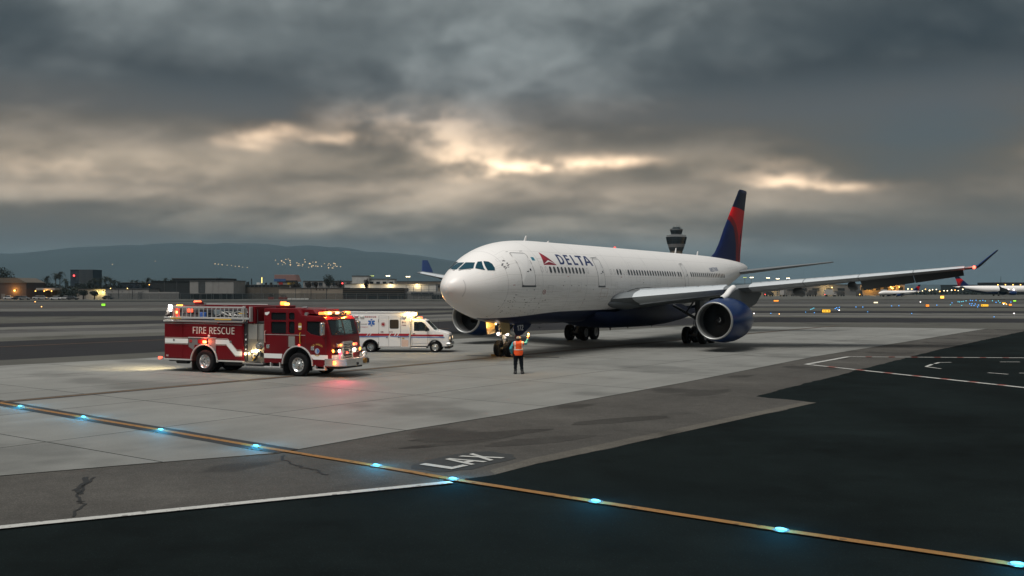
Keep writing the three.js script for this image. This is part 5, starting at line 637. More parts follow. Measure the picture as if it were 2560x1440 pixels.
  obj('door_mirror', [bx(-0.62, -0.48, 1.40, 1.74, ZC + 0.14, ZC + 0.36, 0.05), rod(V(-0.52, 1.5, ZC - 0.05), V(-0.55, 1.5, ZC + 0.2), 0.025)], M.blackTrim, cab); obj('door_mirror', [bx(-0.62, -0.48, 1.40, 1.74, -ZC - 0.36, -ZC - 0.14, 0.05), rod(V(-0.52, 1.5, -ZC + 0.05), V(-0.55, 1.5, -ZC - 0.2), 0.025)], M.blackTrim, cab);
  obj('grille', bx(0.90, 0.96, 0.68, 1.12, -0.62, 0.62, 0.02), M.blackTrim, cab); for (let i = 0; i < 4; i++) obj('grille_bar', bx(0.955, 0.975, 0.74 + i * 0.10, 0.77 + i * 0.10, -0.6, 0.6), M.alu, cab); for (const z of [1, -1]) { const h = obj('headlamp', bx(0.72, 0.95, 0.78, 1.14, z > 0 ? 0.64 : -0.95, z > 0 ? 0.95 : -0.64, 0.05), M.chrome, cab); obj('bulb', bx(0.94, 0.965, 0.88, 1.04, z > 0 ? 0.7 : -0.86, z > 0 ? 0.86 : -0.7, 0.03), glow(1, 0.70, 0.42, 1.6), h); }
  obj('bumper', [bx(0.72, 1.06, 0.42, 0.66, -1.0, 1.0, 0.07)], M.chrome, A); obj('bumper_valance', bx(0.6, 1.0, 0.26, 0.44, -0.92, 0.92, 0.05), M.blackTrim, A); obj('side_step', bx(-1.6, -0.58, 0.28, 0.36, 0.85, 1.06, 0.02), M.alu, A);
  for (const z of [0.55, 0.15, -0.25]) obj('roof_beacon', bx(-1.24, -1.02, 2.18, 2.32, z - 0.16, z + 0.16, 0.04), glow(1, 0.12, 0.04, 4), cab); lamp(-1.1, 2.4, 0.75, 1, 0.14, 0.04, 1.2, A);
  obj('whip_aerial', rod(V(0.18, 1.4, 0.7), V(0.18, 2.3, 0.7), 0.008, 0.003, 5), M.blackTrim, cab);
  for (const z of [1, -1]) { roadWheel(A, 0, z * 0.88, 0.365, 0.24, z, 0.215, false); roadWheel(A, -4.27, z * 0.94, 0.365, 0.24, z, 0.215, true); }
}
// ---------- marshaller, seen from behind, right arm raised with a lit wand ----------
function mc(sdf, c, size, res) {                        // mesh of a distance field inside a cube
  const q = new MarchingCubes(res, new THREE.MeshBasicMaterial(), false, false, 120000); q.isolation = 0; const h = size / 2;
  for (let k = 0; k < res; k++) for (let j = 0; j < res; j++) for (let i = 0; i < res; i++) q.field[i + j * res + k * res * res] = -sdf(c[0] + (i - res / 2) / (res / 2) * h, c[1] + (j - res / 2) / (res / 2) * h, c[2] + (k - res / 2) / (res / 2) * h);
  q.update(); const n = q.count, p = new Float32Array(n * 3), m = new Float32Array(n * 3);
  for (let i = 0; i < n; i++) { p[i * 3] = c[0] + q.positionArray[i * 3] * h; p[i * 3 + 1] = c[1] + q.positionArray[i * 3 + 1] * h; p[i * 3 + 2] = c[2] + q.positionArray[i * 3 + 2] * h; }
  const g = new THREE.BufferGeometry(); g.setAttribute('position', new THREE.BufferAttribute(p, 3)); let w = mergeVertices(g, 1e-4); w.computeVertexNormals(); return w.toNonIndexed();
}
const cap = (x, y, z, a, b, ra, rb, sz = 1) => { const dx = b[0] - a[0], dy = b[1] - a[1], dz = b[2] - a[2], px = x - a[0], py = y - a[1], pz = z - a[2], t = clamp((px * dx + py * dy + pz * dz) / (dx * dx + dy * dy + dz * dz)); return Math.hypot(px - dx * t, py - dy * t, (pz - dz * t) * sz) - lerp(ra, rb, t); };
const smin = (a, b, k) => { const h = clamp(0.5 + 0.5 * (b - a) / k); return b + (a - b) * h - k * h * (1 - h); };
{
  const skin = mat(0.32, 0.17, 0.11, 0.6), vest = mat(0.80, 0.085, 0.008, 0.7), shirt = mat(0.05, 0.30, 0.36, 0.8), trousers = mat(0.006, 0.009, 0.013, 0.95, 0, { specularIntensity: 0.3 }), boot = mat(0.010, 0.010, 0.011, 0.6), hat = mat(0.30, 0.26, 0.19, 0.85), hair = mat(0.03, 0.022, 0.016, 0.8), tape = mat(0.62, 0.58, 0.50, 0.45);
  const J = { ank: [[-0.13, 0.10, 0.0], [0.16, 0.10, 0.0]], knee: [[-0.125, 0.52, -0.03], [0.13, 0.52, -0.03]], hip: [[-0.10, 0.95, 0], [0.10, 0.95, 0]], sh: [[-0.20, 1.51, 0], [0.20, 1.51, 0]], el: [[-0.33, 1.24, 0.03], [0.32, 1.47, -0.06]], wr: [[-0.27, 1.00, -0.08], [0.415, 1.72, -0.10]] };
  const legs = (x, y, z, e) => { let d = 9; for (const i of [0, 1]) { d = Math.min(d, smin(cap(x, y, z, J.hip[i], J.knee[i], 0.092 + e, 0.066 + e), cap(x, y, z, J.knee[i], J.ank[i], 0.064 + e, 0.046 + e), 0.03)); } return d; };
  const torso = (x, y, z, e) => { let d = cap(x, y, z, [0, 0.99, 0.0], [0, 1.12, 0], 0.165 + e, 0.155 + e, 1.25); d = smin(d, cap(x, y, z, [0, 1.12, 0], [0, 1.40, 0], 0.155 + e, 0.175 + e, 1.28), 0.05); return smin(d, cap(x, y, z, [-0.16, 1.49, 0], [0.16, 1.49, 0], 0.068 + e, 0.068 + e), 0.10); };
  const arms = (x, y, z, e) => { let d = 9; for (const i of [0, 1]) d = Math.min(d, smin(cap(x, y, z, J.sh[i], J.el[i], 0.056 + e, 0.044 + e), cap(x, y, z, J.el[i], J.wr[i], 0.043 + e, 0.030 + e), 0.03)); return d; };
  const feet = (x, y, z, e) => { let d = 9; for (const i of [0, 1]) { const a = J.ank[i], o = i ? 0.06 : -0.03; d = Math.min(d, smin(cap(x, y, z, [a[0], 0.055, 0.05], [a[0] + o, 0.045, -0.16], 0.05 + e, 0.042 + e), cap(x, y, z, [a[0], 0.22, 0], [a[0], 0.08, 0.01], 0.055 + e, 0.055 + e), 0.04)); } return Math.max(d, -y + 0.003); };
  const head = (x, y, z, e = 0) => { let d = cap(x, y, z, [0, 1.66, -0.005], [0, 1.735, 0.015], 0.078 + e, 0.088 + e, 0.86); d = smin(d, cap(x, y, z, [0, 1.62, -0.055], [0, 1.64, -0.03], 0.045 + e, 0.05 + e), 0.03); d = smin(d, cap(x, y, z, [0, 1.665, -0.105], [0, 1.70, -0.10], 0.014 + e, 0.010 + e), 0.015);
    for (const s of [-1, 1]) { d = smin(d, cap(x, y, z, [s * 0.087, 1.665, 0.01], [s * 0.090, 1.70, 0.016], 0.013 + e, 0.016 + e), 0.01); d = Math.max(d, -(Math.hypot(x - s * 0.033, y - 1.702, z + 0.112) - 0.016)); } d = Math.max(d, -(Math.hypot((x) * 0.45, y - 1.628, z + 0.108) - 0.008)); return smin(d, cap(x, y, z, [0, 1.50, 0.0], [0, 1.62, 0.01], 0.062, 0.055), 0.03); };
  // hands: palm, four unequal fingers and a thumb; the right one closes round the wand, the left hangs half curled
  const hand = (i) => { const w = J.wr[i], up = i ? 1 : -1, f = (x, y, z) => { let X = x - w[0], Y = (y - w[1]) * up, Zz = z - w[2]; if (i) X -= Y * 0.10; let d = cap(X, Y, Zz, [0, 0.01, 0], [0, 0.075, 0], 0.030, 0.036, 1.5); const L = [0.072, 0.080, 0.075, 0.060];
      for (let k = 0; k < 4; k++) { const a = -0.030 + k * 0.020, c = i ? 0.9 : 0.35; const p0 = [a, 0.085, 0], p1 = [a * 1.05, 0.085 + L[k] * 0.42 * (1 - c * 0.3), -L[k] * 0.45 * c], p2 = [a, 0.085 + L[k] * (i ? 0.15 : 0.75), -L[k] * (i ? 0.85 : 0.5)]; d = Math.min(d, smin(cap(X, Y, Zz, p0, p1, 0.0095, 0.009), cap(X, Y, Zz, p1, p2, 0.009, 0.0075), 0.006)); }
      const t0 = [-0.034, 0.03, -0.01], t1 = [-0.055, 0.062, -0.03], t2 = [i ? -0.03 : -0.058, 0.085, -0.055]; return smin(d, smin(cap(X, Y, Zz, t0, t1, 0.012, 0.011), cap(X, Y, Zz, t1, t2, 0.010, 0.008), 0.006), 0.008); }; return mc(f, [w[0], w[1] + up * 0.07, w[2]], 0.26, 72); };
  const bodyG = merge([mc((x, y, z) => Math.min(smin(smin(torso(x, y, z, -0.02), legs(x, y, z, -0.02), 0.05), arms(x, y, z, -0.012), 0.04), feet(x, y, z, -0.015)), [0.04, 0.95, 0], 2.06, 110), mc(head, [0, 1.62, 0], 0.42, 72), hand(0), hand(1)]);
  const P = thing('person', 'person in orange high-visibility vest and dark trousers raising a lit wand', 'person', 0.314, 0.02, -49.065, 0.06); P.scale.set(1.14, 1.01, 1.1);
  obj('body', bodyG, skin, P);
  const fold = (x, y, z) => 0.006 * Math.sin(y * 42 + x * 9) * Math.sin(x * 23 + z * 17);
  obj('trousers', mc((x, y, z) => Math.max(Math.max(smin(legs(x, y, z, 0.016), cap(x, y, z, [0, 1.0, 0], [0, 0.93, 0], 0.17, 0.165, 1.25), 0.05) + fold(x, y, z), y - 1.05), 0.13 - y), [0, 0.6, 0], 1.0, 84), trousers, P);
  obj('boots', mc((x, y, z) => Math.max(feet(x, y, z, 0.008), y - 0.24), [0, 0.13, 0], 0.62, 72), boot, P);
  obj('shirt', mc((x, y, z) => Math.max(smin(torso(x, y, z, -0.004), arms(x, y, z, 0.013) + fold(x, y, z), 0.05), Math.max(-(y - 1.02 + (x < -0.24 ? 0.1 : 0)), y - 1.70)), [0.04, 1.35, 0], 0.96, 84), shirt, P);
  const vestF = (x, y, z, e) => { let d = torso(x, y, z, 0.026 + e) + fold(x, y, z) * 0.8; d = smin(d, cap(x, y, z, [0, 0.96, 0], [0, 1.2, 0], 0.19 + e, 0.18 + e, 1.2), 0.04); d = Math.max(d, 0.90 - y); d = Math.max(d, Math.abs(x) - 0.235 - e); return Math.max(d, -(Math.hypot(x, (y - 1.60) * 0.9, z + 0.02) - 0.095)); };
  const vm = obj('vest', mc((x, y, z) => vestF(x, y, z, 0), [0, 1.25, 0], 0.9, 84), vest, P);
  obj('waist_tape', mc((x, y, z) => Math.max(vestF(x, y, z, 0.006), Math.abs(y - 1.185) - 0.022), [0, 1.2, 0], 0.56, 72), tape, P);
  for (const s of [-1, 1]) obj('shoulder_tape', mc((x, y, z) => Math.max(Math.max(vestF(x, y, z, 0.006), Math.abs(x - s * 0.155) - 0.022), 1.2 - y), [s * 0.155, 1.38, 0], 0.5, 72), tape, P);
  obj('cap', mc((x, y, z) => smin(Math.max(head(x, y, z, 0.016), 1.725 - y), cap(x, y, z, [-0.04, 1.735, -0.13], [0.04, 1.735, -0.13], 0.02, 0.02, 0.5), 0.02), [0, 1.76, 0], 0.40, 64), hat, P);
  obj('hair', mc((x, y, z) => Math.max(Math.max(head(x, y, z, 0.008), y - 1.735), Math.max(-z - 0.0, 1.625 - y)), [0, 1.68, 0], 0.32, 64), hair, P);
  const wand = thing('signal_wand', 'glowing amber signal wand held up by the person in the vest', 'wand', 0.314 + 0.488, 0.035, -49.065 - 0.16, 0);
  obj('handle', rod(V(0, 1.74, 0), V(0.005, 1.87, 0), 0.017, 0.02, 12), mat(0.30, 0.02, 0.02, 0.5), wand); obj('lens', [disc(0.005, 1.89, 0, 0.028, 0.05, 'y', 14, 0.045), new THREE.SphereGeometry(0.05, 14, 10).translate(0.005, 1.94, 0)], glow(1, 0.50, 0.08, 9), wand); lamp(0.005, 1.95, 0.09, 1, 0.52, 0.10, 2.4, wand);
}
// wheel chocks in front of the nose wheels
{
  const yel = mat(0.40, 0.20, 0.02, 0.6); [[1243, 'left'], [1277, 'right']].forEach(([u], i) => { const p = G(u, 891.5), c = thing('wheel_chock', i ? 'long yellow chock before the right nose wheel of the airliner' : 'long yellow chock before the left nose wheel of the airliner', 'chock', p[0], 0.02, p[1], 0, 'yellow chocks at the nose wheels'); obj('wedge', slab([[-0.12, 0], [0.12, 0], [0.06, 0.13], [-0.06, 0.13]], -0.38, 0.38, 0.012).rotateY(Math.PI / 2), yel, c); obj('rope', tube([V(0.3, 0.1, 0.05), V(0.42, 0.03, 0.12), V(0.5, 0.015, 0.02)], 0.012, 12, 6), M.hose, c); });
}
// ---------- blue inset lights along the yellow taxi line ----------
{
  const ord = ['nearest the left edge of the picture', 'second from the left edge of the picture', 'third from the left on the pale concrete', 'last on the pale concrete before the tan shoulder', 'on the tan shoulder left of the painted letters', 'where the white edge line meets the yellow line', 'first on the black asphalt right of the white line', 'on the black asphalt far right of the letters', 'nearest the right bottom corner'];
  const gl = glow(0.10, 0.62, 1, 3.2), rim = mat(0.16, 0.17, 0.18, 0.5, 0.6), line = taxiLine;
  LIGHTS.forEach(([u, v], i) => { const p = G(u, v), t = thing('taxiway_light', `glowing blue inset taxiway light ${ord[i]}`, 'taxiway light', p[0], 0.031, p[1], Math.atan2(20.3, 25) * -1, 'blue inset lights along the yellow line');
    obj('housing', disc(0, 0.006, 0, 0.15, 0.012, 'y', 24, 0.13), rim, t); obj('lens', new THREE.SphereGeometry(1, 18, 8, 0, Math.PI * 2, 0, Math.PI / 2).scale(0.11, 0.03, 0.05).translate(0, 0.012, 0), gl, t); lamp(0, 0.30, 0, 0.02, 0.56, 1, 2.0, t); });
}
// ---------- background: hills, hangars, trees, terminal, far aircraft, field lights and signs ----------
const px2m = (u0, u1, D) => (u1 - u0) / 2500 * D, hAt = (v, D) => EYE + (722 - v) * D / 2500;
{ // hills behind the city
  const ridge = curve([[-2200, 690], [-900, 668], [-300, 655], [0, 648], [60, 641], [130, 634], [210, 629], [300, 619], [380, 617], [470, 610], [560, 614], [640, 611], [740, 619], [830, 618], [930, 631], [1040, 638], [1130, 652], [1300, 668], [1500, 690], [1800, 706], [2560, 711], [4800, 716]]);
  const D0 = 4300, D1 = 5600, nx = 220, nd = 14, pos = [], idx = []; for (let j = 0; j <= nd; j++) for (let i = 0; i <= nx; i++) { const u = lerp(-2200, 4800, i / nx), t = j / nd, D = lerp(D0 - 700, D1, t), X = (u - 1280) / 2500 * D1, top = hAt(ridge(u), D1); const prof = Math.sin(Math.min(1, t * 1.0) * Math.PI / 2), n = fbm(i * 0.33, j * 0.7, 5) - 0.5; pos.push(X, Math.max(-2, top * prof * (1 + n * 0.30 * (1 - t * 0.6)) - 3), -D); }
  for (let j = 0; j < nd; j++) for (let i = 0; i < nx; i++) { const a = j * (nx + 1) + i, b = a + nx + 1; idx.push(a, a + 1, b, a + 1, b + 1, b); } const g = new THREE.BufferGeometry(); g.setAttribute('position', new THREE.Float32BufferAttribute(pos, 3)); g.setIndex(idx); g.computeVertexNormals(); struct('hills', g, M.hill = mat(0.016, 0.030, 0.036, 1));
  const bulbs = [], r = rng(5), pt = [[89, 671], [95, 671.5], [108, 671.6], [112, 672], [119, 668], [120, 671], [130, 673], [281, 661], [388, 653], [36, 672], [46, 673], [53, 669], [54, 678], [491, 682]]; for (let i = 0; i < 9; i++) pt.push([535 + i * 10 + r() * 4, 658 + i * 1.3 + r() * 2]); for (let i = 0; i < 46; i++) { const a = r(); pt.push([lerp(700, 850, a) + (r() - 0.5) * 40, lerp(645, 672, a * 0.5 + r() * 0.6)]); }
  for (const [u, v] of pt) { let D = 5000; const p = AT(u, v, 4150), s = 1.5 + r() * 1.6; bulbs.push(new THREE.OctahedronGeometry(s, 0).translate(p.x, p.y, p.z)); }
  const c = obj('hillside_lights', merge(bulbs), glow(1, 0.70, 0.34, 0.9)); c.userData = { label: 'scattered warm house lights on the dark hillside far behind', category: 'lights', kind: 'stuff' };
}
const wallTex = dataTex(256, 256, (u, v) => { const k = 0.80 + 0.22 * fbm(u * 8, v * 8, 4, 8, 8) - 0.12 * sstep(0.55, 0.75, fbm(u * 24, v * 3, 3, 24, 3)); return [toS(k), toS(k), toS(k * 0.985)]; });
const wm = (r, g, b) => { const m = new THREE.MeshStandardMaterial({ map: wallTex, roughness: 0.85 }); m.color.setRGB(r, g, b); return m; };
const BM = { beige: wm(0.22, 0.185, 0.15), pale: wm(0.22, 0.215, 0.21), white: wm(0.42, 0.42, 0.41), brown: wm(0.085, 0.072, 0.058), dark: wm(0.012, 0.016, 0.018), navy: wm(0.010, 0.020, 0.032), grey: wm(0.11, 0.115, 0.12), teal: wm(0.020, 0.032, 0.038), rust: wm(0.05, 0.034, 0.03), roof: wm(0.055, 0.057, 0.06) };
const winMat = mat(0.02, 0.025, 0.03, 0.25), doorMat = mat(0.10, 0.10, 0.10, 0.7), warmBulb = glow(1, 0.60, 0.18, 6), whiteBulb = glow(1, 0.93, 0.80, 8), amberBulb = glow(1, 0.45, 0.09, 5), redBulb = glow(1, 0.05, 0.05, 4);
function wallGeo(w, h, d, y0 = 0) { const g = new THREE.BoxGeometry(w, h, d).translate(0, y0 + h / 2, 0), uv = g.attributes.uv; for (let i = 0; i < uv.count; i++) uv.setXY(i, uv.getX(i) * w / 20, uv.getY(i) * h / 12); return g; }
function hall(name, label, u0, u1, vt, D, dep, wall, o = {}) {   // a plain hall or block standing on the ground with its front at distance D
  const w = px2m(u0, u1, D), h = hAt(vt, D), y0 = o.vb ? hAt(o.vb, D) : 0, t = thing(name, label, 'building', (u0 + u1 - 2560) / 5000 * D, 0, -D - dep / 2, o.turn || 0, o.group);
  obj('wall', wallGeo(w, h - y0 - (o.flat ? 0 : 0.25), dep, y0), wall, t); if (!o.flat) obj('roof', bx(-w / 2 - 0.2, w / 2 + 0.2, h - 0.25, h, -dep / 2 - 0.2, dep / 2 + 0.2), o.roof || BM.roof, t);
  const zf = dep / 2; for (let i = 0; i < (o.win || 0); i++) { const x = lerp(-w / 2, w / 2, (i + 0.5) / o.win), a = Math.min(w / o.win * 0.28, o.ww || 9), y = y0 + (h - y0) * (o.wy || 0.68), b = (h - y0) * (o.wh || 0.10); const f = obj('window', bx(x - a, x + a, y - b, y + b, zf - 0.1, zf + 0.06), winMat, t); obj('sill', bx(x - a - 0.1, x + a + 0.1, y - b - 0.15, y - b, zf, zf + 0.2), wall, f); }
  for (const [f0, f1, hh] of o.doors || []) obj('door', bx(lerp(-w / 2, w / 2, f0), lerp(-w / 2, w / 2, f1), y0 + 0.02, y0 + hh, zf - 0.1, zf + 0.08), doorMat, t);
  for (const f of o.joints || []) obj('wall_joint', bx(lerp(-w / 2, w / 2, f) - 0.10, lerp(-w / 2, w / 2, f) + 0.10, y0 + 0.1, h - 0.3, zf, zf + 0.12), BM.roof, t);
  t.userData.w = undefined; delete t.userData.w; t.meta = { w, h, zf, y0 }; return t;
}
function bulbOn(t, name, x, y, z, r, m) { return obj(name, new THREE.SphereGeometry(r, 10, 8).translate(x, y, z), m, t); }
{
  let t = hall('house', 'low brown house with an orange wall lamp at the left edge', -30, 66, 706, 400, 16, BM.rust, { roof: BM.brown, doors: [[0.35, 0.45, 2.2]] }); obj('gable', slab([[-7.8, 6.7], [7.8, 6.7], [4, 8.6], [-4, 8.6]], -8, 8.1), BM.brown, t); bulbOn(t, 'wall_lamp', 3.2, 3.5, 8.4, 0.35, amberBulb); lamp(3.2, 3.5, 9.2, 1, 0.45, 0.08, 60, t);
  t = thing('canopy', 'long flat grey canopy with amber lamps below it on the left', 'canopy', (93 + 140 - 2560) / 5000 * 400, 0, -402); obj('canopy_roof', bx(-3.8, 3.8, 3.6, 4.5, -3, 3, 0.1), BM.pale, t); for (const x of [-3.5, -1.2, 1.2, 3.5]) obj('post', bx(x - 0.12, x + 0.12, 0, 3.6, -0.1, 0.1), BM.dark, t); obj('back_wall', bx(-3.6, 3.6, 0, 3.6, -3, -2.8), BM.dark, t); for (const x of [-3.9, -0.4, 2.5]) bulbOn(t, 'canopy_lamp', x, 3.3, 3.1, 0.22, amberBulb); lamp(0.5, 2.9, 3.4, 1, 0.45, 0.1, 40, t);
  t = hall('office_tower', 'dark blue ribbed office tower far behind the palms', 176, 232, 674, 900, 20, BM.navy, {}); for (let i = 0; i < 12; i++) obj('rib', bx(-t.meta.w / 2 + 8 + i * 1.05, -t.meta.w / 2 + 8.35 + i * 1.05, 1, t.meta.h - 0.3, t.meta.zf, t.meta.zf + 0.5), BM.grey, t); bulbOn(t, 'red_lamp', -6.5, 16, 10.8, 0.8, redBulb);
  t = hall('hall', 'pale grey low hall with two yellow floodlit bays', 192, 268, 722, 404, 14, BM.pale, { doors: [[0.2, 0.3, 2.4]] }); for (const x of [2.6, 4.6]) { bulbOn(t, 'flood_lamp', x, 3.0, 7.4, 0.16, warmBulb); lamp(x, 2.7, 7.9, 1, 0.72, 0.22, 26, t); }
  t = hall('hall', 'long pale hall with small dark wall vents left of the dark hangar', 264, 372, 721, 398, 14, BM.pale, { joints: [0.3, 0.62], doors: [[0.1, 0.14, 2.2], [0.75, 0.85, 3]] }); for (let i = 0; i < 4; i++) obj('wall_vent', disc(-6 + i * 4.1, 3.2, 7.1, 0.16, 0.1, 'z', 10), doorMat, t); for (const x of [-6.5, 0.2]) bulbOn(t, 'eave_lamp', x, 4.35, 7.3, 0.14, warmBulb);
  t = hall('hall', 'navy roofed shed behind the long pale hall', 300, 386, 706, 440, 14, BM.navy, { win: 5, wy: 0.8, wh: 0.05 }); bulbOn(t, 'eave_lamp', 5.4, 6.0, 7.3, 0.18, amberBulb);
  t = hall('hangar', 'large black hangar beside the pale windowless box', 380, 474, 702, 410, 30, BM.dark, { roof: BM.dark, joints: [0.33, 0.66] }); for (const [f, y] of [[0.04, 2.6], [0.22, 2.6], [0.34, 2.6]]) bulbOn(t, 'wall_lamp', lerp(-t.meta.w / 2, t.meta.w / 2, f), y, 15.2, 0.13, whiteBulb);
  t = hall('hangar', 'dark upper hangar roof block rising behind the pale box', 430, 545, 695, 445, 30, BM.dark, { roof: BM.grey });
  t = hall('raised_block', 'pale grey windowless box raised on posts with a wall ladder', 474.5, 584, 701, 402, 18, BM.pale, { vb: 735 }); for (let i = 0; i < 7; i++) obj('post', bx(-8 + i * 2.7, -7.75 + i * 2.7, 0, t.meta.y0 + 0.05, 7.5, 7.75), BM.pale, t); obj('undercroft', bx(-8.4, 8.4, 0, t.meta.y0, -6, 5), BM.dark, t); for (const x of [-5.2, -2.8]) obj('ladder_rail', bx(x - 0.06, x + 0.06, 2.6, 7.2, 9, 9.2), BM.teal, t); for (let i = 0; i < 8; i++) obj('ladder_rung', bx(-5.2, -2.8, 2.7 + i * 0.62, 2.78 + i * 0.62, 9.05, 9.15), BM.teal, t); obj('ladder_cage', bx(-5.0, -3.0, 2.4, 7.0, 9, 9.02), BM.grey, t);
  t = hall('low_wall', 'low pale yard wall in front of the black hangar', 368, 447, 730, 392, 0.4, BM.pale, { flat: true });
  t = hall('terminal_hall', 'long brown hall with a dark clerestory and rooftop tanks', 583, 700, 711.5, 420, 18, BM.brown, {}); obj('clerestory', bx(-t.meta.w / 2 + 0.2, t.meta.w / 2 - 0.2, 5.0, 5.85, 9, 9.1), winMat, t); for (let i = 0; i < 12; i++) obj('mullion', bx(-t.meta.w / 2 + 0.8 + i * 1.62, -t.meta.w / 2 + 0.9 + i * 1.62, 5.0, 5.85, 9.1, 9.2), BM.grey, t); for (const [x, r, h, m] of [[-7.6, 0.9, 1.5, BM.white], [-5.6, 0.7, 1.2, BM.dark], [-3.9, 0.25, 2.6, BM.dark], [-0.6, 1.2, 0.9, BM.white], [2.2, 0.5, 0.8, BM.dark], [4.4, 0.6, 0.9, BM.dark]]) obj('roof_tank', disc(x, 6 + h / 2, 2, r, h, 'y', 14, r * 0.92), m, t);
  { const tx = (668 - 1280) / 2500 * 430; const p = thing('mast', 'yellow lit mast standing above the brown hall roof', 'mast', (655 - 1280) / 2500 * 418, 0, -418); obj('pole', rod(V(0, 0, 0), V(0, 9.2, 0), 0.14, 0.1, 8), BM.grey, p); obj('lit_tube', bx(-0.16, 0.16, 6.6, 9.0, 0.12, 0.3), glow(1, 0.85, 0.25, 1.6), p); obj('cross_arm', bx(-1.1, 1.1, 9.0, 9.15, -0.08, 0.08), BM.grey, p); }
  t = thing('roof_pavilion', 'pavilion with a broad pink and blue roof above the brown hall', 'building', (714 - 1280) / 2500 * 440, 0, -444); obj('base', wallGeo(7.6, 7.6, 8), BM.pale, t); obj('roof', slab([[-5.0, 7.4], [5.2, 7.4], [4.2, 10.4], [-4.9, 10.4]], -4, 4.2, 0.1), wm(0.22, 0.13, 0.12), t); obj('blue_fascia', bx(-5.1, 0.1, 7.4, 8.6, 4.2, 4.35), wm(0.03, 0.08, 0.20), t); obj('dark_fascia', bx(0.1, 5.3, 7.2, 7.9, 4.2, 4.35), BM.dark, t); obj('red_sign', bx(-3.0, -1.2, 6.0, 7.1, 4.05, 4.2), wm(0.28, 0.02, 0.02), t); obj('yellow_sign', bx(0.8, 4.2, 6.1, 7.1, 4.05, 4.2), wm(0.5, 0.32, 0.03), t);
  t = hall('hall', 'beige concrete hall with stained panel joints behind the ambulance', 697, 858, 719, 404, 16, BM.beige, { joints: [0.26, 0.5, 0.74] }); obj('panel', bx(-t.meta.w / 2 + 0.3, -4.3, 0.2, 3.2, 8, 8.1), wm(0.26, 0.22, 0.18), t); for (let i = 0; i < 4; i++) obj('wall_stain_vent', bx(2 + i * 1.4, 2.4 + i * 1.4, 3.6, 4.2, 8, 8.12), BM.rust, t); bulbOn(t, 'red_lamp', 12.6, 6.4, 7.5, 0.3, redBulb); obj('lamp_post', rod(V(12.6, 4, 7.5), V(12.6, 6.3, 7.5), 0.05), BM.grey, t);
  t = thing('louvred_building', 'dark louvred building with broad horizontal slats', 'building', (857 + 1011 - 2560) / 5000 * 400, 0, -408); { const w = px2m(857, 1011, 400); obj('wall', wallGeo(w, 4.5, 16), BM.rust, t); for (let i = 0; i < 8; i++) obj('louvre', bx(-w / 2, w / 2, 1.5 + i * 0.4, 1.72 + i * 0.4, 8, 8.35), i % 2 ? BM.dark : BM.brown, t); for (let i = 0; i < 6; i++) obj('bay_pier', bx(-w / 2 + 0.2 + i * 4.6, -w / 2 + 0.5 + i * 4.6, 0, 1.5, 8, 8.3), BM.brown, t); obj('painted_shadow_gap', bx(-2, w / 2 - 0.5, 0.1, 1.3, 8, 8.1), BM.dark, t); }  // dark plate along the wall foot, shadow painted as colour
  t = hall('hall', 'long white hall with a bright lit front behind the louvred building', 862, 1090, 709, 450, 12, BM.white, { win: 0 }); for (const x of [-12, 0, 12]) { bulbOn(t, 'wall_lamp', x, 6.2, 6.5, 0.16, warmBulb); lamp(x, 5.9, 7.6, 1, 0.72, 0.36, 50, t); }
  t = hall('block', 'white square stair block on top of the far halls', 880, 921, 689, 470, 9, BM.white, { doors: [] }); t = hall('block', 'white flat roofed block right of the square stair block', 921, 986, 697, 474, 9, BM.white, { win: 4, wy: 0.75 }); t = hall('block', 'pale low building left of the white stair block', 758, 880, 702, 480, 10, BM.pale, { win: 7, wy: 0.8 });
  t = hall('block', 'distant beige block behind the aircraft nose', 986, 1180, 703, 500, 12, BM.beige, { win: 8, wy: 0.7 });
  // open steel frame right of the louvred building
  t = thing('steel_frame', 'open pale steel frame with railings near the airliner nose', 'frame', (1062 - 1280) / 2500 * 396, 0, -396); for (let i = 0; i < 6; i++) obj('column', bx(-7.5 + i * 3, -7.3 + i * 3, 0, 5.6, -0.1, 0.1), BM.grey, t); for (let k = 0; k < 3; k++) obj('beam', bx(-7.6, 7.8, 1.9 + k * 1.8, 2.05 + k * 1.8, -0.1, 0.1), BM.grey, t); for (let i = 0; i < 5; i++) obj('diagonal_brace', rod(V(-7.4 + i * 3, 0.2, 0), V(-4.4 + i * 3, 2.0, 0), 0.06, 0.06, 6), BM.grey, t); obj('back_panel', bx(-7.6, 7.8, 0, 3.2, -6, -5.8), BM.pale, t); obj('blue_canopy', bx(-6, 3, 2.1, 2.7, -5.7, -5.4), BM.navy, t); obj('dark_bay', bx(2.4, 7.4, 0.05, 1.7, -5.7, -5.2), BM.dark, t);
  // perimeter fence
  t = thing('fence', 'long chain-link perimeter fence before the halls', 'fence', -100, 0, -386); const mesh = new THREE.MeshStandardMaterial({ transparent: true, opacity: 0.30, roughness: 0.9, side: THREE.DoubleSide }); mesh.color.setRGB(0.02, 0.03, 0.035); for (let i = 0; i < 34; i++) { const x = -56 + i * 4; obj('fence_post', rod(V(x, 0, 0), V(x, 2.5, 0), 0.05, 0.05, 6), BM.grey, t); if (i < 33) { obj('fence_panel', bx(x + 0.05, x + 3.95, 0.05, 2.4, -0.01, 0.01), mesh, t); obj('fence_rail', bx(x + 0.05, x + 3.95, 2.40, 2.46, -0.03, 0.03), BM.grey, t); } }
}
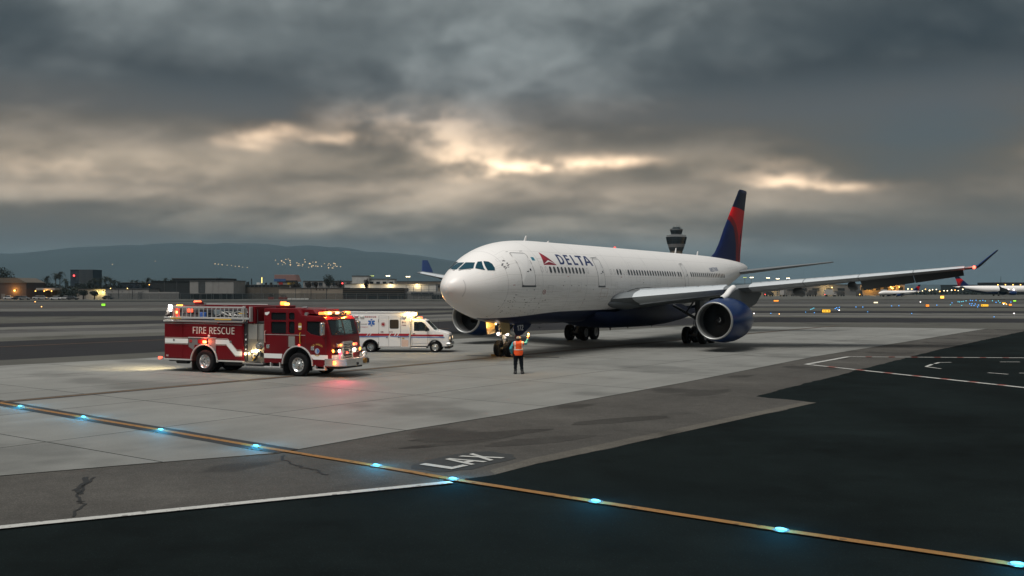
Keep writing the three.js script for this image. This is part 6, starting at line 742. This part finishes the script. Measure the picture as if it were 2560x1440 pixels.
// ---------- planting ----------
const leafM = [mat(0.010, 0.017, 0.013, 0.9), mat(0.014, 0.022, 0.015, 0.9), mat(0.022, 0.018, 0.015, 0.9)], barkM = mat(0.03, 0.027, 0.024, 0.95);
function leafCloud(r, n, rx, ry, rz, s) { const pos = []; for (let i = 0; i < n; i++) { const a = r() * 6.283, b = Math.acos(2 * r() - 1), q = Math.pow(r(), 0.45), lump = 0.72 + 0.5 * vnoise(Math.cos(a) * 2.2 + 7, b * 2.4 + rx), x = Math.sin(b) * Math.cos(a) * rx * q * lump, y = Math.cos(b) * ry * q * lump, z = Math.sin(b) * Math.sin(a) * rz * q * lump; for (let k = 0; k < 3; k++) pos.push(x + (r() - 0.5) * s * 2, y + (r() - 0.5) * s * 2, z + (r() - 0.5) * s * 2); } const g = new THREE.BufferGeometry(); g.setAttribute('position', new THREE.Float32BufferAttribute(pos, 3)); g.computeVertexNormals(); return g; }
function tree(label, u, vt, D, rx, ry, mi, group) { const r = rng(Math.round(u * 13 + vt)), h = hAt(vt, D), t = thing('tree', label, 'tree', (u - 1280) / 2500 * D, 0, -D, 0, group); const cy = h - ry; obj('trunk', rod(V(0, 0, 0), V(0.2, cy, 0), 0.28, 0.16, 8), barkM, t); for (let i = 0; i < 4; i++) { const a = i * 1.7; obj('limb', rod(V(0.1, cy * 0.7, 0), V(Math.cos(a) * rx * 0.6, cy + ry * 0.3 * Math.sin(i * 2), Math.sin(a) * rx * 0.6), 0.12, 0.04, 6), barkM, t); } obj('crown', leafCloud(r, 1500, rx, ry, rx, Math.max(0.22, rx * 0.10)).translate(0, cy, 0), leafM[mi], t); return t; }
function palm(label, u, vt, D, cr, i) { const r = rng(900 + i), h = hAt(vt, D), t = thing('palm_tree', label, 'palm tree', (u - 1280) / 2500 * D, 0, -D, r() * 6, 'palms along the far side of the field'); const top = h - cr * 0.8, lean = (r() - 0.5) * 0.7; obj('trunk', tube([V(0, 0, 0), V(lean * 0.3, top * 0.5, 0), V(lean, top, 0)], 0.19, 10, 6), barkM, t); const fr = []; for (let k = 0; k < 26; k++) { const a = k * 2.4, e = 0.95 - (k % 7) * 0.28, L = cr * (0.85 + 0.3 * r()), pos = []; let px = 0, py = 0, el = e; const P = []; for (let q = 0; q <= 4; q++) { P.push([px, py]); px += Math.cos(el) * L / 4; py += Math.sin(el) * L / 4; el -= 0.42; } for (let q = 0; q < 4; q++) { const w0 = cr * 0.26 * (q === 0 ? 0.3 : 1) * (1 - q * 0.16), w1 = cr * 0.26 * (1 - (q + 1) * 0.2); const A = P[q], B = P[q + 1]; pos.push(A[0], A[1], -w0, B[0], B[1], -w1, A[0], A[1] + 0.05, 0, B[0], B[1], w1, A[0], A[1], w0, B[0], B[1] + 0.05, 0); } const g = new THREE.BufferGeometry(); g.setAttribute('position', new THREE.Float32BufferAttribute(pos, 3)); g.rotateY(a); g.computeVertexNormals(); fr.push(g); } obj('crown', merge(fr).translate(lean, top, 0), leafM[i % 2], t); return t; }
{
  const where = ['left of the twin palms near the picture edge', 'shorter one of the twin palms at left', 'taller one of the twin palms at left', 'low one before the blue office tower', 'just right of the blue office tower', 'second right of the office tower', 'third right of the office tower', 'tallest right of the office tower', 'right beside the tallest one', 'short one over the pale hall lamps', 'over the left end of the long pale hall', 'left one of the spaced pair over the pale hall', 'right one of the spaced pair over the pale hall', 'left in the clump before the black hangar', 'tallest in the clump before the black hangar', 'middle in the clump before the black hangar', 'right of the middle in the hangar clump', 'slim one behind the black hangar', 'last one left of the hangar roof block', 'lone one over the pale raised box'];
  const pl = [[118, 683, 1.5], [139, 676, 1.6], [150, 671, 1.8], [165, 690, 1.7], [224, 694, 1.5], [237, 689, 1.3], [253, 687, 1.7], [265, 683, 1.7], [277, 688, 1.5], [285, 694, 1.3], [298, 696, 1.4], [331, 695, 1.25], [341, 694, 1.25], [360, 696, 1.6], [370, 688, 1.4], [381, 693, 1.2], [395, 694, 1.5], [413, 689, 1.25], [427, 693, 1.2], [580, 693, 0.8]];
  pl.forEach(([u, v, c], i) => palm(`dark palm tree ${where[i]}`, u, v, 430 + (i * 37 % 60), c * 1.75, i));
  tree('large dark tree at the left edge beside the brown house', 6, 666, 405, 4.2, 4.6, 0); tree('wide dark bush behind the amber lit canopy', 170, 714, 396, 4.6, 3.0, 0); tree('dark tree between the brown house and the canopy', 76, 706, 412, 3.4, 3.4, 0); tree('low umbrella tree before the floodlit pale hall, left one', 208, 725, 394, 1.9, 1.1, 0); tree('low umbrella tree before the floodlit pale hall, right one', 236, 727, 394, 1.7, 1.0, 0);
  tree('small bush left of the louvred building roof', 738, 704, 415, 2.7, 1.7, 2); tree('tallest dark tree over the beige concrete hall', 822, 686, 430, 2.7, 2.8, 0); tree('dark tree at the right end of the beige hall', 850, 700, 428, 2.0, 1.9, 2); tree('thin small tree over the middle of the beige hall', 772, 704, 425, 1.2, 1.5, 2); tree('second thin small tree over the beige hall', 790, 704, 425, 0.9, 1.2, 2); tree('spiky small tree above the louvred building', 916, 697, 432, 1.1, 2.2, 2); tree('wide dark bush left of the canopy', 100, 700, 440, 5, 3.5, 0);
  [['wide dark tree mass behind the brown house', 40, 700, 6, 3.6], ['dark tree behind the left canopy end', 128, 708, 5, 3.2], ['dark tree right of the wide bush', 200, 708, 4.5, 3], ['low dark tree behind the floodlit hall', 232, 710, 5, 2.6], ['dark tree row end behind the long pale hall', 272, 710, 5, 2.6], ['dark tree before the navy shed', 350, 708, 4.4, 2.6], ['dark clump behind the hangar palms', 395, 703, 4.4, 2.6], ['leafy tree on the hangar roof line', 548, 694, 2.4, 1.6]].forEach(([l, u, v, rx, ry], i) => tree(l, u, v, 446 + i * 5, rx, ry, 0));
  for (const [i, [u, vt, rx, ry]] of [[2225, 718, 9, 4.5], [2330, 728, 14, 4], [2390, 730, 13, 4], [2440, 724, 10, 5], [2462, 716, 6, 5.5], [2500, 724, 12, 5], [2545, 722, 12, 5.5], [2280, 730, 10, 3.5]].entries()) tree(`dark tree in the far line at right, number ${['one', 'two', 'three', 'four', 'five', 'six', 'seven', 'eight'][i]} by its height`, u, vt, 700 + i * 9, rx, ry, 0);
  for (const [i, u] of [678, 708].entries()) { const D = 388, t = thing('planter', i ? 'larger red planter box with a bush before the beige hall' : 'smaller red planter box with a bush before the brown hall', 'planter', (u - 1280) / 2500 * D, 0, -D); obj('box', bx(-1.1 - i * 0.6, 1.1 + i * 0.6, 0, 1.0, -0.6, 0.6, 0.05), wm(0.26, 0.05, 0.035), t); obj('bush', leafCloud(rng(70 + i), 300, 1.2 + i * 0.5, 0.8, 0.6, 0.16).translate(0, 1.5, 0), leafM[0], t); }
  { const t = thing('barrier', 'low white barrier row beside the red planter', 'barrier', (745 - 1280) / 2500 * 386, 0, -386); for (let i = 0; i < 5; i++) obj('barrier_block', bx(-4 + i * 1.65, -2.5 + i * 1.65, 0, 0.55, -0.25, 0.25, 0.06), BM.white, t); }
}
// parked cars at the left
function car(label, u, v, paint) { const p = G(u, v), t = thing('parked_car', label, 'car', p[0], 0.012, p[1], 0.1, 'cars parked at the left'); obj('body', slab([[-2.1, 0.32], [2.1, 0.32], [2.15, 0.72], [1.2, 0.86], [-1.9, 0.92], [-2.15, 0.75]], -0.85, 0.85, 0.06), paint, t); obj('cabin', slab([[-1.75, 0.88], [1.1, 0.84], [0.45, 1.38], [-1.1, 1.42]], -0.74, 0.74, 0.06), winMat, t); obj('roof', slab([[-1.05, 1.38], [0.45, 1.34], [0.3, 1.46], [-0.9, 1.48]], -0.7, 0.7, 0.02), paint, t); for (const x of [-1.3, 1.3]) for (const z of [-0.78, 0.78]) obj('wheel', disc(x, 0.32, z, 0.32, 0.22, 'z', 14), M.rubber, t); return t; }
[[24, 'white', 0.5], [48, 'dark', 0.03], [62, 'grey', 0.16], [96, 'silver', 0.42], [108, 'light grey', 0.34], [140, 'white', 0.5], [152, 'pale', 0.42], [166, 'silver', 0.40], [182, 'dark', 0.04], [270, 'dark', 0.03]].forEach(([u, c, k], i) => car(`${c} parked car, ${['first', 'second', 'third', 'fourth', 'fifth', 'sixth', 'seventh', 'eighth', 'ninth', 'tenth'][i]} from the left along the far edge`, u, 748.5 + (i % 3) * 0.6, mat(k, k, k * 1.02, 0.35, 0.2)));
// ---------- right side: terminal, masts, garages, far airliners ----------
{
  let t = hall('terminal', 'grey terminal building with dark window bays behind the wing', 1866, 2150, 711, 620, 30, BM.grey, { win: 9, wy: 0.55, wh: 0.12, joints: [0.2, 0.45, 0.7] }); t.meta; for (const [f, y] of [[0.15, 6], [0.32, 5], [0.52, 6.4], [0.75, 5], [0.9, 5.6]]) bulbOn(t, 'wall_lamp', lerp(-t.meta.w / 2, t.meta.w / 2, f), y, 15.6, 0.3, warmBulb); lamp(-20, 4, 19, 1, 0.62, 0.22, 160, t); lamp(14, 4, 19, 1, 0.62, 0.22, 160, t);
  t = hall('terminal_wing', 'warm glowing terminal front beyond the wing', 2148, 2262, 710, 640, 20, BM.beige, { win: 6, wy: 0.6, wh: 0.14 }); for (let i = 0; i < 5; i++) bulbOn(t, 'canopy_lamp', -11 + i * 5.4, 5.4, 11, 0.42, amberBulb); lamp(-8, 4.6, 14, 1, 0.50, 0.10, 150, t); lamp(8, 4.6, 14, 1, 0.50, 0.10, 150, t); obj('canopy', bx(-13, 13, 6.2, 6.7, 10, 13.5), BM.beige, t);
  t = hall('parking_garage', 'open parking garage with two rows of amber lamps at right', 2486, 2660, 706, 820, 30, BM.dark, { roof: BM.grey }); for (let k = 0; k < 2; k++) for (let i = 0; i < 9; i++) bulbOn(t, 'deck_lamp', -26 + i * 6.2, 4.6 + k * 2.9, 15.6, 0.42, amberBulb);
  t = hall('far_block', 'dark distant block right of the second far airliner', 2380, 2490, 712, 900, 24, BM.teal, { win: 6, wy: 0.7 }); bulbOn(t, 'red_lamp', -9, 9.0, 12.5, 0.6, redBulb);
  const ML = ['first from the airliner tail', 'second from the tail', 'third from the tail', 'fourth from the tail', 'fifth from the tail', 'left of the two above the warm terminal', 'right of the two above the warm terminal', 'left one behind the airliner nose', 'right one behind the airliner nose', 'standing behind the long white hall']; [[1862, 694, 600, 0.3], [1879, 694, 600, 1], [1920, 695, 600, 0.8], [1944, 697, 600, 1], [1970, 696, 600, 1], [2221, 710, 660, 0.6], [2233, 711, 660, 0.6], [970, 690, 470, 0.9], [1020, 692, 470, 0.9], [930, 690, 480, 0.4]].forEach(([u, v, D, k], i) => { const p = AT(u, v, D), m = thing('light_mast', `tall floodlight mast, ${ML[i]}`, 'light mast', p.x, 0, -D, 0, 'apron light masts'); obj('pole', rod(V(0, 0, 0), V(0, p.y - 0.2, 0), 0.22, 0.12, 8), BM.grey, m); obj('cross_arm', bx(-0.9, 0.9, p.y - 0.3, p.y - 0.1, -0.1, 0.1), BM.grey, m); for (const x of [-0.7, 0, 0.7]) obj('lamp_head', bx(x - 0.2, x + 0.2, p.y - 0.1, p.y + 0.2, -0.1, 0.3, 0.05), k < 0.5 ? glow(0.85, 1, 0.25, 1.2) : glow(1, 0.82, 0.5, 9 * k), m); });
  const r = rng(77); for (let i = 0; i < 16; i++) { const u = 2268 + i * 9 + r() * 4, v = 722 + r() * 8, D = 660, p = AT(u, v, D), m = thing('street_lamp', `small amber street lamp in the far row, ${['first', 'second', 'third', 'fourth', 'fifth', 'sixth', 'seventh', 'eighth', 'ninth', 'tenth', 'eleventh', 'twelfth', 'thirteenth', 'fourteenth', 'fifteenth', 'sixteenth'][i]} after the red tail`, 'street lamp', p.x, 0, -D, 0, 'far row of street lamps'); obj('pole', rod(V(0, 0, 0), V(0, p.y, 0), 0.07, 0.05, 6), BM.grey, m); bulbOn(m, 'bulb', 0, p.y, 0.1, 0.26 + r() * 0.16, i % 4 === 1 ? amberBulb : glow(1, 0.8, 0.45, 4)); }
  { const p = AT(2362, 694, 700), m = thing('antenna_mast', 'thin dark antenna mast at far right', 'mast', (2502 - 1280) / 2500 * 760, 0, -760); obj('pole', rod(V(0, 0, 0), V(0, hAt(690, 760), 0), 0.3, 0.1, 6), BM.dark, m); obj('stay', rod(V(-1.6, 0, 0), V(0, 8, 0), 0.06), BM.dark, m); }
  // airliners standing at the far gates
  const a = airliner(false, 'small white airliner with a red tail at the far terminal', (2196 - 1280) / 2500 * 520, -520, -0.35, 0.42, 'far airliners'); a.rotation.y = 0.22;
  const b = airliner(false, 'white airliner with a dark tail at the far right gate', (2590 - 1280) / 2500 * 590, -590, Math.PI - 0.12, 0.78, 'far airliners');
  for (const q of [a, b]) for (const [s, z] of [[6.7, 0], [28.8, 5.3], [28.8, -5.3]]) { const g = new THREE.Group(); g.name = 'landing_gear'; g.position.set(s, 0, z); q.add(g); obj('leg', rod(V(0, 0.5, 0), V(0, 3, 0), 0.2), M.gearSteel, g); obj('wheel', disc(0, 0.6, 0, 0.6, 0.9, 'z', 14), M.rubber, g); }
  for (const s of [17, 21]) bulbOn(b, 'cabin_lamp', s, 4.6, -3.1, 0.5, glow(1, 0.85, 0.85, 6));
  // ground service vehicles
  const SV = ['at the left end under the wing', 'second from the wing root', 'third from the wing root', 'before the middle of the grey terminal', 'right of the terminal middle', 'near the right end of the terminal', 'beside the warm terminal front', 'before the red tailed airliner', 'left of the far row of lamps']; [[1885, 0.2], [1915, 0.06], [1945, 0.3], [1985, 0.10], [2020, 0.05], [2060, 0.35], [2100, 0.08], [2140, 0.05], [2188, 0.4]].forEach(([u, k], i) => { const D = 560, m = thing('service_truck', `small ${k > 0.15 ? 'pale' : 'dark'} service truck, ${SV[i]}`, 'truck', (u - 1280) / 2500 * D, 0.012, -D + (i % 3) * 6, (i % 5) * 0.5, 'service trucks before the terminal'), c = mat(k, k * 0.97, k * 0.92, 0.6); obj('cargo_box', bx(-3.4, 1.0, 0.9, 3.0 + (i % 3) * 0.4, -1.1, 1.1, 0.06), c, m); obj('cab', slab([[1.1, 0.6], [2.7, 0.6], [2.7, 1.5], [2.2, 2.3], [1.1, 2.3]], -1, 1, 0.05), c, m); obj('cab_window', bx(1.5, 2.35, 1.6, 2.1, 1.0, 1.02), winMat, m); for (const x of [-2.4, 1.9]) for (const z of [-0.95, 0.95]) obj('wheel', disc(x, 0.45, z, 0.45, 0.3, 'z', 12), M.rubber, m); if (i % 2) bulbOn(m, 'tail_lamp', -3.45, 1.1, 0.8, 0.22, i % 4 === 1 ? redBulb : amberBulb); });
}
// control tower
{
  const D = 640, c = AT(1696, 722, D), t = thing('control_tower', 'airport control tower with dark flared cab behind the fuselage', 'tower', c.x, 0, -D - 8), H = v => hAt(v, D), m = p => p * D / 2500, n = 16;
  const ring = (nm, v0, r0, v1, r1, mt) => { const g = new THREE.CylinderGeometry(m(r1), m(r0), H(v1) - H(v0), n); return obj(nm, g.translate(0, (H(v0) + H(v1)) / 2, 0), mt, t); };
  for (let i = 0; i < 6; i++) { const a = i * Math.PI / 3 + 0.3; obj('shaft_fin', bx(-m(4.5), m(4.5), 0, H(624), -m(2), m(2)).translate(0, 0, m(13)).rotateY(a), BM.beige, t); } obj('shaft_core', new THREE.CylinderGeometry(m(11), m(11), H(622), 12).translate(0, H(622) / 2, 0), BM.grey, t);
  ring('collar', 626, 16.5, 617, 20, BM.roof); ring('lower_ring', 617, 20, 609, 22, wm(0.20, 0.19, 0.19)); const gl = ring('glazed_lounge', 609, 22, 591, 26, winMat); obj('band', new THREE.CylinderGeometry(m(24.4), m(24.1), H(600) - H(601.5), n).translate(0, (H(600) + H(601.5)) / 2, 0), BM.dark, gl); for (let i = 0; i < 16; i++) { const a = (i + 0.5) / 16 * 2 * Math.PI; obj('mullion', rod(V(Math.cos(a) * m(22.2), H(609), Math.sin(a) * m(22.2)), V(Math.cos(a) * m(26.1), H(591), Math.sin(a) * m(26.1)), 0.12, 0.12, 5), BM.dark, gl); }
  ring('balcony', 591, 26.5, 585, 15, BM.grey); obj('balcony_rail', new THREE.TorusGeometry(m(24.5), 0.10, 5, 32).rotateX(Math.PI / 2).translate(0, H(587.5), 0), BM.dark, t); ring('cab_base', 585, 13, 583, 13, BM.roof); const cb = ring('cab', 583, 13, 574, 15.5, winMat); for (let i = 0; i < 12; i++) { const a = i / 12 * 2 * Math.PI; obj('mullion', rod(V(Math.cos(a) * m(13.1), H(583), Math.sin(a) * m(13.1)), V(Math.cos(a) * m(15.6), H(574), Math.sin(a) * m(15.6)), 0.12, 0.12, 5), BM.dark, cb); } ring('cab_roof', 574, 16, 571, 16.2, BM.grey); ring('roof_dome', 571, 11, 566, 9, BM.teal);
  for (const [x, v] of [[-13, 568], [-6, 561], [0, 559], [4, 558], [7, 560], [12, 567], [10, 563]]) obj('aerial', rod(V(m(x), H(571), 0), V(m(x) * 1.05, H(v), 0), 0.10, 0.05, 5), BM.dark, t);
}
// ---------- field lights and signs ----------
{
  const blue = glow(0.05, 0.36, 1, 2.4), cyan = glow(0.08, 0.6, 0.8, 2), white = glow(1, 0.9, 0.85, 8), amb = glow(1, 0.42, 0.10, 7), kinds = { b: [blue, 'blue'], c: [cyan, 'cyan'], w: [white, 'white'], a: [amb, 'orange'] }, stem = mat(0.08, 0.08, 0.08, 0.7);
  const list = [[1927, 788, 'b'], [1885, 788, 'w'], [1948, 789.5, 'a'], [2014, 784.5, 'b'], [2036, 786, 'b'], [2027, 777.5, 'c'], [2030.5, 776, 'c'], [2034.5, 774, 'c'], [2088, 775.5, 'b'], [2094, 777.5, 'b'], [2098, 772, 'b'], [2091.5, 773, 'b'], [2098, 779.5, 'w'], [2140, 771, 'b'], [2157, 771, 'b'], [2169, 783.5, 'b'], [2279, 788, 'b'], [2485, 797, 'b'], [2535, 788, 'w'], [104, 770, 'a'], [88, 757, 'a'], [2229, 768, 'b'], [2247, 767.5, 'b'], [2301, 757.5, 'w'], [2342, 766, 'b'], [2376, 765, 'c'], [2380, 760, 'b'], [2404, 767, 'c'], [2424, 762.5, 'b'], [2430, 762, 'b'], [2438, 763, 'b'], [2428, 766.5, 'b'], [2435, 767, 'b'], [2446, 766, 'b'], [2444, 770.5, 'b'], [2395, 757, 'c'], [2399, 757.5, 'c'], [2404, 757, 'c'], [2408, 756, 'c'], [2415, 754.5, 'c'], [2426, 753.5, 'b'], [2431, 754, 'b'], [2440, 753.5, 'b'], [2450, 754.5, 'c'], [2457, 753.5, 'b'], [2463, 755, 'c'], [2481, 754.5, 'c'], [2496, 755, 'c'], [2500, 759.5, 'c'], [2509, 763, 'w'], [2516, 763.5, 'a'], [2527, 758, 'b'], [2490, 758.5, 'b']];
  const place = (u, v) => u < 200 ? (v > 765 ? 'nearer one on the left taxiway' : 'farther one on the left taxiway') : u < 1960 ? 'beside the right engine' : u < 2045 ? 'left of the wide yellow sign' : u < 2110 ? 'right of the wide yellow sign' : u < 2200 ? 'under the outer wing' : u < 2310 ? 'below the small red tailed airliner' : u < 2410 ? 'left of the blue cluster' : u < 2450 ? 'in the dense blue cluster' : u < 2500 ? 'around the right yellow sign' : 'near the right edge', count = new Map();
  const words = ['first', 'second', 'third', 'fourth', 'fifth', 'sixth', 'seventh', 'eighth', 'ninth', 'tenth', 'eleventh', 'twelfth'];
  const key = q => place(q[0], q[1]) + q[2], total = new Map(); list.forEach(q => total.set(key(q), (total.get(key(q)) || 0) + 1)); list.sort((a, b) => a[0] - b[0]);
  list.forEach(q => { const [u, v, k] = q, p = G(u, v), [m, nm] = kinds[k], pl = place(u, v), i = count.get(key(q)) || 0; count.set(key(q), i + 1); const lab = total.get(key(q)) > 1 ? `tiny ${nm} field light ${pl}, ${words[i]} from left` : `tiny ${nm} field light ${pl}`;
    const t = thing('field_light', lab, 'field light', p[0], 0.016, p[1], 0, 'field lights on the far taxiways'), R = clamp(-p[1] / 2500 * 1.5, 0.08, 0.4); obj('stem', rod(V(0, 0, 0), V(0, 0.22, 0), 0.05, 0.04, 6), stem, t); obj('lens', new THREE.SphereGeometry(R * 0.62, 8, 6).translate(0, 0.22 + R * 0.5, 0), m, t); });
  const sign = (label, u, v, wpx, hpx, face, txt, ink) => { const p = G(u, v), D = -p[1], w = wpx * D / 2500, h = hpx * D / 2500, t = thing('guidance_sign', label, 'sign', p[0], 0.016, p[1], 0, 'lit taxiway signs'); obj('cabinet', bx(-w / 2 - 0.06, w / 2 + 0.06, 0.12, h + 0.24, -0.2, 0.1, 0.02), M.blackTrim, t); obj('lit_face', bx(-w / 2, w / 2, 0.18, h + 0.18, 0.1, 0.13), face, t); for (const x of [-w * 0.35, w * 0.35]) obj('leg', bx(x - 0.05, x + 0.05, 0, 0.14, -0.05, 0.05), M.blackTrim, t); if (txt) obj('legend', [word(txt, -w * 0.42, w * 0.42, 0.18 + h * 0.22, 0.18 + h * 0.78, 0.131, 0.01)], ink, t).userData.kind = 'stuff'; return t; };
  const yel = glow(1, 0.52, 0.03, 1.3), org = glow(1, 0.30, 0.03, 1.6), grn = glow(0.35, 1, 0.05, 1.4), blk = M.blackTrim;
  sign('wide lit yellow sign behind the right engine', 2065, 783.5, 20, 6.5, yel, 'C6 B', blk); sign('lit yellow sign among blue lights at right', 2461, 768, 18, 5, yel, 'B C7', blk); sign('black sign with one orange panel on the far taxiway', 2318, 768.5, 8, 5, org, 'C', blk); sign('small lit yellow sign near the far right airliner', 2509, 761, 9, 3, yel, null); sign('small orange sign at the right edge beyond the blue lights', 2525, 766, 7, 4, org, null); sign('pale lit board on the far taxiway under the wing', 2189, 759.5, 10, 3, glow(1, 0.85, 0.55, 1.4), null); sign('small lit green sign on the left taxiway', 259, 766.5, 9, 5, grn, '25R', blk); sign('small green lit sign at the far right', 2536, 755, 7, 2.5, grn, null); sign('orange work lamp board before the far trees', 2355, 747, 9, 6, glow(1, 0.45, 0.06, 2.5), null); sign('orange lit barrier far under the wing', 1940, 755, 12, 3, org, null);
}
scene.fog = new THREE.FogExp2(new THREE.Color(0.45, 0.78, 1.0), 0.000040);
renderer.render(scene, camera);
